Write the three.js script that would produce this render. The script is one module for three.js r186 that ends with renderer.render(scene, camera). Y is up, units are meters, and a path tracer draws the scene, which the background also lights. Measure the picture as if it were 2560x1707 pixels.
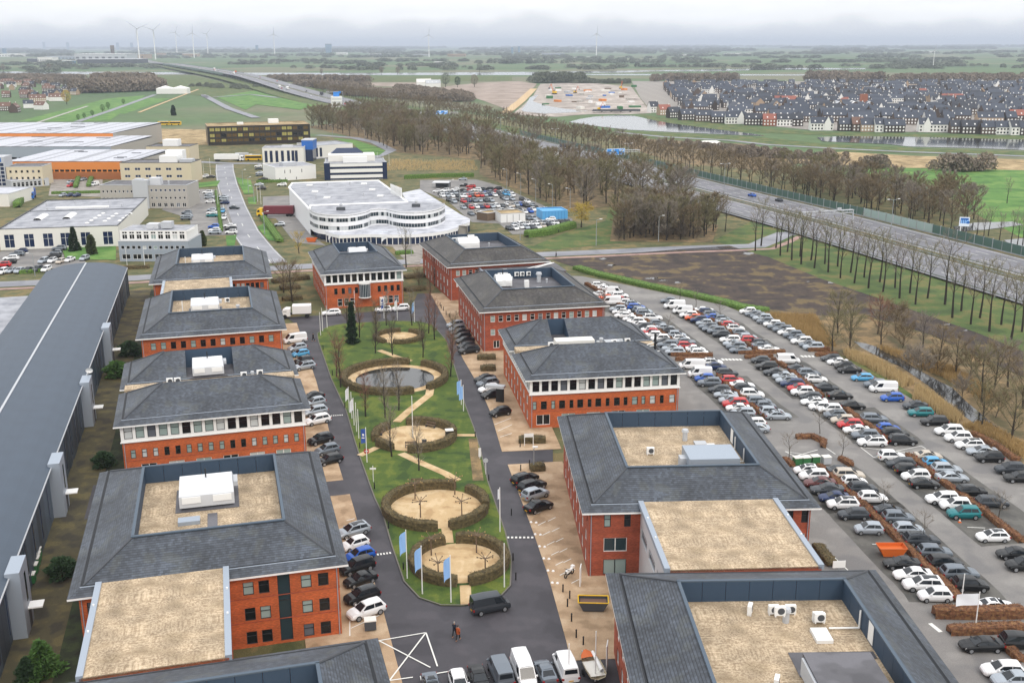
import * as THREE from 'three';
import { mergeGeometries } from 'three/addons/utils/BufferGeometryUtils.js';
import { ImprovedNoise } from 'three/addons/math/ImprovedNoise.js';

// ---------------------------------------------------------------- camera, sky, sun, exposure
const scene = new THREE.Scene();
const FPX = 2667, CAM_H = 62;
const camera = new THREE.PerspectiveCamera(2 * Math.atan(853.5 / FPX) * 180 / Math.PI, 1024 / 682, 1, 90000);
camera.position.set(0, CAM_H, 0);
camera.rotation.order = 'YXZ';
camera.rotation.set(-Math.atan(743.5 / FPX), 0, -0.18 * Math.PI / 180);
camera.updateMatrixWorld();
const renderer = new THREE.WebGLRenderer();
renderer.toneMapping = THREE.LinearToneMapping;
renderer.toneMappingExposure = 0.87;
renderer.shadowMap.enabled = true;

const perlin = new ImprovedNoise();
const nz = (x, y, z = 0) => perlin.noise(x + 311.7, y + 127.3, z + 17.1);
const fbm = (x, y, o = 4) => { let s = 0, a = 0.5; for (let i = 0; i < o; i++) { s += a * nz(x, y, i * 7.3); x *= 2.03; y *= 2.03; a *= 0.5; } return s; };
const sstep = (a, b, x) => { const t = Math.min(1, Math.max(0, (x - a) / (b - a))); return t * t * (3 - 2 * t); };
const lin = c => c <= 0.04045 ? c / 12.92 : Math.pow((c + 0.055) / 1.055, 2.4);
let seedV = 12345;
const reseed = s => { seedV = s; };
const rnd = () => { seedV = (seedV * 1664525 + 1013904223) >>> 0; return seedV / 4294967296; };
const rr = (a, b) => a + (b - a) * rnd();

{ // overcast sky: a grey-blue cloud bank low over the horizon, thin bright cloud above
  const W = 4096, H = 2048, d = new Float32Array(W * H * 4);
  for (let j = 0; j < H; j++) {
    const el = ((j + 0.5) / H - 0.5) * 180;
    for (let i = 0; i < W; i++) {
      const az = ((i + 0.5) / W) * 360, k = (j * W + i) * 4;
      let r, g, b;
      if (el < -0.5) { r = 0.5; g = 0.52; b = 0.54; }
      else if (el < 14) {
        const a = az * Math.PI / 180, cx = Math.cos(a) * 16, cy = Math.sin(a) * 16;
        const edge = 1.15 + 0.75 * fbm(cx * 0.35, cy * 0.35 + 3, 3) + 0.55 * nz(cx * 1.3, cy * 1.3, 2.2) + 0.22 * nz(cx * 4.1, cy * 4.1, el * 1.2);
        const up = sstep(edge - 0.4, edge + 0.35, el);
        const streak = fbm(cx * 0.7, cy * 0.7 + el * 2.4, 4) + 0.5 * nz(cx * 2.2, el * 3.1, cy * 2.2);
        const lo = [1.04, 1.06, 1.09], k2 = 1 + Math.max(0, Math.sin((el - 2) * 0.01745)), hi = [1.32 * k2, 1.33 * k2, 1.34 * k2];
        const hz = sstep(0.9, 0, el) * 0.02;
        const v = 1 + 0.09 * streak * up + 0.035 * streak * (1 - up);
        r = (lo[0] + (hi[0] - lo[0]) * up - hz) * v; g = (lo[1] + (hi[1] - lo[1]) * up - hz * 0.6) * v; b = (lo[2] + (hi[2] - lo[2]) * up) * v;
      } else { const t = sstep(14, 40, el), v = 1 + Math.sin((el - 2) * 0.01745); r = (1.32 - 0.3 * t) * v; g = (1.33 - 0.3 * t) * v; b = (1.34 - 0.28 * t) * v; }
      d[k] = r; d[k + 1] = g; d[k + 2] = b; d[k + 3] = 1;
    }
  }
  const t = new THREE.DataTexture(d, W, H, THREE.RGBAFormat, THREE.FloatType);
  t.mapping = THREE.EquirectangularReflectionMapping; t.magFilter = t.minFilter = THREE.LinearFilter; t.needsUpdate = true;
  scene.background = t; scene.environment = t;
}
const sun = new THREE.DirectionalLight(0xfff4e6, 1.5);
sun.position.set(140, 300, 150); sun.target.position.set(0, 0, -150); scene.add(sun, sun.target);
sun.castShadow = true; sun.shadow.radius = 45;
Object.assign(sun.shadow.camera, { left: -400, right: 400, top: 400, bottom: -400, far: 1500 });

// ---------------------------------------------------------------- places: points of the ground seen through the survey grid of the view
const V = (x, y, z) => new THREE.Vector3(x, y, z);
function P(px, py, h = 0) {
  const v = V((px - 1280) / FPX, (853.5 - py) / FPX, -1).applyQuaternion(camera.quaternion);
  return v.multiplyScalar((h - CAM_H) / v.y).add(camera.position);
}
const D = (x, y, h = 0) => P(x * 1.08844, y * 1.08844, h);
const T = (c, r, x, y, h = 0) => P(640 * c + x / 3.672, [0, 427, 854, 1280][r] + y / 3.672, h);
const frame = (x0, y0, s) => (x, y, h = 0) => P(x0 + x / s, y0 + y / s, h);

// ---------------------------------------------------------------- textures and materials
function tex(n, L, f, srgb = true) {
  const d = new Uint8Array(n * n * 4);
  for (let j = 0; j < n; j++) for (let i = 0; i < n; i++) { const c = f(i / n, j / n, i, j), k = (j * n + i) * 4; for (let q = 0; q < 3; q++) d[k + q] = Math.max(0, Math.min(255, c[q] * 255)); d[k + 3] = 255; }
  const t = new THREE.DataTexture(d, n, n); t.wrapS = t.wrapT = THREE.RepeatWrapping; t.magFilter = THREE.LinearFilter;
  if (srgb) t.colorSpace = THREE.SRGBColorSpace;
  t.repeat.set(1 / L, 1 / L); t.needsUpdate = true; return t;
}
// tileable noise
const tn = (u, v, f, s = 0) => { const a = u * 2 * Math.PI, b = v * 2 * Math.PI, r = f / 6.283; return perlin.noise(Math.cos(a) * r + s * 3.1 + 50, Math.sin(a) * r + 70 + s, Math.cos(b) * r + 90) * 0.7 + perlin.noise(Math.sin(b) * r + 20 + s, Math.cos(a) * r + 31, Math.cos(b) * r + 10 + s * 2) * 0.7; };
const mixc = (a, b, t) => a.map((x, i) => x + (b[i] - x) * t);
const rgb = h => [(h >> 16 & 255) / 255, (h >> 8 & 255) / 255, (h & 255) / 255];
const speck = (base, amp, patchA, patchB, pf, L, n = 512) => { reseed(n + base * 7 + L); const A = rgb(base), B = rgb(patchA), C = rgb(patchB);
  return tex(n, L, (u, v) => { const p = tn(u, v, pf, 1), q = tn(u, v, pf * 3.3, 5), w = (rnd() - 0.5) * amp; let c = mixc(A, B, sstep(0.05, 0.45, p + q * 0.4)); c = mixc(c, C, sstep(0.05, 0.5, -p + q * 0.4)); return c.map(x => x * (1 + w)); }); };
const MATS = {};
function M(name, o = {}) { if (!MATS[name]) { const m = new THREE.MeshStandardMaterial({ roughness: 0.85, side: THREE.DoubleSide, ...o }); m.name = name; MATS[name] = m; } return MATS[name]; }
const hx = (name, hex, rough = 0.8, o = {}) => M(name, { color: hex, roughness: rough, ...o });

const slateTex = (base, L = 14.4) => { reseed(base); const n = 1024, rows = 48, cols = 42, tone = []; for (let i = 0; i < rows * cols; i++) tone.push(rr(0.84, 1.14)); const A = rgb(base), mossC = rgb(0x5c5a48), pale = rgb(0x7c828a);
  return tex(n, L, (u, v) => { const r = Math.floor(v * rows), fr = v * rows - r, uu = (u * cols + (r % 2) * 0.5) % cols, c = Math.floor(uu), fc = uu - c; let m = tone[r * cols + c]; if (fr < 0.16) m *= 0.62; if (fc < 0.06) m *= 0.8; const st = tn(u, v, 5, 3) + 0.6 * tn(u * 3 % 1, v, 9, 7), mo = tn(u, v, 12, 11); m *= 1 + 0.2 * st + (rnd() - 0.5) * 0.14; let col = A.map(x => x * m); col = mixc(col, mossC, 0.2 * sstep(0.18, 0.5, mo + 0.3 * st)); return mixc(col, pale, 0.18 * sstep(0.2, 0.5, -mo + 0.25 * tn(u, v, 30, 2))); }); };
const slateBump = (() => { const n = 256, rows = 16; return tex(n, 4.8, (u, v) => { const fr = (v * rows) % 1; const g = 1 - fr; return [g, g, g]; }, false); })();
const brickTex = base => { reseed(base); const n = 512, rows = 32, cols = 10, tone = []; for (let i = 0; i < rows * cols; i++) tone.push(rr(0.88, 1.1)); const A = rgb(base), Mo = rgb(0xa08c7c);
  return tex(n, 2.6, (u, v) => { const r = Math.floor(v * rows), fr = v * rows - r, uu = (u * cols + (r % 2) * 0.5) % cols, c = Math.floor(uu), fc = uu - c; let col = A.map(x => x * tone[r * cols + c]); if (fr < 0.13 || fc < 0.05) col = mixc(col, Mo, 0.35); const w = 1 + 0.12 * tn(u, v, 3, 8) + (rnd() - 0.5) * 0.08; return col.map(x => x * w); }); };

M('brick', { map: brickTex(0xb2562a), roughness: 0.9 });
M('brick_red', { map: brickTex(0x9a4830), roughness: 0.9 });
M('slate', { map: slateTex(0x444a53), bumpMap: slateBump, bumpScale: 0.025, roughness: 0.6 });
M('slate_brown', { map: slateTex(0x454240), bumpMap: slateBump, bumpScale: 0.02, roughness: 0.62 });
M('roof_gravel', { map: (() => { reseed(77); const A = rgb(0xae9a7f), B = rgb(0x8b7861), C = rgb(0xc9b69b), K = rgb(0x62543f); const tones = [A, A, B, C, C, mixc(A, C, 0.5), K]; return tex(1024, 13, (u, v) => { const c = tones[Math.floor(rnd() * 7)]; const p = tn(u, v, 70, 4) + 0.6 * tn(u, v, 160, 9), q = tn(u, v, 9, 2); return mixc(c, p > 0 ? C : B, Math.min(0.8, Math.abs(p) * 1.6)).map(x => x * (1 + 0.16 * q)).map((x, i) => x + ([0.34, 0.29, 0.2][i] - x) * 0.22 * sstep(0.22, 0.5, tn(u, v, 6, 14) + 0.35 * p)); }); })(), roughness: 1 });
M('asphalt_dark', { map: speck(0x403e43, 0.14, 0x49464b, 0x38363b, 7, 24), roughness: 0.72 });
M('asphalt', { map: speck(0x7a7774, 0.12, 0x86837f, 0x6d6b6a, 6, 30), roughness: 0.78 });
M('asphalt_bay', { map: speck(0x565450, 0.16, 0x615f5a, 0x4a4946, 8, 16), roughness: 0.85 });
M('asphalt_road', { map: speck(0x828389, 0.1, 0x8e8f96, 0x74757c, 5, 40), roughness: 0.62 });
M('motorway', { map: speck(0x65656b, 0.1, 0x73717a, 0x5b5a60, 5, 50), roughness: 0.5 });
M('paving_beige', { map: speck(0xa98f72, 0.16, 0xb79f83, 0x91795e, 8, 18), roughness: 0.9 });
M('paving_grey', { map: speck(0x8b857e, 0.15, 0x9a938b, 0x78726b, 8, 18), roughness: 0.9 });
M('paving_red', { map: speck(0x9c8078, 0.12, 0xa88c82, 0x8d7269, 6, 20), roughness: 0.9 });
M('sand', { map: speck(0xbfa47c, 0.14, 0xcab28d, 0xad9069, 9, 14), roughness: 1 });
M('lawn', { map: speck(0x46591f, 0.4, 0x5c6826, 0x33481b, 9, 20), roughness: 1 });
M('grass', { map: speck(0x4c5e2c, 0.32, 0x676538, 0x3c4f25, 8, 40), roughness: 1 });
M('grass_bright', { map: speck(0x507832, 0.25, 0x688740, 0x42692a, 8, 60), roughness: 1 });
M('grass_dull', { map: speck(0x5c5c3b, 0.34, 0x756843, 0x474d2c, 9, 30), roughness: 1 });
M('scrub', { map: speck(0x6d5d42, 0.4, 0x8a7350, 0x514a30, 10, 26), roughness: 1 });
M('moss_path', { map: speck(0x4c4733, 0.3, 0x5d5538, 0x3c382e, 7, 16), roughness: 1 });
M('dark_soil', { map: speck(0x29301f, 0.5, 0x343d22, 0x202217, 8, 12), roughness: 1 });
M('dirt', { map: speck(0x41362f, 0.45, 0x635438, 0x2f2724, 11, 42), roughness: 0.95 });
M('farm_soil', { map: speck(0x95867a, 0.2, 0xa5958a, 0x85776a, 6, 150), roughness: 1 });
M('site_sand', { map: speck(0x9c9289, 0.3, 0xb5aba2, 0x7d736a, 9, 120), roughness: 1 });
M('reed_field', { map: speck(0x9a8560, 0.35, 0xb09a74, 0x7c6b48, 10, 50), roughness: 1 });
M('field_far', { map: speck(0x50673e, 0.14, 0x6c6c52, 0x435b36, 9, 2600), roughness: 1 });
M('felt_roof', { map: speck(0x8d8f96, 0.1, 0x9fa1a8, 0x777a83, 8, 22), roughness: 0.5 });
M('felt_dark', { map: speck(0x57565a, 0.1, 0x66656a, 0x4a494d, 8, 22), roughness: 0.65 });
M('felt_light', { map: speck(0xb6b8c0, 0.08, 0xc6c8d0, 0x9fa2ab, 8, 22), roughness: 0.5 });
M('metal_roof', { map: (() => tex(256, 6, (u, v) => { const s = (v * 24) % 1, c = rgb(0x43505f); const m = (s < 0.3 ? 0.84 : 1) * (1 + 0.05 * tn(u, v, 3, 2)); return c.map(x => x * m); }))(), roughness: 0.55, metalness: 0.15 });
M('water', { color: 0x2a2c2e, roughness: 0.06, metalness: 0 });
M('water_far', { color: 0x2f3538, roughness: 0.08, metalness: 0 });
hx('white', 0xe6e6e4, 0.6); hx('white_metal', 0xc6c8cb, 0.45); hx('offwhite', 0xcfc9ba, 0.8); hx('cream', 0xc8bda4, 0.85); hx('concrete', 0xa7a39c, 0.9); hx('light_grey', 0xb4b7bb, 0.6);
hx('zinc', 0x9aa4b0, 0.5, { metalness: 0.2 }); hx('blue_wall', 0x2f4358, 0.65); hx('gutter', 0x23262b, 0.7); hx('dark_grey', 0x45484d, 0.7); hx('black', 0x17181a, 0.6); hx('orange_wall', 0xd0813e, 0.85); hx('brown_wall', 0x9a6038, 0.9);
hx('glass_dark', 0x14181c, 0.08); hx('glass_blue', 0x1d2c4a, 0.08); hx('glass_teal', 0x2b3b42, 0.08); hx('blind', 0x93a5a2, 0.4); hx('blind_white', 0xc3c8c8, 0.4); hx('blind_grey', 0x5c626b, 0.4); hx('glass_gold', 0x5e4a22, 0.15); hx('glass_lit', 0xa49c58, 0.3);
hx('frame_dark', 0x2b2d30, 0.6); hx('hedge', 0x4d452c, 1, { map: speck(0x584e35, 0.5, 0x675a3c, 0x433c29, 12, 4, 256) }); hx('hedge_green', 0x4d6430, 1, { map: speck(0x54702f, 0.5, 0x688340, 0x3c5422, 12, 4, 256) }); hx('hedge_beech', 0x784a2c, 1, { map: speck(0x6e4a33, 0.55, 0x83613f, 0x523a27, 12, 4, 256) });
MATS.hedge.color.set(0xffffff); MATS.hedge_green.color.set(0xffffff); MATS.hedge_beech.color.set(0xffffff);
hx('bark', 0x3f382f, 1); hx('bark_dark', 0x2f2a24, 1); hx("twig", 0x75674f, 1); hx("twig_olive", 0x767052, 1); hx('twig_red', 0x7f5a4a, 1); hx('twig_gold', 0xb09a4a, 1); hx('twig_grey', 0x82796d, 1); hx('twig_dark', 0x574e43, 1);
hx('needle', 0x243a20, 1); hx('needle_olive', 0x45502a, 1); hx('leaf_dark', 0x2b4426, 0.8); hx('leaf_mid', 0x47692f, 0.8); hx('reed', 0xa88d5e, 1); hx('reed_pale', 0xbba478, 1);
hx('steel', 0x9ea3a6, 0.5, { metalness: 0.4 }); hx('tyre', 0x151517, 0.9); hx('rim', 0x9c9fa3, 0.4, { metalness: 0.6 }); hx('lamp_lens', 0xd9d9d6, 0.2); hx('tail_lens', 0x8e1612, 0.3); hx('plate', 0xd8a51c, 0.5);
hx('orange', 0xc9611f, 0.6); hx('yellow', 0xe0b416, 0.5); hx('blue', 0x1f63b4, 0.5); hx('sign_blue', 0x2a7fd0, 0.4); hx('sky_blue', 0x58a4d8, 0.5); hx('green', 0x2f6b3c, 0.6); hx('maroon', 0x6a2630, 0.7); hx('red', 0xb0291f, 0.5);
hx('roof_navy', 0x343b48, 0.6); hx('roof_navy_b', 0x3e4552, 0.6); hx('roof_black', 0x2b2f38, 0.6); hx('roof_red', 0x8e5546, 0.7); hx('roof_brown', 0x6d5347, 0.8); hx('wall_brown', 0x55483f, 0.9); hx('wall_dark', 0x3e3733, 0.9); hx('wall_white', 0xe2e1dd, 0.8); hx('wall_sand', 0xa58f78, 0.9); hx('wall_red', 0x8e5a44, 0.9); hx('noise_panel', 0x4f6a62, 0.35); hx('noise_pale', 0x9fb2ae, 0.4);
hx('marking', 0xdcdcd6, 0.7); hx('far_blue', 0x5f7f98, 0.5); hx('skin', 0xb48a72, 0.7); hx('navy_cloth', 0x1b2230, 0.9); hx('rust_cloth', 0x9a4a24, 0.9); hx('black_cloth', 0x16161a, 0.9); hx('flag_blue', 0x8fb8e8, 0.7); hx('flag_white', 0xe3e6ea, 0.7); hx('flag_navy', 0x3556a0, 0.7); hx('wood', 0x6b5a49, 0.9); hx('crown_far', 0x6a7060, 1); hx('crown_far_b', 0x84796b, 1); hx('puddle', 0x2b2723, 0.03);

// ---------------------------------------------------------------- geometry collector
class MB {
  constructor() { this.p = []; this.n = []; this.u = []; }
  tri(a, b, c, ua, ub, uc) {
    const x1 = b[0] - a[0], y1 = b[1] - a[1], z1 = b[2] - a[2], x2 = c[0] - a[0], y2 = c[1] - a[1], z2 = c[2] - a[2];
    let nx = y1 * z2 - z1 * y2, ny = z1 * x2 - x1 * z2, nzz = x1 * y2 - y1 * x2; const l = Math.hypot(nx, ny, nzz) || 1; nx /= l; ny /= l; nzz /= l;
    if (!ua) { const f = Math.abs(ny) > 0.7 ? q => [q[0], q[2]] : Math.abs(nx) > Math.abs(nzz) ? q => [q[2], q[1]] : q => [q[0], q[1]]; ua = f(a); ub = f(b); uc = f(c); }
    this.p.push(...a, ...b, ...c); this.n.push(nx, ny, nzz, nx, ny, nzz, nx, ny, nzz); this.u.push(...ua, ...ub, ...uc); return this;
  }
  quad(a, b, c, d, uv) { if (uv) { this.tri(a, b, c, uv[0], uv[1], uv[2]); this.tri(a, c, d, uv[0], uv[2], uv[3]); } else { this.tri(a, b, c); this.tri(a, c, d); } return this; }
  slope(a, b, c, d) { // a->b along the eave, d->c along the ridge; uv along the eave and up the slope
    const A = V(...a), B = V(...b), e = B.clone().sub(A).normalize(), s = V(...d).sub(A); s.addScaledVector(e, -s.dot(e)); s.normalize();
    const f = q => { const w = V(...q).sub(A); return [w.dot(e), w.dot(s)]; };
    return this.quad(a, b, c, d, [f(a), f(b), f(c), f(d)]);
  }
  box(x0, x1, y0, y1, z0, z1, bottom = true) {
    const A = [x0, y0, z0], B = [x1, y0, z0], C = [x1, y0, z1], Dd = [x0, y0, z1], E = [x0, y1, z0], F = [x1, y1, z0], G = [x1, y1, z1], H = [x0, y1, z1];
    this.quad(Dd, C, G, H); this.quad(B, A, E, F); this.quad(C, B, F, G); this.quad(A, Dd, H, E); this.quad(H, G, F, E); if (bottom) this.quad(A, B, C, Dd); return this;
  }
  prism(poly, y0, y1, bottom = false) { // poly [[x,z]..]
    const pts = poly.map(q => new THREE.Vector2(q[0], -q[1])); let pl = poly; if (THREE.ShapeUtils.area(pts) < 0) { pts.reverse(); pl = [...poly].reverse(); }
    for (const [a, b, c] of THREE.ShapeUtils.triangulateShape(pts, [])) { this.tri([pl[a][0], y1, pl[a][1]], [pl[b][0], y1, pl[b][1]], [pl[c][0], y1, pl[c][1]]); if (bottom) this.tri([pl[a][0], y0, pl[a][1]], [pl[c][0], y0, pl[c][1]], [pl[b][0], y0, pl[b][1]]); }
    let d = 0; if (y1 > y0) for (let i = 0; i < pl.length; i++) { const q = pl[i], w = pl[(i + 1) % pl.length], L = Math.hypot(w[0] - q[0], w[1] - q[1]); this.quad([q[0], y0, q[1]], [w[0], y0, w[1]], [w[0], y1, w[1]], [q[0], y1, q[1]], [[d, y0], [d + L, y0], [d + L, y1], [d, y1]]); d += L; }
    return this;
  }
  bar(a, b, r0, r1 = r0, seg = 6, cap = true) {
    const A = V(...a), B = V(...b), dd = B.clone().sub(A).normalize(), ref = Math.abs(dd.y) > 0.9 ? V(1, 0, 0) : V(0, 1, 0), e = ref.cross(dd).normalize(), f = dd.clone().cross(e);
    const ring = (C, r) => { const o = []; for (let i = 0; i < seg; i++) { const t = i / seg * 6.28319; o.push(C.clone().addScaledVector(e, Math.cos(t) * r).addScaledVector(f, Math.sin(t) * r).toArray()); } return o; };
    const R = ring(A, r0), S = r1 > 0.0005 ? ring(B, r1) : null, tip = B.toArray();
    for (let i = 0; i < seg; i++) { const j = (i + 1) % seg; if (S) this.quad(R[i], R[j], S[j], S[i]); else this.tri(R[i], R[j], tip); }
    if (cap && S) for (let i = 1; i < seg - 1; i++) this.tri(S[0], S[i], S[i + 1]);
    return this;
  }
  ribbon(a, b, w, up = [0, 1, 0]) { const A = V(...a), B = V(...b), s = B.clone().sub(A).cross(V(...up)); if (s.lengthSq() < 1e-8) s.set(1, 0, 0); s.setLength(w / 2); this.tri(A.clone().sub(s).toArray(), A.clone().add(s).toArray(), b); return this; }
  geo() { const g = new THREE.BufferGeometry(); g.setAttribute('position', new THREE.Float32BufferAttribute(this.p, 3)); g.setAttribute('normal', new THREE.Float32BufferAttribute(this.n, 3)); g.setAttribute('uv', new THREE.Float32BufferAttribute(this.u, 2)); return g; }
  build(name, mat, parent) { return mesh(name, this.geo(), mat, parent); }
}
const used = {};
const numbered = n => { if (!used[n]) { used[n] = 1; return n; } return `${n}_${String(used[n]++).padStart(3, '0')}`; };
function mesh(name, g, mat, parent) { const m = new THREE.Mesh(g, typeof mat === 'string' ? MATS[mat] : mat); m.castShadow = m.receiveShadow = true; if (parent) { m.name = name; parent.add(m); } else { m.name = numbered(name); scene.add(m); } return m; }
const tag = (o, label, category, group, kind) => { Object.assign(o.userData, { label, category }); if (group) o.userData.group = group; if (kind) o.userData.kind = kind; return o; };
function thing(name, label, category, pos, turn = 0, group) { const g = new THREE.Group(); g.name = numbered(name); scene.add(g); g.position.copy(pos); g.rotation.y = turn; return tag(g, label, category, group); }
function copy(o, pos, turn = 0, s = 1, label, group) { const c = o.clone(); c.name = numbered(o.name.replace(/_\d{3}$/, '')); scene.add(c); c.position.copy(pos); c.rotation.y = turn; if (Array.isArray(s)) c.scale.set(...s); else c.scale.setScalar(s); c.userData = { ...o.userData }; if (label) c.userData.label = label; if (group) c.userData.group = group; return c; }
const xz = v => [v.x, v.z];
function sheet(name, pts, y, mat, label, category = 'ground') { // pts: Vector3 list
  const m = new MB().prism(pts.map(xz), y, y).build(name, mat); return tag(m, label, category, null, 'structure');
}
const offs = (pts, d) => pts.map((p, i) => { const a = pts[Math.max(0, i - 1)], b = pts[Math.min(pts.length - 1, i + 1)], t = V(b.x - a.x, 0, b.z - a.z).normalize(); return V(p.x - t.z * d, p.y, p.z + t.x * d); });
function ribbonGeo(pts, d0, d1, y, m = new MB()) { const A = offs(pts, d0), B = offs(pts, d1); for (let i = 0; i < pts.length - 1; i++) { const yy = k => (typeof y === 'function' ? y(pts[k], k) : y); m.quad([A[i].x, yy(i), A[i].z], [B[i].x, yy(i), B[i].z], [B[i + 1].x, yy(i + 1), B[i + 1].z], [A[i + 1].x, yy(i + 1), A[i + 1].z]); } return m; }
const road = (name, pts, d0, d1, y, mat, label, category = 'road') => tag(ribbonGeo(pts, d0, d1, y).build(name, mat), label, category, null, 'structure');
const lerpP = (pts, step) => { const o = []; for (let i = 0; i < pts.length - 1; i++) { const n = Math.max(1, Math.round(pts[i].distanceTo(pts[i + 1]) / step)); for (let k = 0; k < n; k++) o.push(pts[i].clone().lerp(pts[i + 1], k / n)); } o.push(pts[pts.length - 1].clone()); return o; };
function inside(p, poly) { let c = false; for (let i = 0, j = poly.length - 1; i < poly.length; j = i++) { const a = poly[i], b = poly[j]; if ((a.z > p.z) !== (b.z > p.z) && p.x < (b.x - a.x) * (p.z - a.z) / (b.z - a.z) + a.x) c = !c; } return c; }
function scatter(poly, n, minD, f) { const x0 = Math.min(...poly.map(p => p.x)), x1 = Math.max(...poly.map(p => p.x)), z0 = Math.min(...poly.map(p => p.z)), z1 = Math.max(...poly.map(p => p.z)), got = []; for (let t = 0; t < n * 40 && got.length < n; t++) { const p = V(rr(x0, x1), 0, rr(z0, z1)); if (!inside(p, poly)) continue; if (got.some(q => Math.hypot(q.x - p.x, q.z - p.z) < minD)) continue; got.push(p); f(p, got.length - 1); } return got; }

// ---------------------------------------------------------------- ground, roads, water
hx('kerb_stone', 0x6b675f, 0.9);
{
  const m = new MB(), R = 70000; m.quad([-R, 0, 300], [R, 0, 300], [R, 0, -R], [-R, 0, -R]);
  tag(m.build('ground', 'field_far'), 'flat green farmland reaching to the hazy horizon', 'ground', null, 'structure');
}
const near = [V(-420, 0, 60), V(300, 0, 60), V(300, 0, -180), V(170, 0, -330), V(60, 0, -560), V(-60, 0, -760), V(-420, 0, -760)];
sheet('site_ground', near, 0.03, 'grass_dull', 'dull grass and soil between the office blocks and roads');
// motorway
const HW = [V(186, 0, -120), V(152, 0, -232), V(111, 0, -374), V(86, 0, -448), V(56, 0, -543), V(9, 0, -681), V(-34, 0, -810), V(-124, 0, -1077), V(-189, 0, -1213), V(-277, 0, -1435), V(-490, 0, -2004), V(-640, 0, -2380), V(-900, 0, -3000), V(-1180, 0, -3700), V(-1500, 0, -4500)];
const hwPts = lerpP(HW, 40);
const hwRise = p => 0.6 + 9 * sstep(-1100, -2000, p.z) - 7 * sstep(-3100, -3900, p.z);
{ // the deck keeps the lens survey line: its far edge lies 22 m to the east
  const w = 20.5;
  road('embankment', hwPts.filter(p => p.z < -700), -w - 22, w + 22, p => Math.max(0.25, hwRise(p) * 0.35), 'grass', 'grass embankment carrying the motorway to the river bridge', 'embankment');
  road('motorway', hwPts, -w, w, p => hwRise(p), 'motorway', 'wide grey multi-lane motorway running towards the river', 'road');
  const mk = new MB(), md = new MB();
  for (const o of [-19, -3.2, 3.2, 19]) ribbonGeo(hwPts, o - 0.14, o + 0.14, p => hwRise(p) + 0.03, mk);
  const dash = lerpP(HW, 6); for (const o of [-15.2, -11.3, -7.3, 7.3, 11.3, 15.2]) { const A = offs(dash, o - 0.11), B = offs(dash, o + 0.11); for (let i = 0; i < dash.length - 1 && dash[i].z > -1300; i += 2) { const y = hwRise(dash[i]) + 0.035, y2 = hwRise(dash[i + 1]) + 0.035; mk.quad([B[i].x, y, B[i].z], [A[i].x, y, A[i].z], [A[i + 1].x, y2, A[i + 1].z], [B[i + 1].x, y2, B[i + 1].z]); } }
  tag(mk.build('lane_marking', 'marking'), 'white lane lines painted on the motorway', 'road marking', null, 'structure');
  ribbonGeo(hwPts, -2, 2, p => hwRise(p) + 0.06, md);
  tag(md.build('median', 'grass_dull'), 'narrow dull grass strip between the motorway carriageways', 'median', null, 'structure');
  for (const o of [-2.2, 2.2, -20.8, 20.8]) { const g = new MB(), A = offs(hwPts, o); for (let i = 0; i < A.length - 1 && A[i].z > -2100; i++) { const y = hwRise(A[i]); g.quad([A[i].x, y + 0.45, A[i].z], [A[i + 1].x, y + 0.45, A[i + 1].z], [A[i + 1].x, y + 0.8, A[i + 1].z], [A[i].x, y + 0.8, A[i].z]); g.box(A[i].x - 0.08, A[i].x + 0.08, 0, y + 0.5, A[i].z - 0.08, A[i].z + 0.08); }
    tag(g.build('guard_rail', 'steel'), ['steel guard rail along the western side of the median', 'steel guard rail along the eastern side of the median', 'steel guard rail on the office park side of the motorway', 'steel guard rail on the new estate side of the motorway'][[-2.2, 2.2, -20.8, 20.8].indexOf(o)], 'guard rail'); }
}
const hwX = z => { for (let i = 0; i < HW.length - 1; i++) if (z <= HW[i].z && z >= HW[i + 1].z) return HW[i].x + (HW[i + 1].x - HW[i].x) * (z - HW[i].z) / (HW[i + 1].z - HW[i].z); return HW[0].x; };
// grass verge with the tree rows on the office side, and the muddy field
sheet('verge', [V(hwX(-380) - 21, 0, -385), V(hwX(-240) - 21, 0, -240), V(hwX(-125) - 21, 0, -125), V(122, 0, -125), V(106, 0, -210), V(80, 0, -300), V(66, 0, -344)], 0.08, 'grass', 'green verge under the rows of bare trees beside the motorway', 'verge');
sheet('mud_field', [T(2, 1, 370, 820), T(2, 1, 900, 775), T(2, 1, 1500, 725), T(2, 1, 2000, 690), T(2, 1, 2300, 780), T(3, 1, 0, 790), T(3, 1, 470, 985), T(3, 1, 1200, 1235), T(3, 1, 1900, 1480), T(3, 1, 2350, 1660), T(3, 2, 2350, 330), T(3, 2, 1500, -60), T(3, 1, 900, 1330), T(3, 1, 450, 1330), T(3, 1, 0, 1270), T(2, 1, 1970, 1215), T(2, 1, 1000, 985), T(2, 1, 560, 880)], 0.1, 'dirt', 'dark churned mud field with puddles', 'field');
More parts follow.
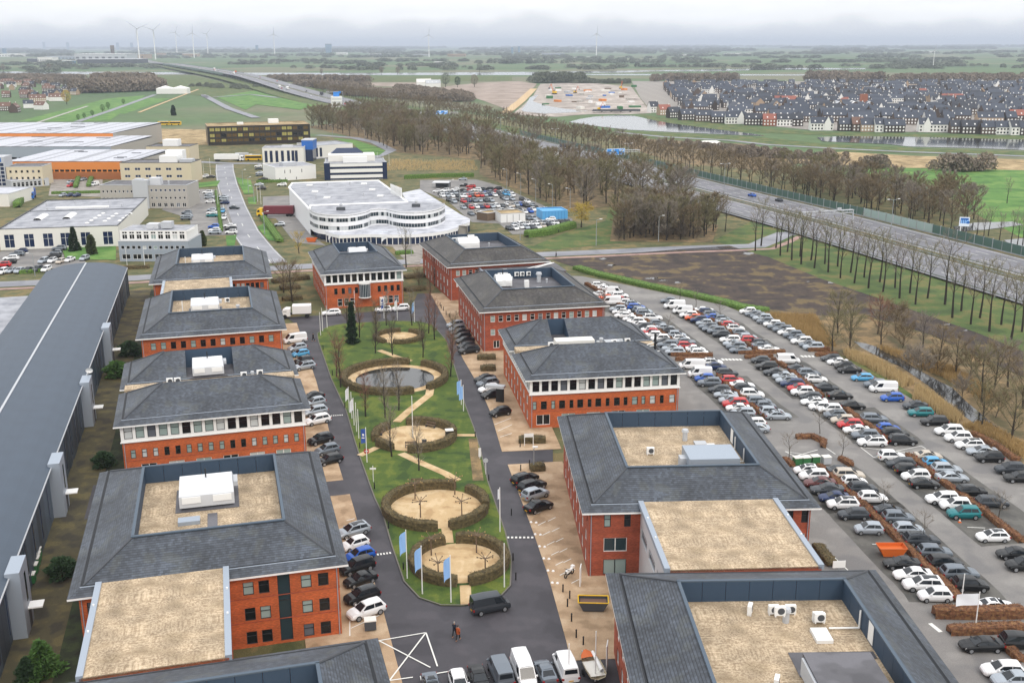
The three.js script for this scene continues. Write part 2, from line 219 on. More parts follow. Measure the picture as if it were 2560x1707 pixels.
{ // puddles lying in the mud
  reseed(5); const spots = [[2, 1, 2170, 760, 60], [2, 1, 920, 870, 40], [2, 1, 1290, 990, 60], [2, 1, 1400, 1010, 50], [2, 1, 1520, 1030, 40], [2, 1, 840, 810, 36], [3, 1, 570, 1030, 36], [3, 1, 370, 1020, 18], [3, 1, 1650, 1415, 40], [3, 1, 1820, 1470, 26], [3, 1, 1440, 1330, 22]];
  for (const [c, r, x, y, s] of spots) { const pts = []; for (let k = 0; k < 14; k++) { const a = k / 14 * 6.283, q = rr(0.35, 1); pts.push(T(c, r, x + Math.cos(a) * s * q * 1.4, y + Math.sin(a) * s * q * 0.28)); } tag(new MB().prism(pts.map(xz), 0.125, 0.125).build('puddle', 'puddle'), 'pale rain puddle lying in the mud field', 'puddle', 'puddles in the mud field', 'structure'); }
}
sheet('scrub_bank', [T(3, 1, 0, 1270), T(3, 1, 450, 1330), T(3, 1, 900, 1340), T(3, 2, 1500, -50), T(3, 2, 2350, 340), V(150, 0, -120), V(110, 0, -90), V(82, 0, -118), T(3, 2, 2350, 1130), T(3, 2, 1850, 830), T(3, 2, 1340, 520), T(3, 2, 760, 160), T(3, 2, 480, 30), T(2, 1, 2350, 1290)], 0.09, 'scrub', 'rough tan bank of dead grass beside the ditch', 'bank');
tag(new MB().prism([T(3, 2, 790, 0), T(3, 2, 900, 20), T(3, 2, 1060, 70), T(3, 2, 1210, 150), T(3, 2, 1330, 230), T(3, 2, 1560, 360), T(3, 2, 1700, 430), T(3, 2, 1830, 560), T(3, 2, 2000, 700), T(3, 2, 2200, 860), T(3, 2, 2350, 960), T(3, 2, 2350, 1010), T(3, 2, 2100, 900), T(3, 2, 1820, 700), T(3, 2, 1600, 520), T(3, 2, 1490, 420), T(3, 2, 1230, 240), T(3, 2, 1030, 150), T(3, 2, 860, 60)].map(xz), 0.12, 0.12).build('ditch', 'water'), 'dark water of the ditch behind the car park', 'water', null, 'structure');
sheet('verge', [T(3, 2, 740, 160), T(3, 2, 900, 230), T(3, 2, 1100, 340), T(3, 2, 1400, 540), T(3, 2, 1760, 740), T(3, 2, 1700, 750), T(3, 2, 1340, 540), T(3, 2, 1000, 330), T(3, 2, 760, 190)], 0.14, 'grass', 'thin strip of green grass behind the last row of cars', 'verge');

// cross street, main road and paths
const cross = lerpP([T(0, 1, -700, 1060), T(0, 1, 0, 1045), T(0, 1, 1250, 985), T(1, 1, 330, 885), T(1, 1, 1450, 835), T(2, 1, 270, 770), T(2, 1, 880, 745), T(2, 1, 1500, 715), T(2, 1, 2250, 690), V(92, 0, -356), V(112, 0, -362)], 14);
road('street', cross, -3.6, 3.6, 0.1, 'asphalt_road', 'grey cross street behind the brick offices', 'road');
road('cycle_path', cross, 5.4, 7.6, 0.12, 'paving_red', 'pinkish cycle path on the office side of the cross street', 'path');
road('cycle_path', cross.slice(30), -8.6, -6.2, 0.12, 'paving_red', 'pinkish cycle path on the woodland side of the cross street', 'path');
const mainRd = lerpP([T(1, 1, 140, 850), T(1, 1, 30, 730), T(0, 1, 2250, 560), T(0, 1, 2150, 330), T(0, 1, 2085, 130), T(0, 1, 2060, 0), T(0, 0, 2060, 1510)], 12);
road('street', mainRd, -4.6, 4.6, 0.11, 'asphalt_road', 'straight grey main road past the white curved showroom', 'road');
{ const k = new MB(); const d = lerpP([mainRd[3], mainRd[mainRd.length - 1]], 5); for (let i = 0; i < mainRd.length - 1; i++) { if (i % 2) continue; const a = mainRd[i], b = a.clone().lerp(mainRd[i + 1], 0.5); ribbonGeo([a, b], -0.1, 0.1, 0.13, k); } for (const o of [-4.2, 4.2]) ribbonGeo(mainRd, o - 0.07, o + 0.07, 0.13, k); tag(k.build('lane_marking', 'marking'), 'white lines painted on the main road', 'road marking', null, 'structure'); }
const yard = lerpP([T(0, 0, 1700, 1480), T(0, 0, 2100, 1500), T(1, 0, 60, 1500), T(1, 0, 700, 1440), T(1, 0, 1100, 1440), T(1, 0, 1240, 1380), T(1, 0, 1100, 1310), T(1, 0, 900, 1265), T(1, 0, 560, 1240)], 10);
road('street', yard, -3.4, 3.4, 0.1, 'asphalt_road', 'looping side road around the bright green lawn', 'road');
sheet('lawn', [T(1, 0, 700, 1268), T(1, 0, 900, 1285), T(1, 0, 1080, 1340), T(1, 0, 1190, 1385), T(1, 0, 1130, 1425), T(1, 0, 1000, 1432), T(1, 0, 900, 1330)], 0.12, 'grass_bright', 'bright green lawn inside the loop road', 'lawn');
// verges of the main road
for (const [pts, l] of [[[T(1, 1, 10, 520), T(1, 1, 90, 470), T(1, 1, 160, 580), T(1, 1, 200, 650), T(1, 1, 110, 640)], 'grass wedge by the lorry yard entrance'], [[T(0, 1, 2160, 60), T(0, 1, 2300, 90), T(0, 1, 2330, 210), T(0, 1, 2240, 215)], 'grass plot by the small white building'], [[T(0, 1, 2270, 250), T(0, 1, 2350, 235), T(0, 1, 2350, 310), T(0, 1, 2280, 305)], 'grass plot beside the lorry yard'], [[T(0, 1, 2070, 600), T(0, 1, 2170, 590), T(0, 1, 2150, 690), T(0, 1, 2080, 690)], 'grass corner with a flat green edge by the junction'], [[T(0, 1, 1740, 120), T(0, 1, 2020, 90), T(0, 1, 1990, 140), T(0, 1, 1760, 160)], 'grass island with shrubs by the cream office']]) sheet('lawn', pts, 0.16, 'grass_bright', l, 'lawn');

// left side streets and yards
sheet('parking_lot', [T(0, 1, 0, 740), T(0, 1, 560, 700), T(0, 1, 590, 820), T(0, 1, 780, 820), T(0, 1, 780, 860), T(0, 1, 480, 900), T(0, 1, -200, 930)], 0.13, 'asphalt', 'forecourt parking of the white hall', 'car park');
sheet('lawn', [T(0, 1, 560, 700), T(0, 1, 1060, 690), T(0, 1, 1060, 820), T(0, 1, 600, 815)], 0.12, 'grass_bright', 'green lawn under the two conifers by the white hall', 'lawn');
sheet('parking_lot', [T(0, 1, 1480, 360), T(0, 1, 1730, 165), T(0, 1, 2020, 175), T(0, 1, 2080, 330), T(0, 1, 2170, 590), T(0, 1, 1760, 600), T(0, 1, 1740, 440)], 0.12, 'asphalt', 'grey car park between the offices and the main road', 'car park');
sheet('yard', [T(0, 1, 440, 230), T(0, 1, 480, 20), T(0, 1, 900, 20), T(0, 1, 940, 60), T(0, 1, 930, 240)], 0.12, 'paving_grey', 'paved yard in front of the orange warehouse', 'yard');
sheet('yard', [T(1, 1, 60, 430), T(1, 1, 60, 240), T(1, 1, 300, 230), T(1, 1, 500, 590), T(1, 1, 640, 690), T(1, 1, 350, 660), T(1, 1, 180, 440)], 0.12, 'asphalt', 'lorry yard beside the curved white showroom', 'yard');
const FLf = frame(1060, 430, 5.872);
sheet('parking_lot', [FLf(-60, 260), FLf(-60, 120), FLf(760, 110), FLf(1130, 210), FLf(2180, 690), FLf(2180, 760), FLf(1900, 900), FLf(1300, 920), FLf(1100, 760), FLf(700, 740), FLf(350, 430)], 0.12, 'asphalt', 'crowded car park beside the wood', 'car park');
sheet('forecourt', [T(1, 1, 500, 640), T(1, 1, 1900, 640), T(1, 1, 1560, 690), T(1, 1, 1500, 860), T(1, 1, 1400, 860), T(1, 1, 1250, 700)], 0.125, 'paving_grey', 'paved forecourt of the curved showroom', 'paving');
sheet('lane', [T(0, 0, 1040, 1160), T(0, 0, 1210, 1165), T(0, 0, 1210, 1340), T(0, 0, 1020, 1340)], 0.12, 'asphalt', 'service lane beside the warehouses', 'lane');
sheet('bare_plot', [T(0, 0, 1230, 1180), T(0, 0, 1900, 1190), T(0, 0, 1910, 1330), T(0, 0, 1740, 1330), T(0, 0, 1260, 1300)], 0.1, 'reed_field', 'bare sandy building plot', 'plot');
sheet('verge', [T(1, 1, 2030, 640), T(2, 1, 200, 690), T(2, 1, 520, 560), T(2, 1, 860, 460), T(2, 1, 900, 330), T(2, 1, 1000, 350), T(2, 1, 930, 520), T(2, 1, 1050, 655), T(2, 1, 230, 745)], 0.09, 'grass', 'grass slope between the crowded car park and the street', 'verge');

// the court between the two rows of offices
sheet('court_road', [T(1, 1, 280, 1350), T(1, 1, 900, 1310), T(1, 1, 1430, 1260), T(1, 1, 1480, 1130), T(1, 1, 1600, 1130), D(1030, 743), D(1066, 825), D(1104, 890), D(1130, 947), D(1157, 1035), D(1270, 1032), D(1270, 1070), D(1168, 1074), D(1212, 1176), D(1233, 1236), D(1262, 1324), D(1305, 1476), D(1420, 1520), D(1480, 1660), D(830, 1660), D(900, 1568), D(872, 1409), D(838, 1284), D(808, 1175), D(740, 1145), D(735, 1106), D(782, 1104), D(757, 1022), D(742, 960), D(720, 877), D(676, 743)], 0.12, 'asphalt_dark', 'dark asphalt street looping round the garden court', 'road');
{ // beige bays either side, with a low kerb line
  const Ls = [[D(681, 743), D(704, 812), D(726, 877), D(748, 960), D(763, 1022), D(788, 1104)], [D(803, 1137), D(814, 1175), D(843, 1284), D(881, 1409), D(923, 1568), D(950, 1680)]];
  const Rs = [[D(988, 675), D(1026, 743), D(1063, 825), D(1101, 890), D(1126, 947), D(1153, 1039)], [D(1166, 1069), D(1207, 1176), D(1229, 1236), D(1259, 1324), D(1301, 1476), D(1311, 1520)]];
  Ls.forEach((p, i) => { tag(new MB().prism([...p, ...offs(p, 9).reverse()].map(xz), 0.1, 0.17).build('parking_bay', 'paving_beige'), ['beige paved parking strip along the western offices, far stretch', 'beige paved parking strip along the western offices, near stretch'][i], 'paving', null, 'structure'); });
  Rs.forEach((p, i) => { tag(new MB().prism([...p, ...offs(p, i ? -8.5 : -9.5).reverse()].map(xz), 0.1, 0.17).build('parking_bay', 'paving_beige'), ['beige paved parking strip along the eastern offices, far stretch', 'beige paved parking strip along the eastern offices, near stretch'][i], 'paving', null, 'structure'); });
  const k = new MB(); const line = (a, b, w = 0.12, y = 0.19) => ribbonGeo([a, b], -w / 2, w / 2, y, k);
  // bay lines on the eastern strip and the hatched box on the western corner
  for (let i = 0; i < 7; i++) { const t = i / 6; const a = T(2, 3, 330 + t * 215, 90 + t * 550), b = T(2, 3, 400 + t * 195, 60 + t * 570); line(T(2, 3, 200 + 40 * i, 40 + 92 * i), T(2, 3, 270 + 40 * i, 5 + 92 * i)); line(T(2, 3, 330 + 36 * i, 95 + 95 * i), T(2, 3, 400 + 36 * i, 60 + 95 * i)); }
  for (const [a, b, c, d] of [[2160, 700, 2260, 690], [2190, 770, 2340, 710], [2220, 830, 2350, 770], [2240, 885, 2350, 850]]) line(T(1, 2, a, b), T(1, 2, c, d));
  line(T(1, 3, 830, 90), T(1, 3, 905, 70)); line(T(1, 3, 860, 1010), T(1, 3, 860, 1150)); line(T(1, 3, 870, 1080), T(1, 3, 1130, 960));
  const q = (x1, y1, x2, y2, w = 0.16) => line(T(1, 3, x1, y1), T(1, 3, x2, y2), w, 0.2);
  q(1120, 1195, 1560, 1120); q(1560, 1120, 1225, 1560); q(1560, 1120, 1665, 1430); q(1130, 1195, 1600, 1440); q(1225, 1560, 1440, 1530); q(1510, 1520, 1900, 1455); q(1900, 1455, 1940, 1560); q(1510, 1520, 1530, 1600);
  // dashed cycle-crossing marks across the street
  for (const [a, b] of [[T(1, 3, 1020, 415), T(1, 3, 1245, 385)], [T(2, 3, -90, 245), T(2, 3, 205, 245)], [T(1, 2, 645, 692), T(1, 2, 800, 682)]]) for (let i = 0; i < 8; i++) { const p = a.clone().lerp(b, (i + 0.2) / 8), p2 = a.clone().lerp(b, (i + 0.75) / 8); line(p, p2, 0.5, 0.2); }
  tag(k.build('road_marking', 'marking'), 'white bay lines and hatched boxes painted in the court', 'road marking', null, 'structure');
}
// garden island
const isl = [[1, 1, 560, 1500], [1, 1, 650, 1440], [1, 1, 800, 1410], [1, 1, 1250, 1385], [1, 1, 1500, 1390], [1, 1, 1620, 1420], [1, 1, 1750, 1568], [1, 2, 1850, 330], [1, 2, 1920, 590], [1, 2, 2000, 800], [1, 2, 2060, 1000], [1, 2, 2130, 1300], [1, 2, 2200, 1500], [1, 3, 2290, 200], [1, 3, 2345, 450], [1, 3, 2335, 690], [1, 3, 2240, 790], [1, 3, 2090, 840], [1, 3, 1900, 870], [1, 3, 1700, 868], [1, 3, 1500, 800], [1, 3, 1360, 650], [1, 3, 1250, 330], [1, 3, 1170, 50], [1, 2, 1090, 1450], [1, 2, 950, 1060], [1, 2, 900, 900], [1, 2, 830, 650], [1, 2, 690, 350], [1, 2, 570, 0]].map(a => T(...a));
tag(new MB().prism(isl.map(xz), 0.1, 0.24).build('garden_lawn', 'lawn'), 'long green garden lawn in the middle of the court', 'lawn', null, 'structure');
{ const k = new MB(); ribbonGeo([...isl, isl[0]], -0.09, 0.09, 0.26, k); tag(k.build('kerb', 'kerb_stone'), 'pale kerb edging the garden lawn', 'kerb', null, 'structure'); }
const circles = [ // centre, lawn-level sand radius, hedge centre radius, gaps [angle, half-width] in radians (0 = east, counted towards the camera)
  { c: T(1, 1, 1310, 1540), r: 4.6, h: 5.0, gaps: [[1.9, 0.18], [4.9, 0.2]] },
  { c: T(1, 2, 1275, 352), r: 9.2, h: 9.7, gaps: [[0.95, 0.16], [5.05, 0.14]], pond: 7.5 },
  { c: T(1, 2, 1455, 895), r: 6.0, h: 6.4, gaps: [[1.85, 0.2], [4.15, 0.26], [0, 0.1], [2.75, 0.12]] },
  { c: T(1, 2, 1650, 1545), r: 6.5, h: 6.9, gaps: [[1.35, 0.11], [5.2, 0.14], [0.1, 0.07]] },
  { c: T(1, 3, 1868, 480), r: 5.3, h: 5.7, gaps: [[1.45, 0.12], [4.45, 0.13]] },
];
{
  const disc = (c, r, y, n = 48) => { const m = []; for (let i = 0; i < n; i++) { const a = i / n * 6.28319; m.push([c.x + Math.cos(a) * r, c.z + Math.sin(a) * r]); } return new MB().prism(m, y, y); };
  const names = ['small sand circle beneath the tall bare trees', 'gravel ring round the garden pond', 'sand circle with the lone flagpole and benches', 'sand circle with four pollard trees and the bench at its hedge', 'sand circle with four pollard trees beside the three blue flags'];
  circles.forEach((o, i) => { tag(disc(o.c, o.r, 0.265).build('sand_circle', 'sand'), names[i], 'sand', null, 'structure'); if (o.pond) tag(disc(o.c, o.pond, 0.285, 64).build('pond', 'water'), 'round dark garden pond mirroring the bare trees', 'pond', null, 'structure'); });
  const path = (pts, w, l) => tag(ribbonGeo(pts, -w / 2, w / 2, 0.275).build('garden_path', 'sand'), l, 'path', null, 'structure');
  path([T(1, 2, 1130, 90), T(1, 2, 1290, 150), T(1, 2, 1420, 190)], 1.3, 'sandy path from the small circle to the pond');
  path([T(1, 2, 1600, 440), T(1, 2, 1590, 500), T(1, 2, 1400, 650), T(1, 2, 1290, 750)], 1.5, 'sandy path from the pond to the flagpole circle');
  path([T(1, 2, 1330, 1040), T(1, 2, 1500, 1120), T(1, 2, 1740, 1225), T(1, 2, 1850, 1290)], 1.4, 'sandy path from the flagpole circle to the wide circle');
  path([T(1, 2, 1840, 872), T(1, 2, 2010, 872)], 1.1, 'short sandy path from the flagpole circle to the street');
  path([T(1, 2, 950, 1060), T(1, 2, 1110, 985)], 1.2, 'short sandy path from the flagpole circle to the western street');
  path([T(1, 3, 1745, 130), T(1, 3, 1765, 300)], 1.4, 'sandy link between the two pollard circles');
  path([T(1, 3, 1920, 690), T(1, 3, 1930, 865)], 1.3, 'sandy path from the last circle to the street');
  sheet('worn_strip', [T(1, 2, 1950, 900), T(1, 2, 2030, 900), T(1, 2, 2090, 1290), T(1, 2, 1990, 1290)], 0.262, 'scrub', 'worn bare strip in the garden lawn', 'ground');
}
// lane between the grey hall and the western offices
const hallA = V(-98.5, 0, -267), hallDir = V(0.2606, 0, 0.9654), hallN = V(0.9654, 0, -0.2606); // wall line and its outward side
const hl = (s, o) => hallA.clone().addScaledVector(hallDir, s).addScaledVector(hallN, o);
sheet('mossy_lane', [hl(-6, 0), hl(-6, 5.2), hl(215, 5.2), hl(215, 0)], 0.1, 'moss_path', 'mossy brown lane beside the grey hall', 'lane');
sheet('shrub_bed', [hl(-6, 5.2), hl(-6, 13.5), hl(215, 13.5), hl(215, 5.2)], 0.08, 'dark_soil', 'dark planted ground behind the western offices', 'ground');
sheet('paving_patch', [hl(128, 4), hl(128, 12), hl(140, 12), hl(140, 4)], 0.13, 'asphalt_dark', 'dark paved gap behind the near western office', 'paving');

// main car park
const lot = [T(2, 1, 640, 970), T(2, 1, 1000, 1040), T(2, 1, 1960, 1240), T(2, 1, 2120, 1310), T(3, 2, 500, 120), T(3, 2, 760, 190), T(3, 2, 1340, 540), T(3, 2, 1850, 850), T(3, 2, 2350, 1150), V(90, 0, -100), V(96, 0, -55), V(40, 0, -55), V(39, 0, -100), V(36, 0, -116), V(31, 0, -165), V(24, 0, -200), V(17, 0, -245), V(13, 0, -290)];
sheet('parking_lot', lot, 0.11, 'asphalt', 'large grey car park east of the brick offices', 'car park');

// ---------------------------------------------------------------- buildings
const geoCache = {}; hx('coping', 0x4a5866, 0.6);
const cached = (k, f) => geoCache[k] || (geoCache[k] = f());
// a window: frame mesh with a pane as its child; local origin at the bottom centre of the opening, facing +z
function addWindow(parent, x, y, z, w, h, o = {}) {
  const fm = o.frame || 'frame_dark', key = `${w.toFixed(2)}_${h.toFixed(2)}_${o.bars || ''}`;
  const fg = cached('wf' + key, () => { const m = new MB(), t = 0.07; m.box(-w / 2, w / 2, 0, t, -0.04, 0.04, false); m.box(-w / 2, w / 2, h - t, h, -0.04, 0.04, false); m.box(-w / 2, -w / 2 + t, t, h - t, -0.04, 0.04, false); m.box(w / 2 - t, w / 2, t, h - t, -0.04, 0.04, false); const b = o.bars || 'h'; if (b.includes('h')) m.box(-w / 2 + t, w / 2 - t, h * 0.6, h * 0.6 + 0.06, -0.03, 0.03, false); if (b.includes('v')) m.box(-0.05, 0.05, t, h - t, -0.03, 0.035, false); return m.geo(); });
  const pg = cached('wp' + key, () => new MB().quad([-w / 2, 0, 0], [w / 2, 0, 0], [w / 2, h, 0], [-w / 2, h, 0]).geo());
  const f = mesh('window', fg, fm, parent); f.position.set(x, y, z); f.rotation.y = o.turn || 0;
  const r = rnd(), bl = o.blind ?? 0.4;
  const p = mesh('pane', pg, o.pane || (r < bl ? (r < bl * 0.35 ? 'blind_white' : 'blind') : r < bl + 0.08 ? 'blind_grey' : 'glass_dark'), f); p.position.z = -0.05; return f;
}
// a wall in the plane z = 0, x from 0 to L, with real openings; windows are added to the same part holder
function addWall(parent, ax, az, bx, bz, y0, y1, holes, mat, o = {}) {
  const L = Math.hypot(bx - ax, bz - az), turn = -Math.atan2(bz - az, bx - ax), m = new MB(), dep = o.depth ?? 0.16;
  const xs = [...new Set([0, L, ...holes.flatMap(q => [q[0], q[1]])])].sort((a, b) => a - b), ys = [...new Set([y0, y1, ...holes.flatMap(q => [q[2], q[3]])])].sort((a, b) => a - b);
  for (let j = 0; j < ys.length - 1; j++) { let run = null; for (let i = 0; i <= xs.length - 1; i++) { const cx = (xs[i] + (xs[i + 1] ?? 0)) / 2, cy = (ys[j] + ys[j + 1]) / 2; const solid = i < xs.length - 1 && !holes.some(q => cx > q[0] && cx < q[1] && cy > q[2] && cy < q[3]); if (solid) { if (run === null) run = xs[i]; } else if (run !== null) { m.quad([run, ys[j], 0], [xs[i], ys[j], 0], [xs[i], ys[j + 1], 0], [run, ys[j + 1], 0]); run = null; } } }
  for (const q of holes) { const [a, b, c, d] = q; m.quad([a, c, 0], [b, c, 0], [b, c, -dep], [a, c, -dep]); m.quad([a, d, -dep], [b, d, -dep], [b, d, 0], [a, d, 0]); m.quad([a, c, -dep], [a, d, -dep], [a, d, 0], [a, c, 0]); m.quad([b, c, 0], [b, d, 0], [b, d, -dep], [b, c, -dep]); }
  const w = m.build('wall', mat, parent); w.position.set(ax, 0, az); w.rotation.y = turn;
  for (const q of holes) addWindow(w, (q[0] + q[1]) / 2, q[2], -dep + 0.045, q[1] - q[0], q[3] - q[2], { ...o, ...(q[4] || {}) });
  return w;
}
const rowHoles = (xs, w, y0, h, o) => xs.map(x => [x - w / 2, x + w / 2, y0, y0 + h, o]);
const evenly = (n, a, b) => Array.from({ length: n }, (_, i) => a + (b - a) * (i + 0.5) / n);
const E8 = 8.8;
// slated skirt and main slopes of a block whose eaves form the rectangle [-W/2..W/2] x [z0..z1]
function slopedRoof(parent, W, z0, z1, inner, o = {}) {
  const m = new MB(), e = E8, g = e + 0.55, rg = o.ridge || 12.0, hw = W / 2, s = 1.15, mat = o.mat || 'slate';
  const ring = (i0, y0, i1, y1, mm) => { // i: [left, right, back, front] positions
    const [a, b, c, d] = i0, [p, q, r, t] = i1; mm.slope([a, y0, d], [b, y0, d], [q, y1, t], [p, y1, t]); mm.slope([b, y0, d], [b, y0, c], [q, y1, r], [q, y1, t]); mm.slope([b, y0, c], [a, y0, c], [p, y1, r], [q, y1, r]); mm.slope([a, y0, c], [a, y0, d], [p, y1, t], [p, y1, r]); };
  const O = [-hw, hw, z0, z1], S = [-hw + s, hw - s, z0 + s, z1 - s], S2 = [-hw + s + 0.3, hw - s - 0.3, z0 + s + 0.3, z1 - s - 0.3];
  const roof = new MB(); if (o.notch) { const [n0, n1] = o.notch, y0 = g + 0.05, [a, b, cc, d] = S2, [p, q, r, t] = inner; roof.slope([a, y0, d], [n0, y0, d], [n0, rg, t], [p, rg, t]).slope([n1, y0, d], [b, y0, d], [q, rg, t], [n1, rg, t]).slope([b, y0, d], [b, y0, cc], [q, rg, r], [q, rg, t]).slope([b, y0, cc], [a, y0, cc], [p, rg, r], [q, rg, r]).slope([a, y0, cc], [a, y0, d], [p, rg, t], [p, rg, r]); const nw = new MB(); nw.quad([n0, y0, t], [n1, y0, t], [n1, rg, t], [n0, rg, t]); for (const x of [n0, n1]) nw.tri([x, y0, d], [x, y0, t], [x, rg, t]); nw.build('plant_well', 'blue_wall', parent); new MB().quad([n0, y0 - 0.02, d], [n1, y0 - 0.02, d], [n1, y0 - 0.02, t], [n0, y0 - 0.02, t]).build('well_floor', 'felt_dark', parent); } else ring(S2, g + 0.05, inner, rg, roof);
  const R = roof.build('roof', mat, parent);
  const sk = new MB(); ring(O, e, S, g, sk); sk.build('eaves_skirt', mat, R);
  const gt = new MB(); ring(S, g, S2, g - 0.08, gt); ring(S2, g - 0.08, S2.map((v, i) => v + [0.02, -0.02, 0.02, -0.02][i]), g + 0.05, gt); gt.build('gutter', 'gutter', R);
  const fa = new MB(); ring(O, e - 0.22, O, e, fa); ring(O.map((v, i) => v + [1, -1, 1, -1][i]), e - 0.22, O, e - 0.22, fa); fa.build('fascia', 'white', R);
  for (const [a, b] of [[[S[0], S[3]], [S[1], S[3]]], [[S[1], S[3]], [S[1], S[2]]], [[S[0], S[2]], [S[0], S[3]]]]) new MB().bar([a[0], g + 0.03, a[1]], [b[0], g + 0.03, b[1]], 0.06, 0.06, 5).build('gutter_edge', a[1] === b[1] ? 'zinc' : 'dark_grey', R);
  // hip ridges
  for (const [a, b] of [[[S2[0], S2[3]], [inner[0], inner[3]]], [[S2[1], S2[3]], [inner[1], inner[3]]], [[S2[0], S2[2]], [inner[0], inner[2]]], [[S2[1], S2[2]], [inner[1], inner[2]]]]) new MB().bar([a[0], g + 0.06, a[1]], [b[0], rg + 0.02, b[1]], 0.13, 0.13, 5).build('hip_ridge', o.hip || 'dark_grey', R);
  return R;
}
function plantUnit(parent, x, z, w, d, h, y, o = {}) { // roof-top air handling unit with hipped casing and flue
  const m = new MB(), c = 0.18; m.box(x - w / 2, x + w / 2, y + 0.3, y + h * 0.62, z - d / 2, z + d / 2); const t = y + h; const B = [[x - w / 2, y + h * 0.62, z + d / 2], [x + w / 2, y + h * 0.62, z + d / 2], [x + w / 2, y + h * 0.62, z - d / 2], [x - w / 2, y + h * 0.62, z - d / 2]], U = [[x - w / 2 + 0.1, t, z + d * c], [x + w / 2 - 0.1, t, z + d * c], [x + w / 2 - 0.1, t, z - d * c], [x - w / 2 + 0.1, t, z - d * c]];
  m.quad(B[0], B[1], U[1], U[0]); m.quad(B[1], B[2], U[2], U[1]); m.quad(B[2], B[3], U[3], U[2]); m.quad(B[3], B[0], U[0], U[3]); m.quad(U[0], U[1], U[2], U[3]);
  const u = m.build('plant_room', o.mat || 'white_metal', parent);
  const b = new MB(); b.box(x - w / 2 - 0.5, x + w / 2 + 0.5, y + 0.02, y + 0.06, z - d / 2 - 0.6, z + d / 2 + 0.6); b.box(x - w / 2 + 0.4, x + w / 2 - 0.4, y, y + 0.3, z - d / 2 + 0.3, z + d / 2 - 0.3); b.build('mat', 'felt_dark', u);
  const lv = new MB(); for (const sx of [-0.28, 0.28]) { lv.box(x + sx * w - w * 0.17, x + sx * w + w * 0.17, y + h * 0.3, y + h * 0.58, z + d / 2, z + d / 2 + 0.12); lv.box(x + sx * w - w * 0.16, x + sx * w + w * 0.16, t, t + 0.06, z - d * 0.12, z + d * 0.14); } lv.build('louvre', 'white', u);
  new MB().box(x + w / 2, x + w / 2 + 0.5, y + h * 0.55, y + h * 0.75, z - d * 0.3, z + d * 0.1).build('duct', 'light_grey', u);
  new MB().bar([x, t - 0.3, z], [x, t + 1.1, z], 0.09, 0.09, 6).build('flue', 'black', u); return u;
}
const acUnit = (parent, x, y, z, t = 0) => { const g = mesh('air_conditioner', cached('ac', () => { const m = new MB(); m.box(-0.5, 0.5, 0.15, 1.0, -0.2, 0.2); m.box(-0.45, -0.35, 0, 0.15, -0.2, 0.2); m.box(0.35, 0.45, 0, 0.15, -0.2, 0.2); return m.geo(); }), 'white', parent); g.position.set(x, y, z); g.rotation.y = t; const f = mesh('fan_grille', cached('acf', () => new THREE.CircleGeometry(0.34, 14)), 'dark_grey', g); f.position.set(0.08, 0.58, 0.205); return g; };
const vent = (parent, x, y, z, s = 1) => { const m = new MB(); m.bar([x, y, z], [x, y + 1.0 * s, z], 0.28 * s, 0.28 * s, 10); m.bar([x, y + 1.05 * s, z], [x, y + 1.35 * s, z], 0.42 * s, 0.34 * s, 10); return m.build('roof_vent', 'light_grey', parent); };
const pipe = (parent, pts, r = 0.09) => { const m = new MB(); for (let i = 0; i < pts.length - 1; i++) m.bar(pts[i], pts[i + 1], r, r, 6); return m.build('pipe', 'white', parent); };
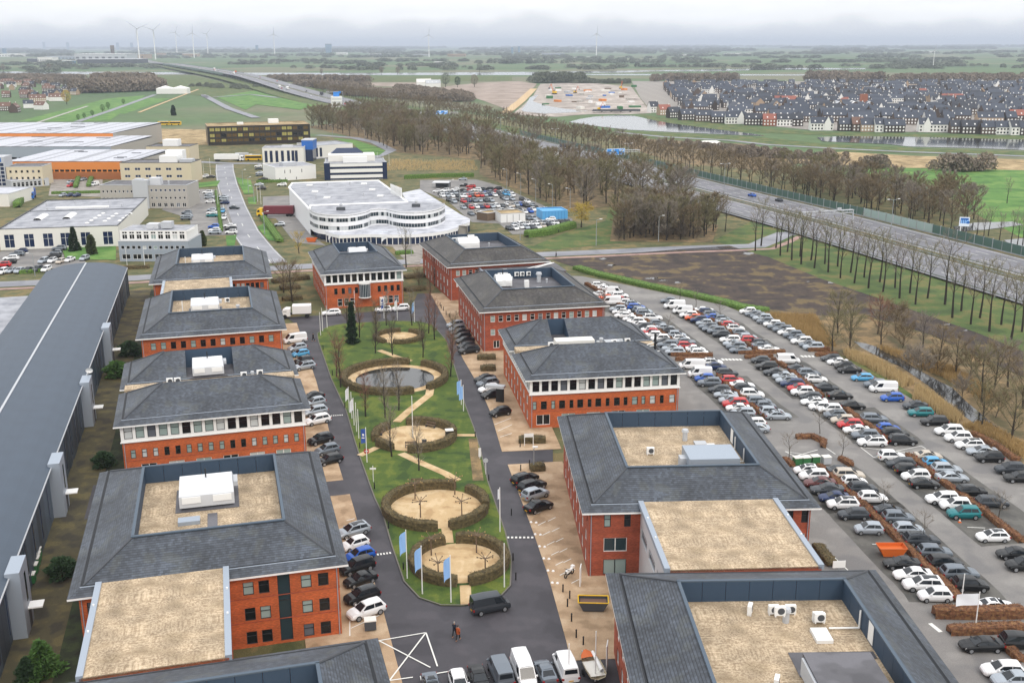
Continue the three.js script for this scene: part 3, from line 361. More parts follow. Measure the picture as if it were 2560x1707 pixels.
function office(o) {
  const a = o.a * Math.PI / 180, ux = Math.cos(a), uz = Math.sin(a), W = o.W || 28, Dp = o.D || 34;
  const fx = -uz, fz = ux; // front normal (towards the court entrance)
  const c = V(o.x + ux * W / 2 - fx * Dp / 2, 0, o.z + uz * W / 2 - fz * Dp / 2);
  const g = thing(o.name || 'office_block', o.label, 'office building', c, -a, 'red brick offices');
  const hw = W / 2 - 0.95, hz = Dp / 2 - 0.95, bm = o.brick || 'brick';
  reseed(o.seed || 9);
  const F = o.front || [], S = o.side || F, cut = o.frontCut;
  const top = o.band ? 6.1 : E8 - 0.1, low = q => o.band ? q.filter(e => e[3] < 6) : q;
  addWall(g, -hw, hz, hw, hz, 0, top, low(F), bm, o.win); addWall(g, hw, hz, hw, -hz, 0, top, low(S), bm, o.win); addWall(g, hw, -hz, -hw, -hz, 0, top, [], bm); addWall(g, -hw, -hz, -hw, hz, 0, top, low(S), bm, o.win);
  if (o.band) { // white timber storey standing a little proud of the brick
    const y0 = 6.05, y1 = E8 - 0.15, n = o.band, cw = (2 * hw - 0.5) / n;
    const side = Math.max(4, Math.round(2 * hz / cw)); const bh = (L, k) => evenly(k, 0.25, L - 0.25).map(x => [x - cw * 0.37, x + cw * 0.37, y0 + 0.42, y1 - 0.32]);
    const q = 0.1; addWall(g, -hw - q, hz + q, hw + q, hz + q, y0, y1, bh(2 * hw + 2 * q, n), 'white', { frame: 'frame_dark', depth: 0.2, ...o.win }); addWall(g, hw + q, hz + q, hw + q, -hz - q, y0, y1, bh(2 * hz + 2 * q, side), 'white', { depth: 0.2, ...o.win }); addWall(g, hw + q, -hz - q, -hw - q, -hz - q, y0, y1, [], 'white'); addWall(g, -hw - q, -hz - q, -hw - q, hz + q, y0, y1, bh(2 * hz + 2 * q, side), 'white', { depth: 0.2, ...o.win });
    const l = new MB(); l.box(-hw - 0.22, hw + 0.22, y0 - 0.12, y0 + 0.04, hz, hz + 0.24); l.build('sill_band', 'white', g);
  }
  const bl = new MB(); for (const y of [2.95, 5.75]) { bl.box(-hw - 0.03, hw + 0.03, y, y + 0.09, hz - 0.01, hz + 0.035); bl.box(hw - 0.01, hw + 0.035, y, y + 0.09, -hz, hz); bl.box(-hw - 0.035, -hw + 0.01, y, y + 0.09, -hz, hz); } bl.build('brick_course', 'brick_red', g);
  for (const x of [-hw + 0.25, hw - 0.25]) new MB().bar([x, 0, hz + 0.09], [x, top - 0.2, hz + 0.09], 0.055, 0.055, 6).build('downpipe', 'zinc', g);
  if (o.type === 'bars') { // two parallel hipped bars with a gravel valley between
    for (const [z0, z1, notch] of [[0.9, Dp / 2, false], [-Dp / 2, -1.4, true]]) { const mid = (z0 + z1) / 2, I = [-W / 2 + 7, W / 2 - 7, mid - 0.05, mid + 0.05]; slopedRoof(g, W, z0, z1, I, { ridge: 12.5, mat: o.slate, notch: notch ? o.notch || [-3.8, 3.8] : null }); }
    const f = new MB(); f.box(-W / 2 + 0.9, W / 2 - 0.9, 8.4, 9.45, -1.5, 1.1); f.build('valley_roof', 'roof_gravel', g);
    const nx = o.notch || [-3.8, 3.8]; if (!o.notch) plantUnit(g, -0.3, -4.8, 5.0, 4.4, 2.6, 9.4, {}); acUnit(g, -6.4, 9.5, 0.1); acUnit(g, -5.2, 9.5, 0.2); acUnit(g, 5.2, 9.5, 0.2); vent(g, 6.6, 9.4, 0, 0.8); acUnit(g, 7.8, 9.5, -0.2);
  } else {
    const I = o.inner || [-W / 2 + 6.2, W / 2 - 6.2, -Dp / 2 + 8, Dp / 2 - 6.1], wl = 9.85; slopedRoof(g, W, -Dp / 2, Dp / 2, I, { ridge: 12, mat: o.slate, hip: o.hip });
    new MB().prism([[I[0], I[2]], [I[1], I[2]], [I[1], I[3]], [I[0], I[3]]], wl - 0.3, wl).build('well_floor', o.well || 'roof_gravel', g);
    // panelled parapet walls of the well: each cladding panel is a piece
    const rim = new MB(); const pan = (x0, z0, x1, z1) => { const L = Math.hypot(x1 - x0, z1 - z0), n = Math.max(1, Math.round(L / 2.2)), t = -Math.atan2(z1 - z0, x1 - x0), gg = cached('wp' + (L / n).toFixed(2), () => new MB().box(0.02, L / n - 0.02, wl, 12.06, -0.06, 0.02).geo()); for (let i = 0; i < n; i++) { const p = mesh('cladding_panel', gg, 'blue_wall', g); p.position.set(x0 + (x1 - x0) * i / n, 0, z0 + (z1 - z0) * i / n); p.rotation.y = t; } };
    pan(I[0], I[2], I[1], I[2]); pan(I[1], I[2], I[1], I[3]); pan(I[1], I[3], I[0], I[3]); pan(I[0], I[3], I[0], I[2]);
    const q = 0.22; for (const [x0, x1, z0, z1] of [[I[0] - q, I[1] + q, I[2] - q, I[2] + 0.1], [I[0] - q, I[1] + q, I[3] - 0.1, I[3] + q], [I[0] - q, I[0] + 0.1, I[2], I[3]], [I[1] - 0.1, I[1] + q, I[2], I[3]]]) rim.box(x0, x1, 12.0, 12.14, z0, z1); rim.build('coping', 'coping', g);
    if (o.plant) plantUnit(g, ...o.plant);
    (o.fit || (() => {}))(g, wl, I);
  }
  return { g, hw, hz, c, a };
}
// window patterns
const twos = (W, y, h, w, pairs, o) => pairs.flatMap(x => rowHoles([x - w * 0.62, x + w * 0.62], w, y, h, o));
const patA = L => [...rowHoles(evenly(14, 1.2, L - 1.2), 0.95, 6.35, 1.35), ...rowHoles(evenly(14, 1.2, L - 1.2), 0.95, 3.5, 1.35), ...rowHoles(evenly(9, 1.5, L - 1.5), 1.3, 0.75, 1.6, { frame: 'white', bars: 'v' })];
const patBand = L => [...rowHoles(evenly(16, 0.6, L - 0.6), 0.72, 3.35, 1.35), ...rowHoles(evenly(6, 1.5, L - 1.5), 2.2, 0.6, 1.75, { frame: 'white', bars: 'v' })];
const side = L => [...rowHoles(evenly(15, 1, L - 1), 0.85, 6.3, 1.35), ...rowHoles(evenly(8, 1.4, L - 1.4), 1.5, 3.3, 1.6, { frame: 'white', bars: 'v' }), ...rowHoles(evenly(8, 1.4, L - 1.4), 1.5, 0.6, 1.75, { frame: 'white', bars: 'v' })];
const LW = 28 - 1.9, LD = 34 - 1.9;
// western row, from the near end
const L5F = [...[16.6, 18.2, 22.6, 24.4].flatMap(x => [6.2, 3.2, 0.4].map(y => [x - 0.55, x + 0.55, y, y + 1.5])), ...rowHoles([1.2], 1.0, 6.2, 1.5), [19.6, 20.9, 0.3, 8.2, { pane: 'glass_teal', bars: 'h' }]];
const l5 = office({ x: -44.5, z: -95.5, a: -15.2, seed: 51, label: 'red brick office with gravel link roof, beside the lane of green bins', front: L5F, side: side(LD), plant: [-0.4, -2.2, 6.2, 5.6, 2.8, 9.85, {}], fit: (g, wl) => { const m = new MB(); m.box(-3.6, -1.2, wl, wl + 0.45, 3.4, 4.8); m.build('roof_hatch', 'zinc', g); new MB().box(-0.4, 0.7, wl + 0.01, wl + 0.05, 2.2, 10).build('walkway', 'felt_dark', g); acUnit(g, 0.2, wl + 0.6, 9.6); } });
office({ x: -30.7, z: -48.1, a: -15.2, seed: 52, label: 'near brick office of the western row, cut off by the picture edge', front: [], side: side(LD) });
office({ x: -57.8, z: -145.2, a: -16.6, W: 28.4, D: 33.5, type: 'bars', band: 16, seed: 53, win: { blind: 0.5 }, label: 'red brick office with white window storey and twin roofs, western row', front: patBand(26.5), side: side(31.6) });
const l2 = office({ x: -70.8, z: -193, a: -15.3, seed: 54, label: 'red brick office with stained slates behind the twin-roofed western office', front: [...rowHoles(evenly(13, 1.2, LW - 1.2), 0.95, 6.2, 1.4), ...rowHoles(evenly(13, 1.2, LW - 1.2), 0.95, 3.3, 1.4)], side: side(LD), plant: [-1.2, 1.5, 5.6, 4.0, 2.6, 9.85, {}], fit: (g, wl) => { vent(g, 5.2, wl, 4.5, 1.1); pipe(g, [[-5.6, wl, 3], [-5.6, wl + 2.6, 3]]); acUnit(g, 3.2, wl, -4.5); } });
const l1 = office({ x: -84, z: -241, a: -14.8, seed: 55, label: 'farthest brick office of the western row by the cross street', front: rowHoles(evenly(12, 12, LW - 1), 0.85, 6.2, 1.4), side: side(LD), plant: [-2.0, 2, 5.2, 3.6, 2.6, 9.85, {}], fit: (g, wl) => { pipe(g, [[-6, wl, 4], [-6, wl + 2.6, 4]]); } });
// head of the court
const c1 = office({ name: 'office_block', x: -45.9, z: -250.8, a: -16, W: 21, D: 31, band: 12, seed: 56, hip: 'dark_grey', win: { blind: 0.12 }, label: 'square brick office with glass stair bay at the head of the court', front: [...rowHoles([2.6, 4.4, 6.0, 7.6, 13.2, 14.8, 16.4, 17.9], 0.8, 3.5, 1.5), ...rowHoles([3.5, 5.1, 6.5], 1.15, 0.5, 1.9, { frame: 'white', bars: 'h' }), ...rowHoles([14.6, 16.0, 17.4], 1.15, 0.5, 1.9, { frame: 'white', bars: 'h' })], side: side(29), inner: [-4.6, 4.6, -7.6, 6.5], well: 'felt_dark', plant: [0.6, -0.5, 4.6, 3.2, 2.2, 9.85, {}] });
{ // rounded glass stair bay
  const m = new MB(), gl = new MB(), r = 1.35, z0 = c1.hz; for (let i = 0; i < 10; i++) { const t0 = i / 10 * Math.PI, t1 = (i + 1) / 10 * Math.PI, p = t => [Math.cos(t) * r, z0 + 0.55 + Math.sin(t) * r * 0.75]; const A = p(t0), B = p(t1); gl.quad([A[0], 2.7, A[1]], [B[0], 2.7, B[1]], [B[0], 5.9, B[1]], [A[0], 5.9, A[1]]); m.bar([A[0], 2.7, A[1]], [A[0], 5.9, A[1]], 0.05, 0.05, 4); }
  const b = gl.build('stair_bay', 'glass_teal', c1.g); m.build('mullion', 'light_grey', b); const cap = new MB(), ring = []; for (let i = 0; i <= 12; i++) { const t = i / 12 * Math.PI; ring.push([Math.cos(t) * (r + 0.15), z0 + 0.55 + Math.sin(t) * (r + 0.15) * 0.75]); } ring.push([-r - 0.15, z0], [r + 0.15, z0]); cap.prism(ring, 5.9, 6.25, true); cap.prism(ring, 2.45, 2.7, true); cap.build('bay_rim', 'white', b);
  new MB().box(3.6, 5.0, 0, 2.2, z0, z0 + 1.3).build('entrance_box', 'white', c1.g);
}
// eastern row
office({ x: -16, z: -259, a: -16.5, W: 27, D: 35, brick: 'brick_red', slate: 'slate_brown', seed: 57, win: { frame: 'white', blind: 0.55 }, label: 'dark-tiled red brick office beside the cross street, eastern row', front: patA(25.1), side: side(33.1), well: 'felt_dark', fit: (g, wl) => { plantUnit(g, -3.6, -1, 5.6, 4.2, 2.9, wl, { mat: 'white' }); new MB().bar([-3.5, wl + 3.1, -1.5], [-1.6, wl + 3.1, -1.5], 0.3, 0.3, 10).build('duct', 'white', g); pipe(g, [[-7, wl + 2.2, -4.4], [-4.6, wl + 2.2, -4.4]], 0.16); vent(g, 2.6, wl, -2, 0.7); new MB().box(2, 4.6, wl, wl + 0.2, 1.6, 2.6).build('roof_light', 'white', g); } });
office({ x: -6.7, z: -213, a: -12, W: 28, D: 34, brick: 'brick_red', slate: 'slate_brown', seed: 58, win: { frame: 'white', blind: 0.3 }, label: 'red brick office with six wall-mounted roof coolers behind russet trees', front: patA(26.1), side: side(LD), well: 'felt_dark', fit: (g, wl, I) => { for (const x of [-4.5, -3.2, -0.6, 0.7, 2.2]) acUnit(g, x, wl + 0.6, I[2] + 0.5); plantUnit(g, -5.2, -2, 3.6, 3.4, 2.6, wl, { mat: 'white' }); vent(g, 3.6, wl, -4, 1.7); vent(g, 5.2, wl, -3, 0.7); new MB().box(-0.8, 0.2, wl, wl + 1.6, 0.2, 1.0).build('switch_cabinet', 'white', g); new MB().box(1.6, 2.9, wl, wl + 0.3, 2, 3).build('roof_light', 'white', g); } });
const r3 = office({ x: 2.2, z: -166.8, a: -8.6, W: 27.4, D: 33, type: 'bars', band: 16, seed: 59, notch: [-5.4, -2.2], win: { blind: 0.3 }, label: 'red brick office with white window storey and twin roofs, eastern row', front: [...[0.75, 2.3, 3.9, 5.4, 7.0, 8.5, 10.1, 11.6, 13.2, 14.8, 16.3, 17.9, 19.4, 21.0, 22.6, 24.4].map((x, i) => [x - (i % 2 ? 0.5 : 0.33), x + (i % 2 ? 0.5 : 0.33), 3.3, 4.75]), ...rowHoles([2.2, 6.5, 10.8, 15.1, 19.4], 2.3, 0.6, 1.8, { frame: 'white', bars: 'v' })], side: side(31.1) });
const r4F = [...rowHoles([2.2, 4.6, 24.2, 26.0], 0.8, 6.5, 1.6, { blind: 0.6 }), [1.8, 4.6, 3.3, 5.1, { frame: 'white', bars: 'v', pane: 'glass_teal' }], [1.8, 4.6, 0.3, 2.3, { bars: 'v', pane: 'blind' }], [23.6, 26.2, 3.3, 5.1, { frame: 'white', bars: 'v', pane: 'glass_dark' }]];
const r4 = office({ x: 8.2, z: -115.4, a: -2.6, W: 28.6, D: 34, seed: 60, brick: 'brick_red', label: 'red brick office with gravel link roof beside the motorcycle', front: r4F, side: side(LD), fit: (g, wl, I) => {
  const u = new MB(); u.box(0.2, 6.6, wl, wl + 1.9, 3.2, 8.2); u.build('plant_room', 'zinc', g); new MB().box(-3.6, 0.2, wl + 0.01, wl + 0.05, 5.6, 8.6).build('mat', 'felt_dark', g); new MB().box(-0.6, 0.3, wl, wl + 1.3, 5, 6.4).build('duct', 'light_grey', g); acUnit(g, -3.6, wl, 1.5); acUnit(g, 4.6, wl, 0.6); vent(g, 2.0, wl, -3.4, 1.2); new MB().box(3.0, 4.6, wl, wl + 0.25, -2.6, -1.2).build('roof_hatch', 'light_grey', g); pipe(g, [[I[1] - 0.2, wl + 1.9, 0.5], [I[1] - 0.2, wl + 0.2, 0.5], [I[1] - 1.8, wl + 0.2, 0.5]]); pipe(g, [[I[1] - 0.2, wl + 2, 5], [I[1] - 0.2, wl + 0.2, 5], [I[1] - 2, wl + 0.2, 5]]); new MB().box(I[1] - 0.09, I[1] - 0.05, wl + 0.2, wl + 2.1, -2.4, -1.2).build('door', 'white', g); } });
const r5 = office({ x: 10.4, z: -66.7, a: -1.2, W: 28.4, D: 34, seed: 61, brick: 'brick_red', label: 'near brick office of the eastern row with boxy roof coolers', front: [], side: side(LD), fit: (g, wl, I) => {
  const z = -6.6; acUnit(g, -1.6, wl, z, 1.2); acUnit(g, 0.6, wl, z + 0.2); acUnit(g, 2.2, wl, z + 0.2); acUnit(g, 0.6, wl + 1.0, z + 2.2); vent(g, 1.4, wl, z + 1.6, 1.1); acUnit(g, 4.4, wl, z + 1.6); acUnit(g, 4.4, wl + 0.2, z + 2.1); new MB().box(3.2, 4.7, wl, wl + 0.35, z + 3.2, z + 5.4).build('roof_hatch', 'white', g); new MB().box(0.2, I[1] - 0.2, wl + 0.01, wl + 0.05, 0.2, 1.3).build('walkway', 'felt_dark', g);
  new MB().box(0.2, 1.3, wl + 0.015, wl + 0.055, 1.3, 4).build('walkway', 'felt_dark', g); const u = new MB(); u.box(0.4, 6.2, wl, wl + 2.1, 3.6, 10); u.build('plant_room', 'felt_dark', g); new MB().box(0.2, 0.4, wl + 0.3, wl + 1.9, 4, 10).build('panel', 'light_grey', g); acUnit(g, -2.2, wl, 5.4, 1.2); pipe(g, [[I[1] - 0.2, wl + 2, -3.5], [I[1] - 0.2, wl + 0.2, -3.5], [I[1] - 3, wl + 0.2, -3.5]]); new MB().box(I[1] - 0.09, I[1] - 0.05, wl + 0.2, wl + 2.2, -1.6, -0.4).build('door', 'white', g); } });
// low links with gravel roofs between neighbouring blocks
function link(o) { const g = thing('link_building', o.label, 'link building', o.b.c, -o.b.a, 'gravel-roofed links between the brick offices'); reseed(3); const { x0, x1, z0, z1, h = 9.35 } = o; const m = new MB();
  addWall(g, x0, z1, x1, z1, 0, h, [], o.mat || 'brick'); addWall(g, x0, z0, x0, z1, 0, h, o.glass ? evenly(3, 0.6, z1 - z0 - 0.6).map(x => [x - 2, x + 2, 5.4, 6.8, { pane: 'glass_dark', frame: 'light_grey' }]) : [], o.glass ? 'white_metal' : o.mat || 'brick'); addWall(g, x1, z1, x1, z0, 0, h, [], o.mat || 'brick');
  new MB().box(x0 + 0.2, x1 - 0.2, h - 0.2, h + 0.1, z0, z1).build('roof', o.roof || 'roof_gravel', g); new MB().box(x0 - 0.25, x0 + 0.35, h - 0.25, h + 0.28, z0, z1).build('roof_edge', 'zinc', g); new MB().box(x1 - 0.35, x1 + 0.25, h - 0.25, h + 0.28, z0, z1).build('roof_edge', 'zinc', g);
  for (const [x, z] of [[x0 + 0.05, z0 + 5], [x0 + 0.05, z0 + 10], [x1, z0 + 5], [x1, z0 + 10]]) new MB().bar([x, h + 0.2, z], [x, h + 0.45, z], 0.1, 0.1, 6).build('roof_vent', 'white', g); return g; }
link({ b: l5, x0: -11.1, x1: 1.5, z0: 15.55, z1: 33, label: 'low brick link with gravel roof between the two near western offices' });
link({ b: r4, x0: -7.2, x1: 9.1, z0: 15.55, z1: 32.6, glass: true, mat: 'brick_red', label: 'low link with gravel roof and glazed side between the near eastern offices' });
link({ b: l2, x0: -10.6, x1: 4.4, z0: -32, z1: -15.5, label: 'low brick link with gravel roof between the far western offices' });
{ const o = V(-3, 0, -241), g = thing('link_building', 'low flat-roofed link with leaning antenna mast between the far eastern offices', 'link building', T(2, 1, 120, 900, 7.6).setY(0), 0.25, 'gravel-roofed links between the brick offices'); new MB().box(-11, 9, 0, 7.6, -5.5, 5.5).build('wall', 'brick_red', g); new MB().box(-11.2, 9.2, 7.6, 7.8, -5.7, 5.7).build('roof', 'felt_dark', g); new MB().box(-11.5, -11.2, 7.4, 8.1, -5.7, 5.7).build('roof_edge', 'zinc', g); new MB().box(-6, -5, 7.8, 8.1, 1, 2).build('roof_light', 'white', g); pipe(g, [[-2, 7.9, 2.5], [7, 8.8, 0]], 0.12); pipe(g, [[-1, 7.9, 3.6], [7.4, 8.9, 0.5]], 0.12); }
{ // steel mast bracket on the twin-roofed eastern office
  const p = T(2, 2, 1180, 40, 10.5), g = thing('antenna_mast', 'black antenna on white steel struts at the twin-roofed eastern office', 'antenna mast', p.setY(9.4), 0); new MB().bar([2.6, 0, 0], [2.6, 3.4, 0], 0.22, 0.22, 8).build('antenna', 'black', g); const m = new MB(); for (const [a, b] of [[[-2.5, 0, 0.6], [2.5, 1.8, 0]], [[-2.2, 0, -0.8], [2.5, 1.2, 0]], [[-1, 0, 1.4], [2.5, 0.6, 0]], [[0.8, 0, 0.8], [3.4, 0.4, 0.6]]]) m.bar(a, b, 0.08, 0.08, 5); m.build('strut', 'white', g); }
{ // pale plant deck between the twin eastern roofs
  new MB().box(-5.6, 1.4, 9.5, 10.9, -1.3, 1.3).build('plant_deck', 'offwhite', r3.g); new MB().box(3.6, 6.8, 9.5, 10.2, -1.2, 1.2).build('solar_louvre', 'light_grey', r3.g); vent(r3.g, 2.2, 9.4, 0.4, 0.8); vent(r3.g, 3.0, 9.4, -0.5, 1.0); }

// ---- the long grey hall with the arched roof
{
  const L = 215, Wd = 18.6, g = thing('grey_hall', 'long slate-blue hall with arched metal roof beside the western offices', 'hall', hallA.clone(), Math.atan2(0.2606, 0.9654) );
  // local: +z runs along the wall line towards the camera, -x into the hall
  const prof = []; for (let i = 0; i <= 14; i++) { const t = i / 14 * 2 - 1; prof.push([-(Wd / 2) + t * -(Wd / 2 + 0.35), 7.4 + 1.75 * (1 - Math.abs(t) ** 2.4)]); }
  const m = new MB(); let arc = 0; for (let i = 0; i < prof.length - 1; i++) { const [x0, y0] = prof[i], [x1, y1] = prof[i + 1], s = Math.hypot(x1 - x0, y1 - y0); for (let k = 0; k < 5; k++) { const z0 = -0.4 + L * k / 5, z1 = -0.4 + L * (k + 1) / 5; m.quad([x0, y0, z1], [x0, y0, z0], [x1, y1, z0], [x1, y1, z1], [[arc, z1], [arc, z0], [arc + s, z0], [arc + s, z1]]); } arc += s; }
  const rf = m.build('roof', 'metal_roof', g); new MB().box(-Wd / 2 - 0.17, -Wd / 2 + 0.17, 9.1, 9.26, 0, L).build('ridge_strip', 'light_grey', rf);
  const ed = new MB(); ed.bar([0.42, 7.32, 0], [0.42, 7.32, L], 0.09, 0.09, 5); ed.build('gutter', 'light_grey', rf);
  const end = new MB(); for (let i = 0; i < prof.length - 1; i++) end.quad([prof[i][0], 0, 0], [prof[i + 1][0], 0, 0], [prof[i + 1][0], prof[i + 1][1], 0], [prof[i][0], prof[i][1], 0]); end.build('wall', 'dark_grey', g); new MB().box(-Wd, -Wd + 0.2, 0, 7.4, 0, L).build('wall', 'dark_grey', g);
  // side wall: ribbed dark panels of varying tone, tall windows, grey stair towers with a small canopy
  hx('panel_slate', 0x414d59, 0.5); hx('panel_slate_b', 0x4d5a67, 0.5); hx('panel_slate_c', 0x353e48, 0.5); reseed(21);
  const pg = new MB().box(-0.2, 0, 0, 7.2, 0.03, 1.97).geo(), tw = new MB().box(0, 0.05, 1.2, 6.6, 0.7, 1.3).geo(), tx = new MB().quad([0.01, 1.6, 0.4], [0.01, 1.6, 1.6], [0.01, 2.6, 1.6], [0.01, 2.6, 0.4]).geo();
  for (let i = 0; i < 108; i++) { const z = i * 2; const p = mesh('wall_panel', pg, ['panel_slate', 'panel_slate_b', 'panel_slate_c', 'panel_slate'][Math.floor(rnd() * 4)], g); p.position.set(rnd() < 0.3 ? 0.08 : 0, 0, z); if (i % 3 === 1) { const w = mesh('window', tw, 'glass_blue', p); } }
  for (const s of [60, 97, 134, 166, 198]) { const t = new MB().box(0, 1.5, 0, 7.9, s, s + 4.4).build('stair_tower', 'zinc', g); new MB().box(1.5, 3.0, 2.6, 2.75, s + 1, s + 2.6).build('canopy', 'white', t); new MB().box(1.5, 1.53, 3.4, 6.8, s + 1.6, s + 2.3).build('window', 'glass_dark', t); new MB().box(1.5, 1.54, 0, 2.3, s + 1.1, s + 2.3).build('door', 'dark_grey', t); }
  const dish = new THREE.SphereGeometry(0.7, 14, 8, 0, 6.3, 0, 1); const dm = mesh('dish', dish, 'white', g); dm.position.set(1.2, 8.6, 97.5); dm.rotation.set(-1.2, 0.4, 0); new MB().bar([0.8, 7.4, 97.5], [1.15, 8.5, 97.5], 0.05).build('dish_arm', 'steel', g);
  new MB().box(-42, -Wd - 0.1, 0, 4.6, 16, 64).build('annexe_wall', 'dark_grey', g); new MB().box(-42.3, -Wd - 0.1, 4.6, 4.9, 15.7, 40).build('annexe_roof', 'felt_roof', g); new MB().box(-42.3, -Wd - 0.1, 4.6, 5.1, 40.2, 120).build('annexe_roof', 'felt_roof', g); acUnit(g, -26, 5.1, 58); vent(g, -27.5, 5, 60, 0.9);
}

// ---------------------------------------------------------------- industrial quarter beyond the cross street
// a flat-roofed block: front edge from A to B at ground level, depth behind it
function block(o) {
  const A = o.A.clone().setY(0), B = o.B.clone().setY(0), L = A.distanceTo(B), g = thing(o.name, o.label, o.cat || 'building', A, -Math.atan2(B.z - A.z, B.x - A.x), o.group), d = o.depth, h = o.h, m = o.mat;
  reseed(o.seed || 4);
  addWall(g, 0, 0, L, 0, 0, h, o.front || [], m, { depth: 0.12, ...o.win }); addWall(g, L, 0, L, -d, 0, h, o.side || [], o.sideMat || m, { depth: 0.12, ...o.win }); addWall(g, L, -d, 0, -d, 0, h, [], m); addWall(g, 0, -d, 0, 0, 0, h, o.side || [], o.sideMat || m, { depth: 0.12, ...o.win });
  const r = new MB(); r.box(0.3, L - 0.3, h - 0.5, h - 0.25, -d + 0.3, -0.3); const rf = r.build('roof', o.roof || 'felt_roof', g); const c = new MB(), e = 0.32, hh = h + 0.06; c.box(-0.08, L + 0.08, h - 0.1, hh, -e, 0.08); c.box(-0.08, L + 0.08, h - 0.1, hh, -d - 0.08, -d + e); c.box(-0.08, e, h - 0.1, hh, -d + e, -e); c.box(L - e, L + 0.08, h - 0.1, hh, -d + e, -e); c.build('parapet', o.coping || 'light_grey', rf);
  return { g, L, h, d };
}
const sub = (g, name, mat, ...b) => new MB().box(...b).build(name, mat, g);
const grid = (n, a, b, w, ys, h, o) => ys.flatMap(y => rowHoles(evenly(n, a, b), w, y, h, o));

{ // white hall with six tall windows, and its grey-blue office wing
  const A = T(0, 1, 0, 730), B = T(0, 1, 1095, 692), L = A.distanceTo(B), f = [0.083, 0.246, 0.404, 0.55, 0.72, 0.908];
  const { g } = block({ name: 'white_hall', label: 'large white hall with six tall dark windows and domed rooflights', A, B, depth: 66, h: 6.7, mat: 'offwhite', roof: 'felt_roof', coping: 'dark_grey', front: f.map(t => [L * t - 1.5, L * t + 1.5, 0.7, 4.9, { bars: 'hv', frame: 'white', pane: 'glass_blue' }]) });
  MATS.offwhite.color.set(0xdcdad3);
  const dome = new THREE.SphereGeometry(0.75, 10, 5, 0, 6.3, 0, 1.45); for (const [u, n, v0] of [[0.7, 5, 8], [0.84, 4, 11], [0.97, 4, 11]]) for (let i = 0; i < n; i++) { const d = mesh('dome_rooflight', dome, 'white', g); d.position.set(L * u + i * 0.35, 6.45, -v0 - i * 5.2); d.scale.set(1, 0.55, 1); }
  for (const [u, v] of [[0.21, 18], [0.46, 19]]) { const m = new MB(); for (let i = 0; i < 6; i++) { const a0 = i / 6 * Math.PI, a1 = (i + 1) / 6 * Math.PI, p = a => [Math.cos(a) * 1.3, 6.45 + Math.sin(a) * 0.7]; const [x0, y0] = p(a0), [x1, y1] = p(a1); m.quad([L * u + x0, y0, -v], [L * u + x0, y0, -v - 11], [L * u + x1, y1, -v - 11], [L * u + x1, y1, -v]); } m.build('barrel_rooflight', 'white', g); }
  sub(g, 'roof_duct', 'white', L * 0.22, L * 0.72, 6.4, 7.0, -45, -43.6); sub(g, 'expansion_joint', 'dark_grey', 0.5, L - 0.5, 6.4, 6.62, -39, -38.4); for (const [x, z] of [[3, 52], [12, 56], [24, 54], [6, 40], [30, 45]]) { vent(g, x, 6.4, -z, 0.8); } 
  const w = block({ name: 'office_wing', label: 'grey-blue office wing with white louvred top storey beside the white hall', A: T(0, 1, 1098, 832), B: T(0, 1, 1738, 832), depth: 13, h: 6.1, mat: 'zinc', roof: 'felt_roof', front: [...rowHoles(evenly(12, 0.4, 20), 1.05, 3.7, 1.05, { frame: 'white', bars: 'n' }), ...rowHoles(evenly(6, 0.4, 20), 2.5, 0.7, 1.5, { frame: 'white', bars: 'v' })], win: { blind: 0.15 } });
  const gg = w.g, LL = w.L; addWall(gg, 0.5, -0.7, LL - 0.5, -0.7, 6.1, 9.2, [...rowHoles(evenly(9, 0.3, LL - 1.3), 1.5, 6.6, 1.4, { frame: 'white', bars: 'v' }), ...rowHoles(evenly(9, 0.3, LL - 1.3), 1.5, 8.2, 0.6, { frame: 'white', bars: 'v' })], 'white', { depth: 0.15, blind: 0.1 }); addWall(gg, LL - 0.5, -0.7, LL - 0.5, -12, 6.1, 9.2, [], 'white'); addWall(gg, 0.5, -12, 0.5, -0.7, 6.1, 9.2, [], 'white'); sub(gg, 'upper_roof', 'felt_roof', 0.7, LL - 0.7, 8.9, 9.05, -12, -0.9);
  for (let i = 0; i < 6; i++) sub(gg, 'sun_slat', 'white', LL - 0.9, LL + 0.3, 8.9, 9.0, -1.2 - i * 1.2, -0.9 - i * 1.2);
  const u = sub(gg, 'plant_room', 'white_metal', 7.5, 11, 9.1, 10.6, -7, -4); sub(gg, 'plant_room', 'light_grey', 12, 15, 9.3, 11.2, -6.6, -3.6); vent(gg, 6.6, 9, -4, 0.9); vent(gg, 10, 9, -2.8, 0.7);
  for (const x of [3.4, 7.4]) { const p = gg.localToWorld(V(x, 0, 6)); }
}
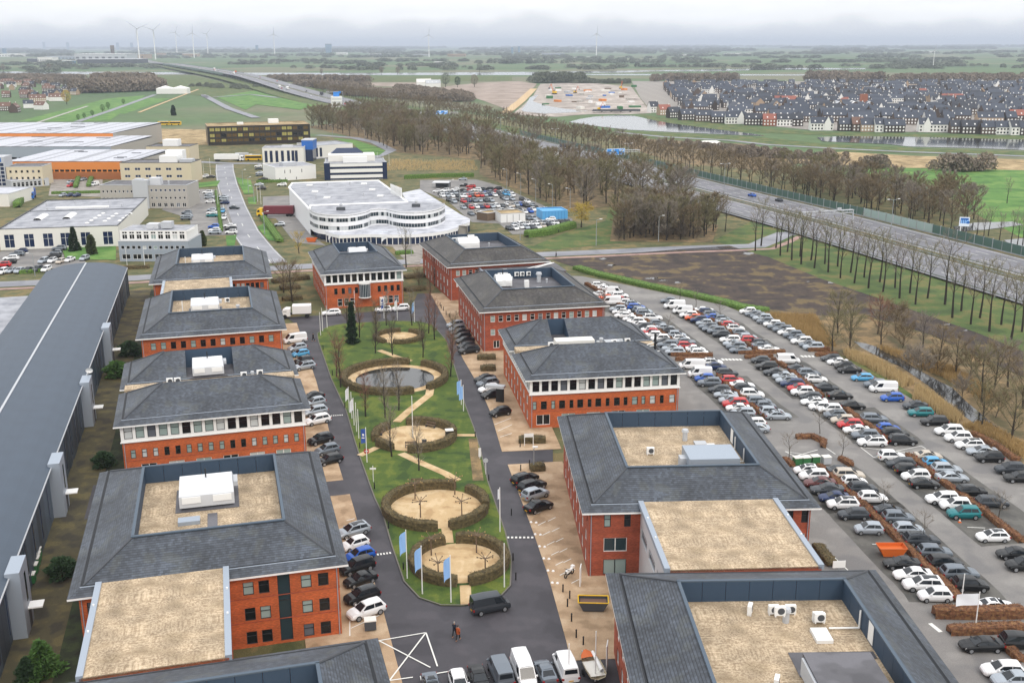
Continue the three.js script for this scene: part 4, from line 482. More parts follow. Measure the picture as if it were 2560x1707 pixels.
{ // grey three-storey offices behind the white hall
  const A = T(0, 1, 932, 345), B = T(0, 1, 1728, 345), L = A.distanceTo(B);
  const { g } = block({ name: 'grey_office', label: 'grey concrete office with white stair tower and small square windows', A, B, depth: 15, h: 9.2, mat: 'concrete', roof: 'felt_dark', front: [...rowHoles(evenly(8, 0.4, 13.2), 0.85, 6.2, 0.95, { frame: 'white', bars: 'n' }), ...rowHoles(evenly(8, 0.4, 13.2), 0.85, 3.3, 0.95, { frame: 'white', bars: 'n' }), ...rowHoles(evenly(8, 19.4, L - 0.3), 0.95, 6.7, 0.9, { frame: 'white', bars: 'n', pane: 'glass_blue' }), ...rowHoles(evenly(8, 19.4, L - 0.3), 0.85, 3.7, 0.9, { frame: 'white', bars: 'n' }), ...rowHoles(evenly(6, 19.4, L - 0.3), 1.4, 0.6, 1.6, { frame: 'white', bars: 'v' })], win: { blind: 0 } });
  sub(g, 'stair_tower', 'light_grey', 13.2, 19.2, 0, 11.2, -3, 0.9); sub(g, 'plant_room', 'white_metal', 19.3, 23.5, 9, 11.8, -5, -1.5); sub(g, 'plant_room', 'light_grey', 14, 17, 11.2, 11.6, -2.6, 0.4); vent(g, 26, 8.9, -4, 1.1);
}
{ // cream offices with stacked white plant rooms
  const { g, L } = block({ name: 'cream_office', label: 'cream office with blue window strips and stacked white plant rooms', A: T(0, 1, 1112, 112), B: T(0, 1, 1762, 112), depth: 16, h: 9.4, mat: 'cream', roof: 'felt_dark', coping: 'dark_grey', front: grid(6, 0.8, 30, 2.6, [5.9, 2.6], 1.2, { bars: 'v', frame: 'white', pane: 'glass_blue' }) });
  sub(g, 'plant_room', 'white', L * 0.53, L * 0.78, 9.2, 12.2, -9, -3); sub(g, 'plant_room', 'white', L * 0.56, L * 0.8, 9.2, 14.2, -15, -9.2); sub(g, 'plant_room', 'light_grey', L * 0.8, L * 0.98, 9.2, 10.6, -9, -4);
  const b = block({ name: 'cream_office', label: 'cream rear office wing half hidden by white plant rooms', A: T(0, 0, 1350, 1500), B: T(0, 0, 1745, 1500), depth: 16, h: 9.2, mat: 'cream', roof: 'felt_dark', coping: 'dark_grey', front: grid(4, 0.8, 20, 2.6, [5.9, 2.6], 1.2, { bars: 'v', frame: 'white', pane: 'glass_blue' }) }); sub(b.g, 'plant_room', 'white', b.L * 0.35, b.L * 0.7, 9, 12.5, -9, -3);
}
{ // cream office at the picture edge, with glass tower
  const { g, L } = block({ name: 'tower_office', label: 'sand-coloured office with a glazed tower at the picture edge', A: T(0, 1, 70, 145), B: T(0, 1, 400, 140), depth: 14, h: 9, mat: 'cream', roof: 'felt_dark', front: grid(6, 0.6, 15.5, 0.95, [6.2, 3.2], 1.1, { bars: 'n' }), win: { blind: 0 } });
  sub(g, 'tower', 'light_grey', -14, -0.3, 0, 13.5, -10, 0.5); const m = new MB(); for (let i = 0; i < 7; i++) for (let j = 0; j < 6; j++) m.box(-13.6 + i * 1.9, -12.1 + i * 1.9, 0.6 + j * 1.75, 1.9 + j * 1.75, 0.5, 0.56); const q = m.build('window_glazing', 'glass_blue', g); q.userData.kind = 'stuff'; sub(g, 'tower_sign', 'blue', -12, -1.5, 11.2, 13.2, 0.5, 0.62);
  const f = block({ name: 'glazed_pavilion', label: 'low glazed pavilion in front of the sand-coloured office', A: T(0, 1, 105, 165), B: T(0, 1, 450, 135), depth: 7, h: 3.4, mat: 'light_grey', roof: 'felt_light', front: rowHoles(evenly(8, 0.4, 15), 1.3, 0.5, 2.1, { frame: 'white', pane: 'glass_dark' }) });
}
{ // low white building and blue lorry body at the picture edge
  block({ name: 'white_shed', label: 'low white flat-roofed building cut by the picture edge', A: T(0, 1, -260, 330), B: T(0, 1, 85, 330), depth: 22, h: 5.2, mat: 'offwhite', roof: 'felt_light' });
}
{ // three warehouse bays, white panelled roofs over orange walls
  const bay = (x0, x1, yf, yb, h, lowMat, lowH, label) => {
    const A = T(0, 0, x0, yf, h), B = T(0, 0, x1, yf, h), C = T(0, 0, x0, yb, h + 0.6), dd = Math.abs(C.z - A.z) * 0.97; A.y = B.y = 0; const L = A.distanceTo(B), g = thing('warehouse', label, 'warehouse', A, -Math.atan2(B.z - A.z, B.x - A.x), 'warehouse bays with white roofs');
    const w = new MB(); w.box(0, L, 0, h - 0.2, -dd, -0.3); w.build('wall', 'concrete', g); sub(g, 'front_wall', lowMat, 0.05, L - 0.05, lowH, h - 0.2, -0.3, 0.05); sub(g, 'base_wall', 'brown_wall', 0.2, L - 0.2, 0, lowH, 0, 0.12); const m = new MB(); for (let i = 0; i < 22; i++) m.box(2 + i * (L - 4) / 22, 2 + (i + 0.75) * (L - 4) / 22, lowH + 0.3, lowH + 1.3, 0, 0.1); const q = m.build('window_glazing', 'glass_dark', g); q.userData.kind = 'stuff';
    const n = Math.round(L / 2.1), pw = L / n, pg = new MB().box(0.06, pw - 0.06, 0, 0.14, -dd, 0).geo(); reseed(x1); sub(g, 'roof_deck', 'dark_grey', 0.02, L - 0.02, h - 0.2, h, -dd + 0.1, -0.05); for (let i = 0; i < n; i++) { const p = mesh('roof_panel', pg, rnd() < 0.75 ? 'felt_light' : 'felt_roof', g); p.position.set(i * pw, h, 0.15); p.rotation.x = -0.6 / dd * -1; }
    for (let i = 0; i < 5; i++) { const x = rr(0.1, 0.85) * L, z = -rr(0.15, 0.9) * dd; sub(g, 'roof_walkway', 'dark_grey', x, x + L * 0.08, h + 0.7, h + 0.95, z - 0.5, z); } return g; };
  bay(60, 1213, 1481, 1372, 8.6, 'orange_wall', 3.4, 'front warehouse bay with panelled white roof and orange wall'); bay(-700, 1012, 1345, 1246, 9.4, 'zinc', 2.4, 'middle warehouse bay with grey-blue wall under the white roof'); bay(-700, 1030, 1222, 1124, 12, 'orange_wall', 2.4, 'rear warehouse bay with orange clerestory wall');
  MATS.felt_light.color.set(0xffffff);
}
{ // dark glass office
  const A = T(0, 0, 1912, 1338), B = T(1, 0, 500, 1310), L = A.distanceTo(B); hx('dark_clad', 0x2a241c, 0.35);
  const { g } = block({ name: 'dark_office', label: 'dark bronze glass office with yellowish window strips on stilts', A, B, depth: 30, h: 12.2, mat: 'dark_clad', roof: 'reed_field', coping: 'wall_sand', front: [...rowHoles(evenly(18, 1, L - 1), L / 22, 8.9, 2.1, { bars: 'v', frame: 'dark_clad' }), ...rowHoles(evenly(18, 1, L - 1), L / 22, 5.2, 2.2, { bars: 'v', frame: 'dark_clad' }), ...rowHoles(evenly(18, 1, L - 1), L / 22, 2.2, 1.9, { bars: 'v', frame: 'dark_clad' })] });
  g.traverse(p => { if (p.name === 'pane') p.material = [MATS.glass_gold, MATS.glass_lit, MATS.glass_dark, MATS.glass_lit, MATS.glass_gold][Math.floor(rnd() * 5)]; });
  sub(g, 'roof_light', 'white', L * 0.3, L * 0.36, 12, 13.4, -16, -12); sub(g, 'plant_room', 'white', L * 0.62, L * 0.72, 12, 14.6, -24, -18);
}
{ // white and blue office cluster
  const a = block({ name: 'white_office', label: 'white office with tall dark window slots beside the blue glass cube', A: T(1, 0, 62, 1505), B: T(1, 0, 440, 1500), depth: 15, h: 8.6, mat: 'offwhite', roof: 'felt_roof', front: rowHoles([1.9, 4.6, 7.6, 10.6, 13.8, 16.2, 18], 1.5, 0.8, 6.2, { pane: 'glass_blue', bars: 'h' }) }); sub(a.g, 'plant_room', 'white_metal', 10, 16, 8.3, 9.6, -6, -3);
  const b = thing('blue_cube', 'bright blue glass entrance cube between two white offices', 'building', T(1, 0, 432, 1480), -0.02); sub(b, 'glass_wall', 'glass_blue', 0, 5.6, 0, 6.4, -9, 0.6); sub(b, 'upper_cube', 'blue', -0.3, 5.9, 6.4, 11.4, -10, 0.8); sub(b, 'roof', 'light_grey', -0.5, 6.1, 11.4, 11.8, -10.2, 1);
  block({ name: 'white_office', label: 'low white office to the east of the blue glass cube', A: T(1, 0, 535, 1455), B: T(1, 0, 890, 1430), depth: 22, h: 7.2, mat: 'offwhite', roof: 'felt_roof', front: rowHoles([1.6, 4.2], 1.5, 0.8, 5, { pane: 'glass_blue' }) });
  const c = block({ name: 'small_white_building', label: 'small plain white building with narrow slit windows', A: T(1, 1, 180, 95), B: T(1, 1, 552, 70), depth: 19, h: 6.4, mat: 'white', roof: 'felt_roof', coping: 'white', front: [...rowHoles([4.6, 7.3, 13], 0.35, 3.4, 1.6, { bars: 'n' }), ...rowHoles([2, 4.8, 10.2], 0.35, 0.2, 1.2, { bars: 'n' })], win: { blind: 0 } }); sub(c.g, 'plant_screen', 'light_grey', 6, 13, 6.1, 7.7, -12, -6);
  const d = block({ name: 'blue_band_office', label: 'white office with dark blue window bands and sloping blue glass roof', A: T(1, 1, 640, 88), B: T(1, 1, 1195, 75), depth: 24, h: 7.8, mat: 'white', roof: 'felt_roof', front: [[0.2, 27, 5.2, 6.3, { pane: 'glass_blue', bars: 'v' }], [0.2, 27, 2.4, 3.5, { pane: 'glass_blue', bars: 'v' }], [0.2, 27, 0.1, 0.9, { pane: 'glass_blue', bars: 'v' }]] }); const L = d.L; sub(d.g, 'corner_pier', 'glass_blue', -0.6, 2.2, 0, 8.1, -6, 0.3); sub(d.g, 'corner_pier', 'glass_blue', L - 1.6, L + 0.5, 0, 8.1, -6, 0.3); sub(d.g, 'plant_screen', 'white', L * 0.3, L * 0.7, 7.6, 10.2, -9, -5); sub(d.g, 'upper_storey', 'offwhite', L * 0.06, L * 0.84, 7.6, 10.6, -24, -11);
  const m = new MB(); const x0 = L * 0.1, x1 = L * 0.66; m.quad([x0, 10.6, -20], [x1, 10.6, -20], [x1 - 3, 13, -23], [x0 + 3, 13, -23]); m.quad([x1, 10.6, -20], [x1, 10.6, -26], [x1 - 3, 13, -23], [x1 - 3, 13, -23]); m.quad([x0, 10.6, -26], [x0, 10.6, -20], [x0 + 3, 13, -23], [x0 + 3, 13, -23]); m.build('glass_roof', 'glass_blue', d.g); const f = new MB(); for (let i = 0; i < 12; i++) f.box(L * 0.06 - 0.15, L * 0.06, 1, 10.4, -23 + i * 1.1, -22.8 + i * 1.1); f.build('fin', 'white', d.g);
}
{ // curved white showroom
  const o = T(1, 1, 760, 640), g = thing('curved_showroom', 'curved white showroom with two bulging drums and ribbon windows', 'showroom', V(0, 0, 0)); hx('show_white', 0xe9eaec, 0.45);
  const h = 9, q = (x, y, hh = h) => { const p = T(1, 1, x, y, hh); return [p.x, p.z]; };
  // hall volume
  const hall = [q(300, 150), q(330, 112), q(1120, 88), q(1390, 285), q(495, 318), q(488, 350)];
  new MB().prism(hall, 0, h - 0.3).build('hall_wall', 'show_white', g); const hr = new MB(); hr.prism(hall.map(p => [p[0], p[1] - 0]), h - 0.28, h - 0.15); hr.build('hall_roof', 'felt_roof', g); const rim = new MB(); for (let i = 0; i < hall.length; i++) { const a = hall[i], b = hall[(i + 1) % hall.length]; rim.bar([a[0], h - 0.1, a[1]], [b[0], h - 0.1, b[1]], 0.4, 0.4, 6); } rim.build('parapet', 'show_white', g);
  for (const [x, y] of [[490, 132], [540, 190], [650, 245], [990, 118], [1065, 172], [1140, 230]]) { const p = T(1, 1, x, y, h); sub(g, 'roof_light', 'white', p.x - 1.1, p.x + 1.1, h - 0.2, h + 0.25, p.z - 1.1, p.z + 1.1); } for (const [x, y] of [[655, 128], [860, 124], [550, 243], [985, 226]]) { const p = T(1, 1, x, y, h); vent(g, p.x, h - 0.2, p.z, 0.9); }
  { const p = T(1, 1, 1290, 220, h + 1); const m = new MB(); for (let i = 0; i < 9; i++) { const t = i / 8, A = T(1, 1, 1240 + 95 * t, 205 + 40 * t, h); m.box(A.x - 0.15, A.x + 0.15, h - 0.2, h + 3.4, A.z - 0.5, A.z + 0.5); } m.build('roof_screen', 'white', g); }
  // drums: rim curve sampled at parapet height
  const rimPts = [[488, 350], [520, 374], [560, 387], [610, 395], [680, 401], [760, 403], [840, 400], [910, 392], [970, 380], [1020, 366], [1050, 350], [1120, 343], [1195, 345], [1240, 357], [1300, 369], [1370, 376], [1450, 378], [1530, 374], [1600, 364], [1660, 350], [1705, 333], [1733, 312], [1725, 292], [1600, 278], [1390, 270], [900, 290], [500, 318]];
  const rp = rimPts.map(p => q(p[0], p[1]));
  const band = (y0, y1, mat, name, n0 = 0, n1 = 22, inset = 0) => { const m = new MB(); let d = 0; const cx = -50, cz = -372; for (let i = n0; i < n1; i++) { const f = p => [p[0] + (cx - p[0]) * inset * 0.01, p[1] + (cz - p[1]) * inset * 0.02]; const a = f(rp[i]), b = f(rp[i + 1]); m.quad([a[0], y0, a[1]], [b[0], y0, b[1]], [b[0], y1, b[1]], [a[0], y1, a[1]]); } return m.build(name, mat, g); };
  band(7.75, 9.05, 'show_white', 'wall_band'); band(5.15, 6.45, 'show_white', 'wall_band'); band(2.3, 3.85, 'show_white', 'wall_band'); const gb = [band(6.45, 7.75, 'glass_teal', 'ribbon_window', 0, 22, 1.2), band(3.85, 5.15, 'glass_teal', 'ribbon_window', 0, 22, 1.2)]; band(0, 2.3, 'glass_blue', 'ground_glazing', 0, 22, 4);
  reseed(8); const mu = new MB(), bl = new MB(); for (let i = 0; i < 22; i++) { const a = rp[i], b = rp[i + 1], L = Math.hypot(b[0] - a[0], b[1] - a[1]), n = Math.max(1, Math.round(L / 1.05)); for (let k = 0; k < n; k++) for (const y of [3.85, 6.45]) { const x = a[0] + (b[0] - a[0]) * k / n, z = a[1] + (b[1] - a[1]) * k / n, x2 = a[0] + (b[0] - a[0]) * (k + 1) / n, z2 = a[1] + (b[1] - a[1]) * (k + 1) / n; mu.bar([x, y, z], [x, y + 1.3, z], 0.06, 0.06, 4, false); if (rnd() < 0.2) { const e = 0.12; bl.quad([x, y, z - e], [x2, y, z2 - e], [x2, y + 1.3, z2 - e], [x, y + 1.3, z - e]); } } }
  for (const y of [2.3, 3.85, 5.15, 6.45, 7.75]) { const m = new MB(); for (let i = 0; i < 22; i++) { const a = rp[i], b = rp[i + 1]; m.quad([a[0], y, a[1]], [b[0], y, b[1]], [b[0], y, b[1] - 0.7], [a[0], y, a[1] - 0.7]); } m.build('ledge', 'show_white', g); }
  mu.build('mullion', 'light_grey', g); bl.build('blind', 'blind_white', g); new MB().prism(rp, 8.5, 8.72).build('drum_roof', 'felt_roof', g);
  for (const [x, y] of [[780, 350], [1470, 320]]) { const p = T(1, 1, x, y, 9); vent(g, p.x, 8.7, p.z, 1.5); sub(g, 'roof_cooler', 'dark_grey', p.x - 1.4, p.x + 1.4, 8.7, 9.7, p.z - 0.2, p.z + 1.4); }
  // low showroom plinth
  const pl = [[640, 560], [760, 590], [900, 585], [1050, 578], [1250, 585], [1460, 580], [1620, 568], [1760, 545], [1850, 520], [1860, 500], [1960, 470], [1965, 440], [1880, 400], [1500, 165], [1340, 200], [1390, 300], [500, 420]].map(p => q(p[0], p[1], 3.4)); new MB().prism(pl, 2.3, 3.3).build('plinth_band', 'show_white', g); const rf = new MB().prism(pl, 3.3, 3.36); rf.build('plinth_roof', 'felt_light', g); const gp = new MB(); for (let i = 0; i < 12; i++) { const f = p => [p[0], p[1] - 0.35]; const a = f(pl[i]), b = f(pl[i + 1]); gp.quad([a[0], 0, a[1]], [b[0], 0, b[1]], [b[0], 2.3, b[1]], [a[0], 2.3, a[1]]); } gp.build('ground_glazing', 'glass_blue', g); for (let i = 0; i < 8; i++) for (let k = 0; k < 4; k++) { const a = pl[i], b = pl[i + 1], t = k / 4; new MB().bar([a[0] + (b[0] - a[0]) * t, 0, a[1] + (b[1] - a[1]) * t - 0.2], [a[0] + (b[0] - a[0]) * t, 2.3, a[1] + (b[1] - a[1]) * t - 0.2], 0.12, 0.12, 4, false).build('column', 'white', g); }
  new MB().prism([q(1855, 560, 0), q(1945, 600, 0), q(1945, 500, 3.4), q(1855, 500, 3.4)], 0, 3.35).build('entrance_wall', 'concrete', g);
  // lettering on the entrance gable
  const cv = document.createElement('canvas'); cv.width = 256; cv.height = 96; const x = cv.getContext('2d'); x.fillStyle = '#dfe6ec'; x.fillRect(0, 0, 256, 96); x.fillStyle = '#252b45'; x.font = 'italic bold 78px sans-serif'; x.textAlign = 'center'; x.fillText('NIMM', 128, 76); const t = new THREE.CanvasTexture(cv); t.colorSpace = THREE.SRGBColorSpace; const p = T(1, 1, 1155, 585, 2.4), s = mesh('sign_board', new THREE.BoxGeometry(4.2, 1.5, 0.15), new THREE.MeshStandardMaterial({ map: t, roughness: 0.6 }), g); s.position.set(p.x, 2.95, p.z + 1.2);
}
{ // buildings of the crowded car park
  const b = block({ name: 'blue_shed', label: 'bright blue shed at the edge of the crowded car park', A: FLf(1740, 705), B: FLf(2110, 690), depth: 9, h: 3.2, mat: 'sky_blue', roof: 'sky_blue', coping: 'sky_blue', sideMat: 'sky_blue' }); for (let i = 1; i < 8; i++) sub(b.g, 'panel_joint', 'blue', b.L * i / 8 - 0.04, b.L * i / 8 + 0.04, 0.1, 3, 0, 0.05);
  const w = block({ name: 'white_kiosk', label: 'low white building with four blank panels in the crowded car park', A: FLf(1128, 750), B: FLf(1488, 730), depth: 9, h: 3.4, mat: 'white', roof: 'reed_field', coping: 'concrete' }); for (let i = 1; i < 4; i++) sub(w.g, 'panel_joint', 'dark_grey', w.L * i / 4 - 0.06, w.L * i / 4 + 0.06, 0.1, 2.9, 0, 0.05);
  block({ name: 'brown_hut', label: 'brown flat hut beside the white car park building', A: FLf(775, 700), B: FLf(930, 725), depth: 7, h: 3, mat: 'wood', roof: 'reed_field' });
  const s = thing('car_shelter', 'flat white car shelter on posts in the crowded car park', 'shelter', FLf(120, 245), -0.1); sub(s, 'roof', 'white_metal', 0, 7.5, 2.5, 2.8, -6, 0); sub(s, 'rear_wall', 'dark_grey', 0.6, 7.4, 0, 2.4, -5.8, -5.6); const m = new MB(); for (const [x, z] of [[0.3, -0.3], [7.2, -0.3], [0.3, -5.7], [7.2, -5.7]]) m.bar([x, 0, z], [x, 2.5, z], 0.08, 0.08, 5); m.build('post', 'steel', s);
}

// ---------------------------------------------------------------- vehicles
const PAINT = { w: ['white', 0xe4e5e6], s: ['silver', 0xa3abb3], g: ['grey', 0x6f7780], d: ['dark grey', 0x3b4046], k: ['black', 0x15171a], b: ['bright blue', 0x1d56b0], n: ['dark blue', 0x25355a], r: ['red', 0xb82a2c], t: ['teal', 0x23757a], l: ['light blue', 0x4c9bc8], o: ['orange', 0xd0592a], e: ['beige', 0xb9afa1], m: ['maroon', 0x5c2a2a] };
for (const k in PAINT) { M('paint_' + k, { color: PAINT[k][1], roughness: 0.28, metalness: 'sgdnt'.includes(k) ? 0.35 : 0.05 }); }
hx('car_glass', 0x1b2127, 0.08);
function loft(m, secs, close = true) { for (let i = 0; i < secs.length - 1; i++) { const a = secs[i], b = secs[i + 1]; for (let j = 0; j < a.length - 1; j++) m.quad(a[j], a[j + 1], b[j + 1], b[j]); } if (close) for (const s of [secs[0], secs[secs.length - 1]]) for (let j = 1; j < s.length - 2; j++) m.tri(s[0], s[j], s[j + 1]); return m; }
// stations: [x, half width, top y, bottom y]
const CARS = {
  h: { word: 'hatchback', name: 'hatchback', L: 4.05, st: [[-2.02, 0.62, 0.72, 0.34], [-1.95, 0.8, 0.94, 0.26], [-1.5, 0.87, 0.98, 0.2], [-0.5, 0.88, 0.97, 0.2], [0.75, 0.88, 0.95, 0.2], [1.4, 0.87, 0.87, 0.2], [1.85, 0.8, 0.72, 0.24], [2.02, 0.6, 0.56, 0.32]], gh: { y0: 0.94, y1: 1.46, b0: -1.93, b1: 1.0, t0: -1.5, t1: 0.25, mid: -0.45 }, wx: [-1.25, 1.28], wr: 0.31 },
  s: { word: 'saloon car', name: 'saloon_car', L: 4.65, st: [[-2.3, 0.64, 0.76, 0.34], [-2.2, 0.82, 0.98, 0.26], [-1.5, 0.89, 1.0, 0.2], [-0.4, 0.9, 0.96, 0.2], [0.8, 0.9, 0.94, 0.2], [1.6, 0.88, 0.85, 0.2], [2.1, 0.8, 0.72, 0.24], [2.3, 0.6, 0.56, 0.32]], gh: { y0: 0.94, y1: 1.42, b0: -1.75, b1: 1.05, t0: -0.95, t1: 0.2, mid: -0.4 }, wx: [-1.38, 1.42], wr: 0.32 },
  e: { word: 'estate car', name: 'estate_car', L: 4.55, st: [[-2.25, 0.66, 0.8, 0.36], [-2.17, 0.84, 1.03, 0.28], [-1.6, 0.91, 1.06, 0.24], [-0.5, 0.92, 1.04, 0.24], [0.8, 0.92, 1.02, 0.24], [1.6, 0.9, 0.95, 0.24], [2.08, 0.82, 0.8, 0.28], [2.25, 0.62, 0.62, 0.36]], gh: { y0: 1.02, y1: 1.6, b0: -2.1, b1: 1.1, t0: -1.75, t1: 0.3, mid: -0.5 }, wx: [-1.35, 1.38], wr: 0.35 },
  v: { word: 'panel van', name: 'panel_van', L: 5.1, st: [[-2.52, 0.86, 1.0, 0.36], [-2.48, 0.95, 1.1, 0.28], [-1.6, 0.97, 1.12, 0.26], [-0.5, 0.97, 1.12, 0.26], [1.0, 0.97, 1.1, 0.26], [1.8, 0.94, 1.06, 0.26], [2.4, 0.86, 0.9, 0.28], [2.55, 0.68, 0.66, 0.36]], gh: { y0: 1.08, y1: 1.98, b0: -2.5, b1: 1.95, t0: -2.44, t1: 1.15, mid: -0.6, van: true }, wx: [-1.55, 1.6], wr: 0.34 },
};
const protos = {};
function carProto(type, far) {
  const key = type + (far ? 'f' : ''); if (protos[key]) return protos[key];
  const C = CARS[type], P2 = {}; let m = new MB();
  const sec = ([x, w, yt, yb]) => [[x, yb, 0], [x, yb, w * 0.86], [x, (yb + yt) * 0.36 + 0.06, w], [x, yt * 0.78, w], [x, yt, w * 0.9], [x, yt + 0.035, 0], [x, yt, -w * 0.9], [x, yt * 0.78, -w], [x, (yb + yt) * 0.36 + 0.06, -w], [x, yb, -w * 0.86], [x, yb, 0]];
  loft(m, C.st.map(sec));
  const g = C.gh, wb = C.st[3][1] * 0.9, wt = g.van ? wb * 0.93 : wb * 0.8;
  const rf = (x, w, y) => [[x, y - 0.1 * 0, -w], [x, y + 0.045, -w * 0.6], [x, y + 0.055, 0], [x, y + 0.045, w * 0.6], [x, y, w]];
  const base = x => [[x, g.y0, -wb], [x, g.y0, wb]];
  // roof
  loft(m, [rf(g.t0, wt * 0.94, g.y1 - 0.05), rf((g.t0 + g.t1) / 2, wt, g.y1), rf(g.t1, wt * 0.94, g.y1 - 0.06)], false);
  const Y1 = g.y1 - 0.05, Y2 = g.y1 - 0.06, xm = (g.t0 + g.t1) / 2, face = [];
  for (const s of [1, -1]) { m.quad([g.b0, g.y0, s * wb], [xm, g.y0, s * wb], [xm, g.y1, s * wt], [g.t0, Y1, s * wt * 0.94]); m.quad([xm, g.y0, s * wb], [g.b1, g.y0, s * wb * 0.96], [g.t1, Y2, s * wt * 0.94], [xm, g.y1, s * wt]); }
  m.quad([g.b0, g.y0, -wb], [g.b0, g.y0, wb], [g.t0, Y1, wt * 0.94], [g.t0, Y1, -wt * 0.94]); m.quad([g.b1, g.y0, -wb * 0.96], [g.b1, g.y0, wb * 0.96], [g.t1, Y2, wt * 0.94], [g.t1, Y2, -wt * 0.94]);
  m.quad([g.t0, Y1, -wt * 0.94], [g.t0, Y1, wt * 0.94], [g.t0, Y1 + 0.05, wt * 0.5], [g.t0, Y1 + 0.05, -wt * 0.5]);
  if (!far) { for (const s of [1, -1]) m.box(g.b1 - 0.35, g.b1 - 0.2, g.y0, g.y0 + 0.14, s * wb + (s > 0 ? 0 : -0.18), s * wb + (s > 0 ? 0.18 : 0)); }
  P2.body = m.geo(); P2.roofp = loft(new MB(), [g.t0 + 0.25, xm, g.t1 - 0.15].map((x, i) => rf(x, wt * 0.8, g.y1 + (i === 1 ? 0.012 : -0.02))), false).geo();
  const mixq = (q, u0, u1, v0, v1, out) => { const L = (a, b, t) => a.map((x, i) => x + (b[i] - x) * t), at = (u, v) => { const p = L(L(q[0], q[1], u), L(q[3], q[2], u), v); return [p[0] + out[0], p[1] + out[1], p[2] + out[2]]; }; return [at(u0, v0), at(u1, v0), at(u1, v1), at(u0, v1)]; };
  const fr = [[g.b1, g.y0, -wb * 0.96], [g.b1, g.y0, wb * 0.96], [g.t1, Y2, wt * 0.94], [g.t1, Y2, -wt * 0.94]], re = [[g.b0, g.y0, -wb], [g.b0, g.y0, wb], [g.t0, Y1, wt * 0.94], [g.t0, Y1, -wt * 0.94]];
  const ws = new MB().quad(...mixq(fr, 0.05, 0.95, 0.03, 0.94, [0.02, 0.015, 0])), rw = new MB().quad(...mixq(re, 0.09, 0.91, g.van ? 0.3 : 0.12, 0.88, [-0.02, 0.01, 0]));
  const sides = [1, -1].map(s => { const q = new MB(), A = [[g.b0, g.y0, s * wb], [xm, g.y0, s * wb], [xm, g.y1, s * wt], [g.t0, Y1, s * wt * 0.94]], B = [[xm, g.y0, s * wb], [g.b1, g.y0, s * wb * 0.96], [g.t1, Y2, s * wt * 0.94], [xm, g.y1, s * wt]]; if (!g.van) q.quad(...mixq(A, 0.2, 0.97, 0.08, 0.84, [0, 0, s * 0.02])); q.quad(...mixq(B, g.van ? 0.45 : 0.03, 0.86, 0.08, 0.84, [0, 0, s * 0.02])); return q; });
  if (far) { const q = new MB(); for (const o of [ws, rw, ...sides]) { q.p.push(...o.p); q.n.push(...o.n); q.u.push(...o.u); } P2.glass = q.geo(); } else { P2.ws = ws.geo(); P2.rw = rw.geo(); P2.sides = sides.map(q => q.geo()); }
  const ty = new THREE.CylinderGeometry(C.wr, C.wr, 0.2, far ? 8 : 14); ty.rotateX(Math.PI / 2); P2.tyre = ty; const ri = new THREE.CylinderGeometry(C.wr * 0.66, C.wr * 0.66, 0.21, 10); ri.rotateX(Math.PI / 2); P2.rim = ri;
  const f = C.st[6], b = C.st[1], xf = (C.st[6][0] + C.st[7][0]) / 2; P2.head = [1, -1].map(s => new MB().quad([xf + 0.06, 0.5 + (g.van ? 0.1 : 0), s * 0.48], [f[0] - 0.06, 0.52 + (g.van ? 0.12 : 0), s * 0.84], [f[0] - 0.16, 0.7 + (g.van ? 0.14 : 0), s * 0.835], [f[0] + 0.08, 0.66 + (g.van ? 0.14 : 0), s * 0.5]).geo());
  P2.tail = [1, -1].map(s => new MB().box(b[0] - 0.08, b[0] + 0.1, 0.66, 0.88, s * (b[1] - 0.1) - 0.12, s * (b[1] - 0.1) + 0.12).geo()); P2.plate = new MB().box(C.st[0][0] - 0.03, C.st[0][0] + 0.02, 0.46, 0.57, -0.26, 0.26).geo();
  return protos[key] = P2;
}
let carN = 0;
function car(pos, nose, code, type, lot, far = false, y = 0.12) {
  const C = CARS[type], P2 = carProto(type, far), col = PAINT[code][0], lab = `${col} ${C.word} ${lot}`;
  const g = thing(C.name, lab, type === 'v' ? 'van' : 'car', V(pos.x, y, pos.z), nose + (((carN++ * 37) % 11) - 5) * 0.007, `${col} ${C.word}s ${lot}`); { const q = (carN * 73) % 17 / 17, q2 = (carN * 29) % 13 / 13; g.scale.set(0.9 + 0.14 * q, 0.93 + 0.14 * q2, 0.95 + 0.05 * q); }
  const pm = 'paint_' + code; mesh('body', P2.body, pm, g); if (type !== 'v' && carN % 5 === 0) mesh('glass_roof', P2.roofp, 'car_glass', g);
  if (far) mesh('window_glass', P2.glass, 'car_glass', g); else { mesh('windscreen', P2.ws, 'car_glass', g); mesh('rear_window', P2.rw, 'car_glass', g); P2.sides.forEach(q => mesh('side_window', q, 'car_glass', g)); P2.head.forEach(q => mesh('headlight', q, 'lamp_lens', g)); P2.tail.forEach(q => mesh('tail_lamp', q, 'tail_lens', g)); mesh('number_plate', P2.plate, 'plate', g); }
  for (const x of C.wx) for (const s of [1, -1]) { const w = mesh('wheel', P2.tyre, 'tyre', g); w.position.set(x, C.wr, s * (C.st[3][1] - 0.09)); if (!far) mesh('rim', P2.rim, 'rim', w); }
  return g;
}
const TYPES = 'hesehehs';
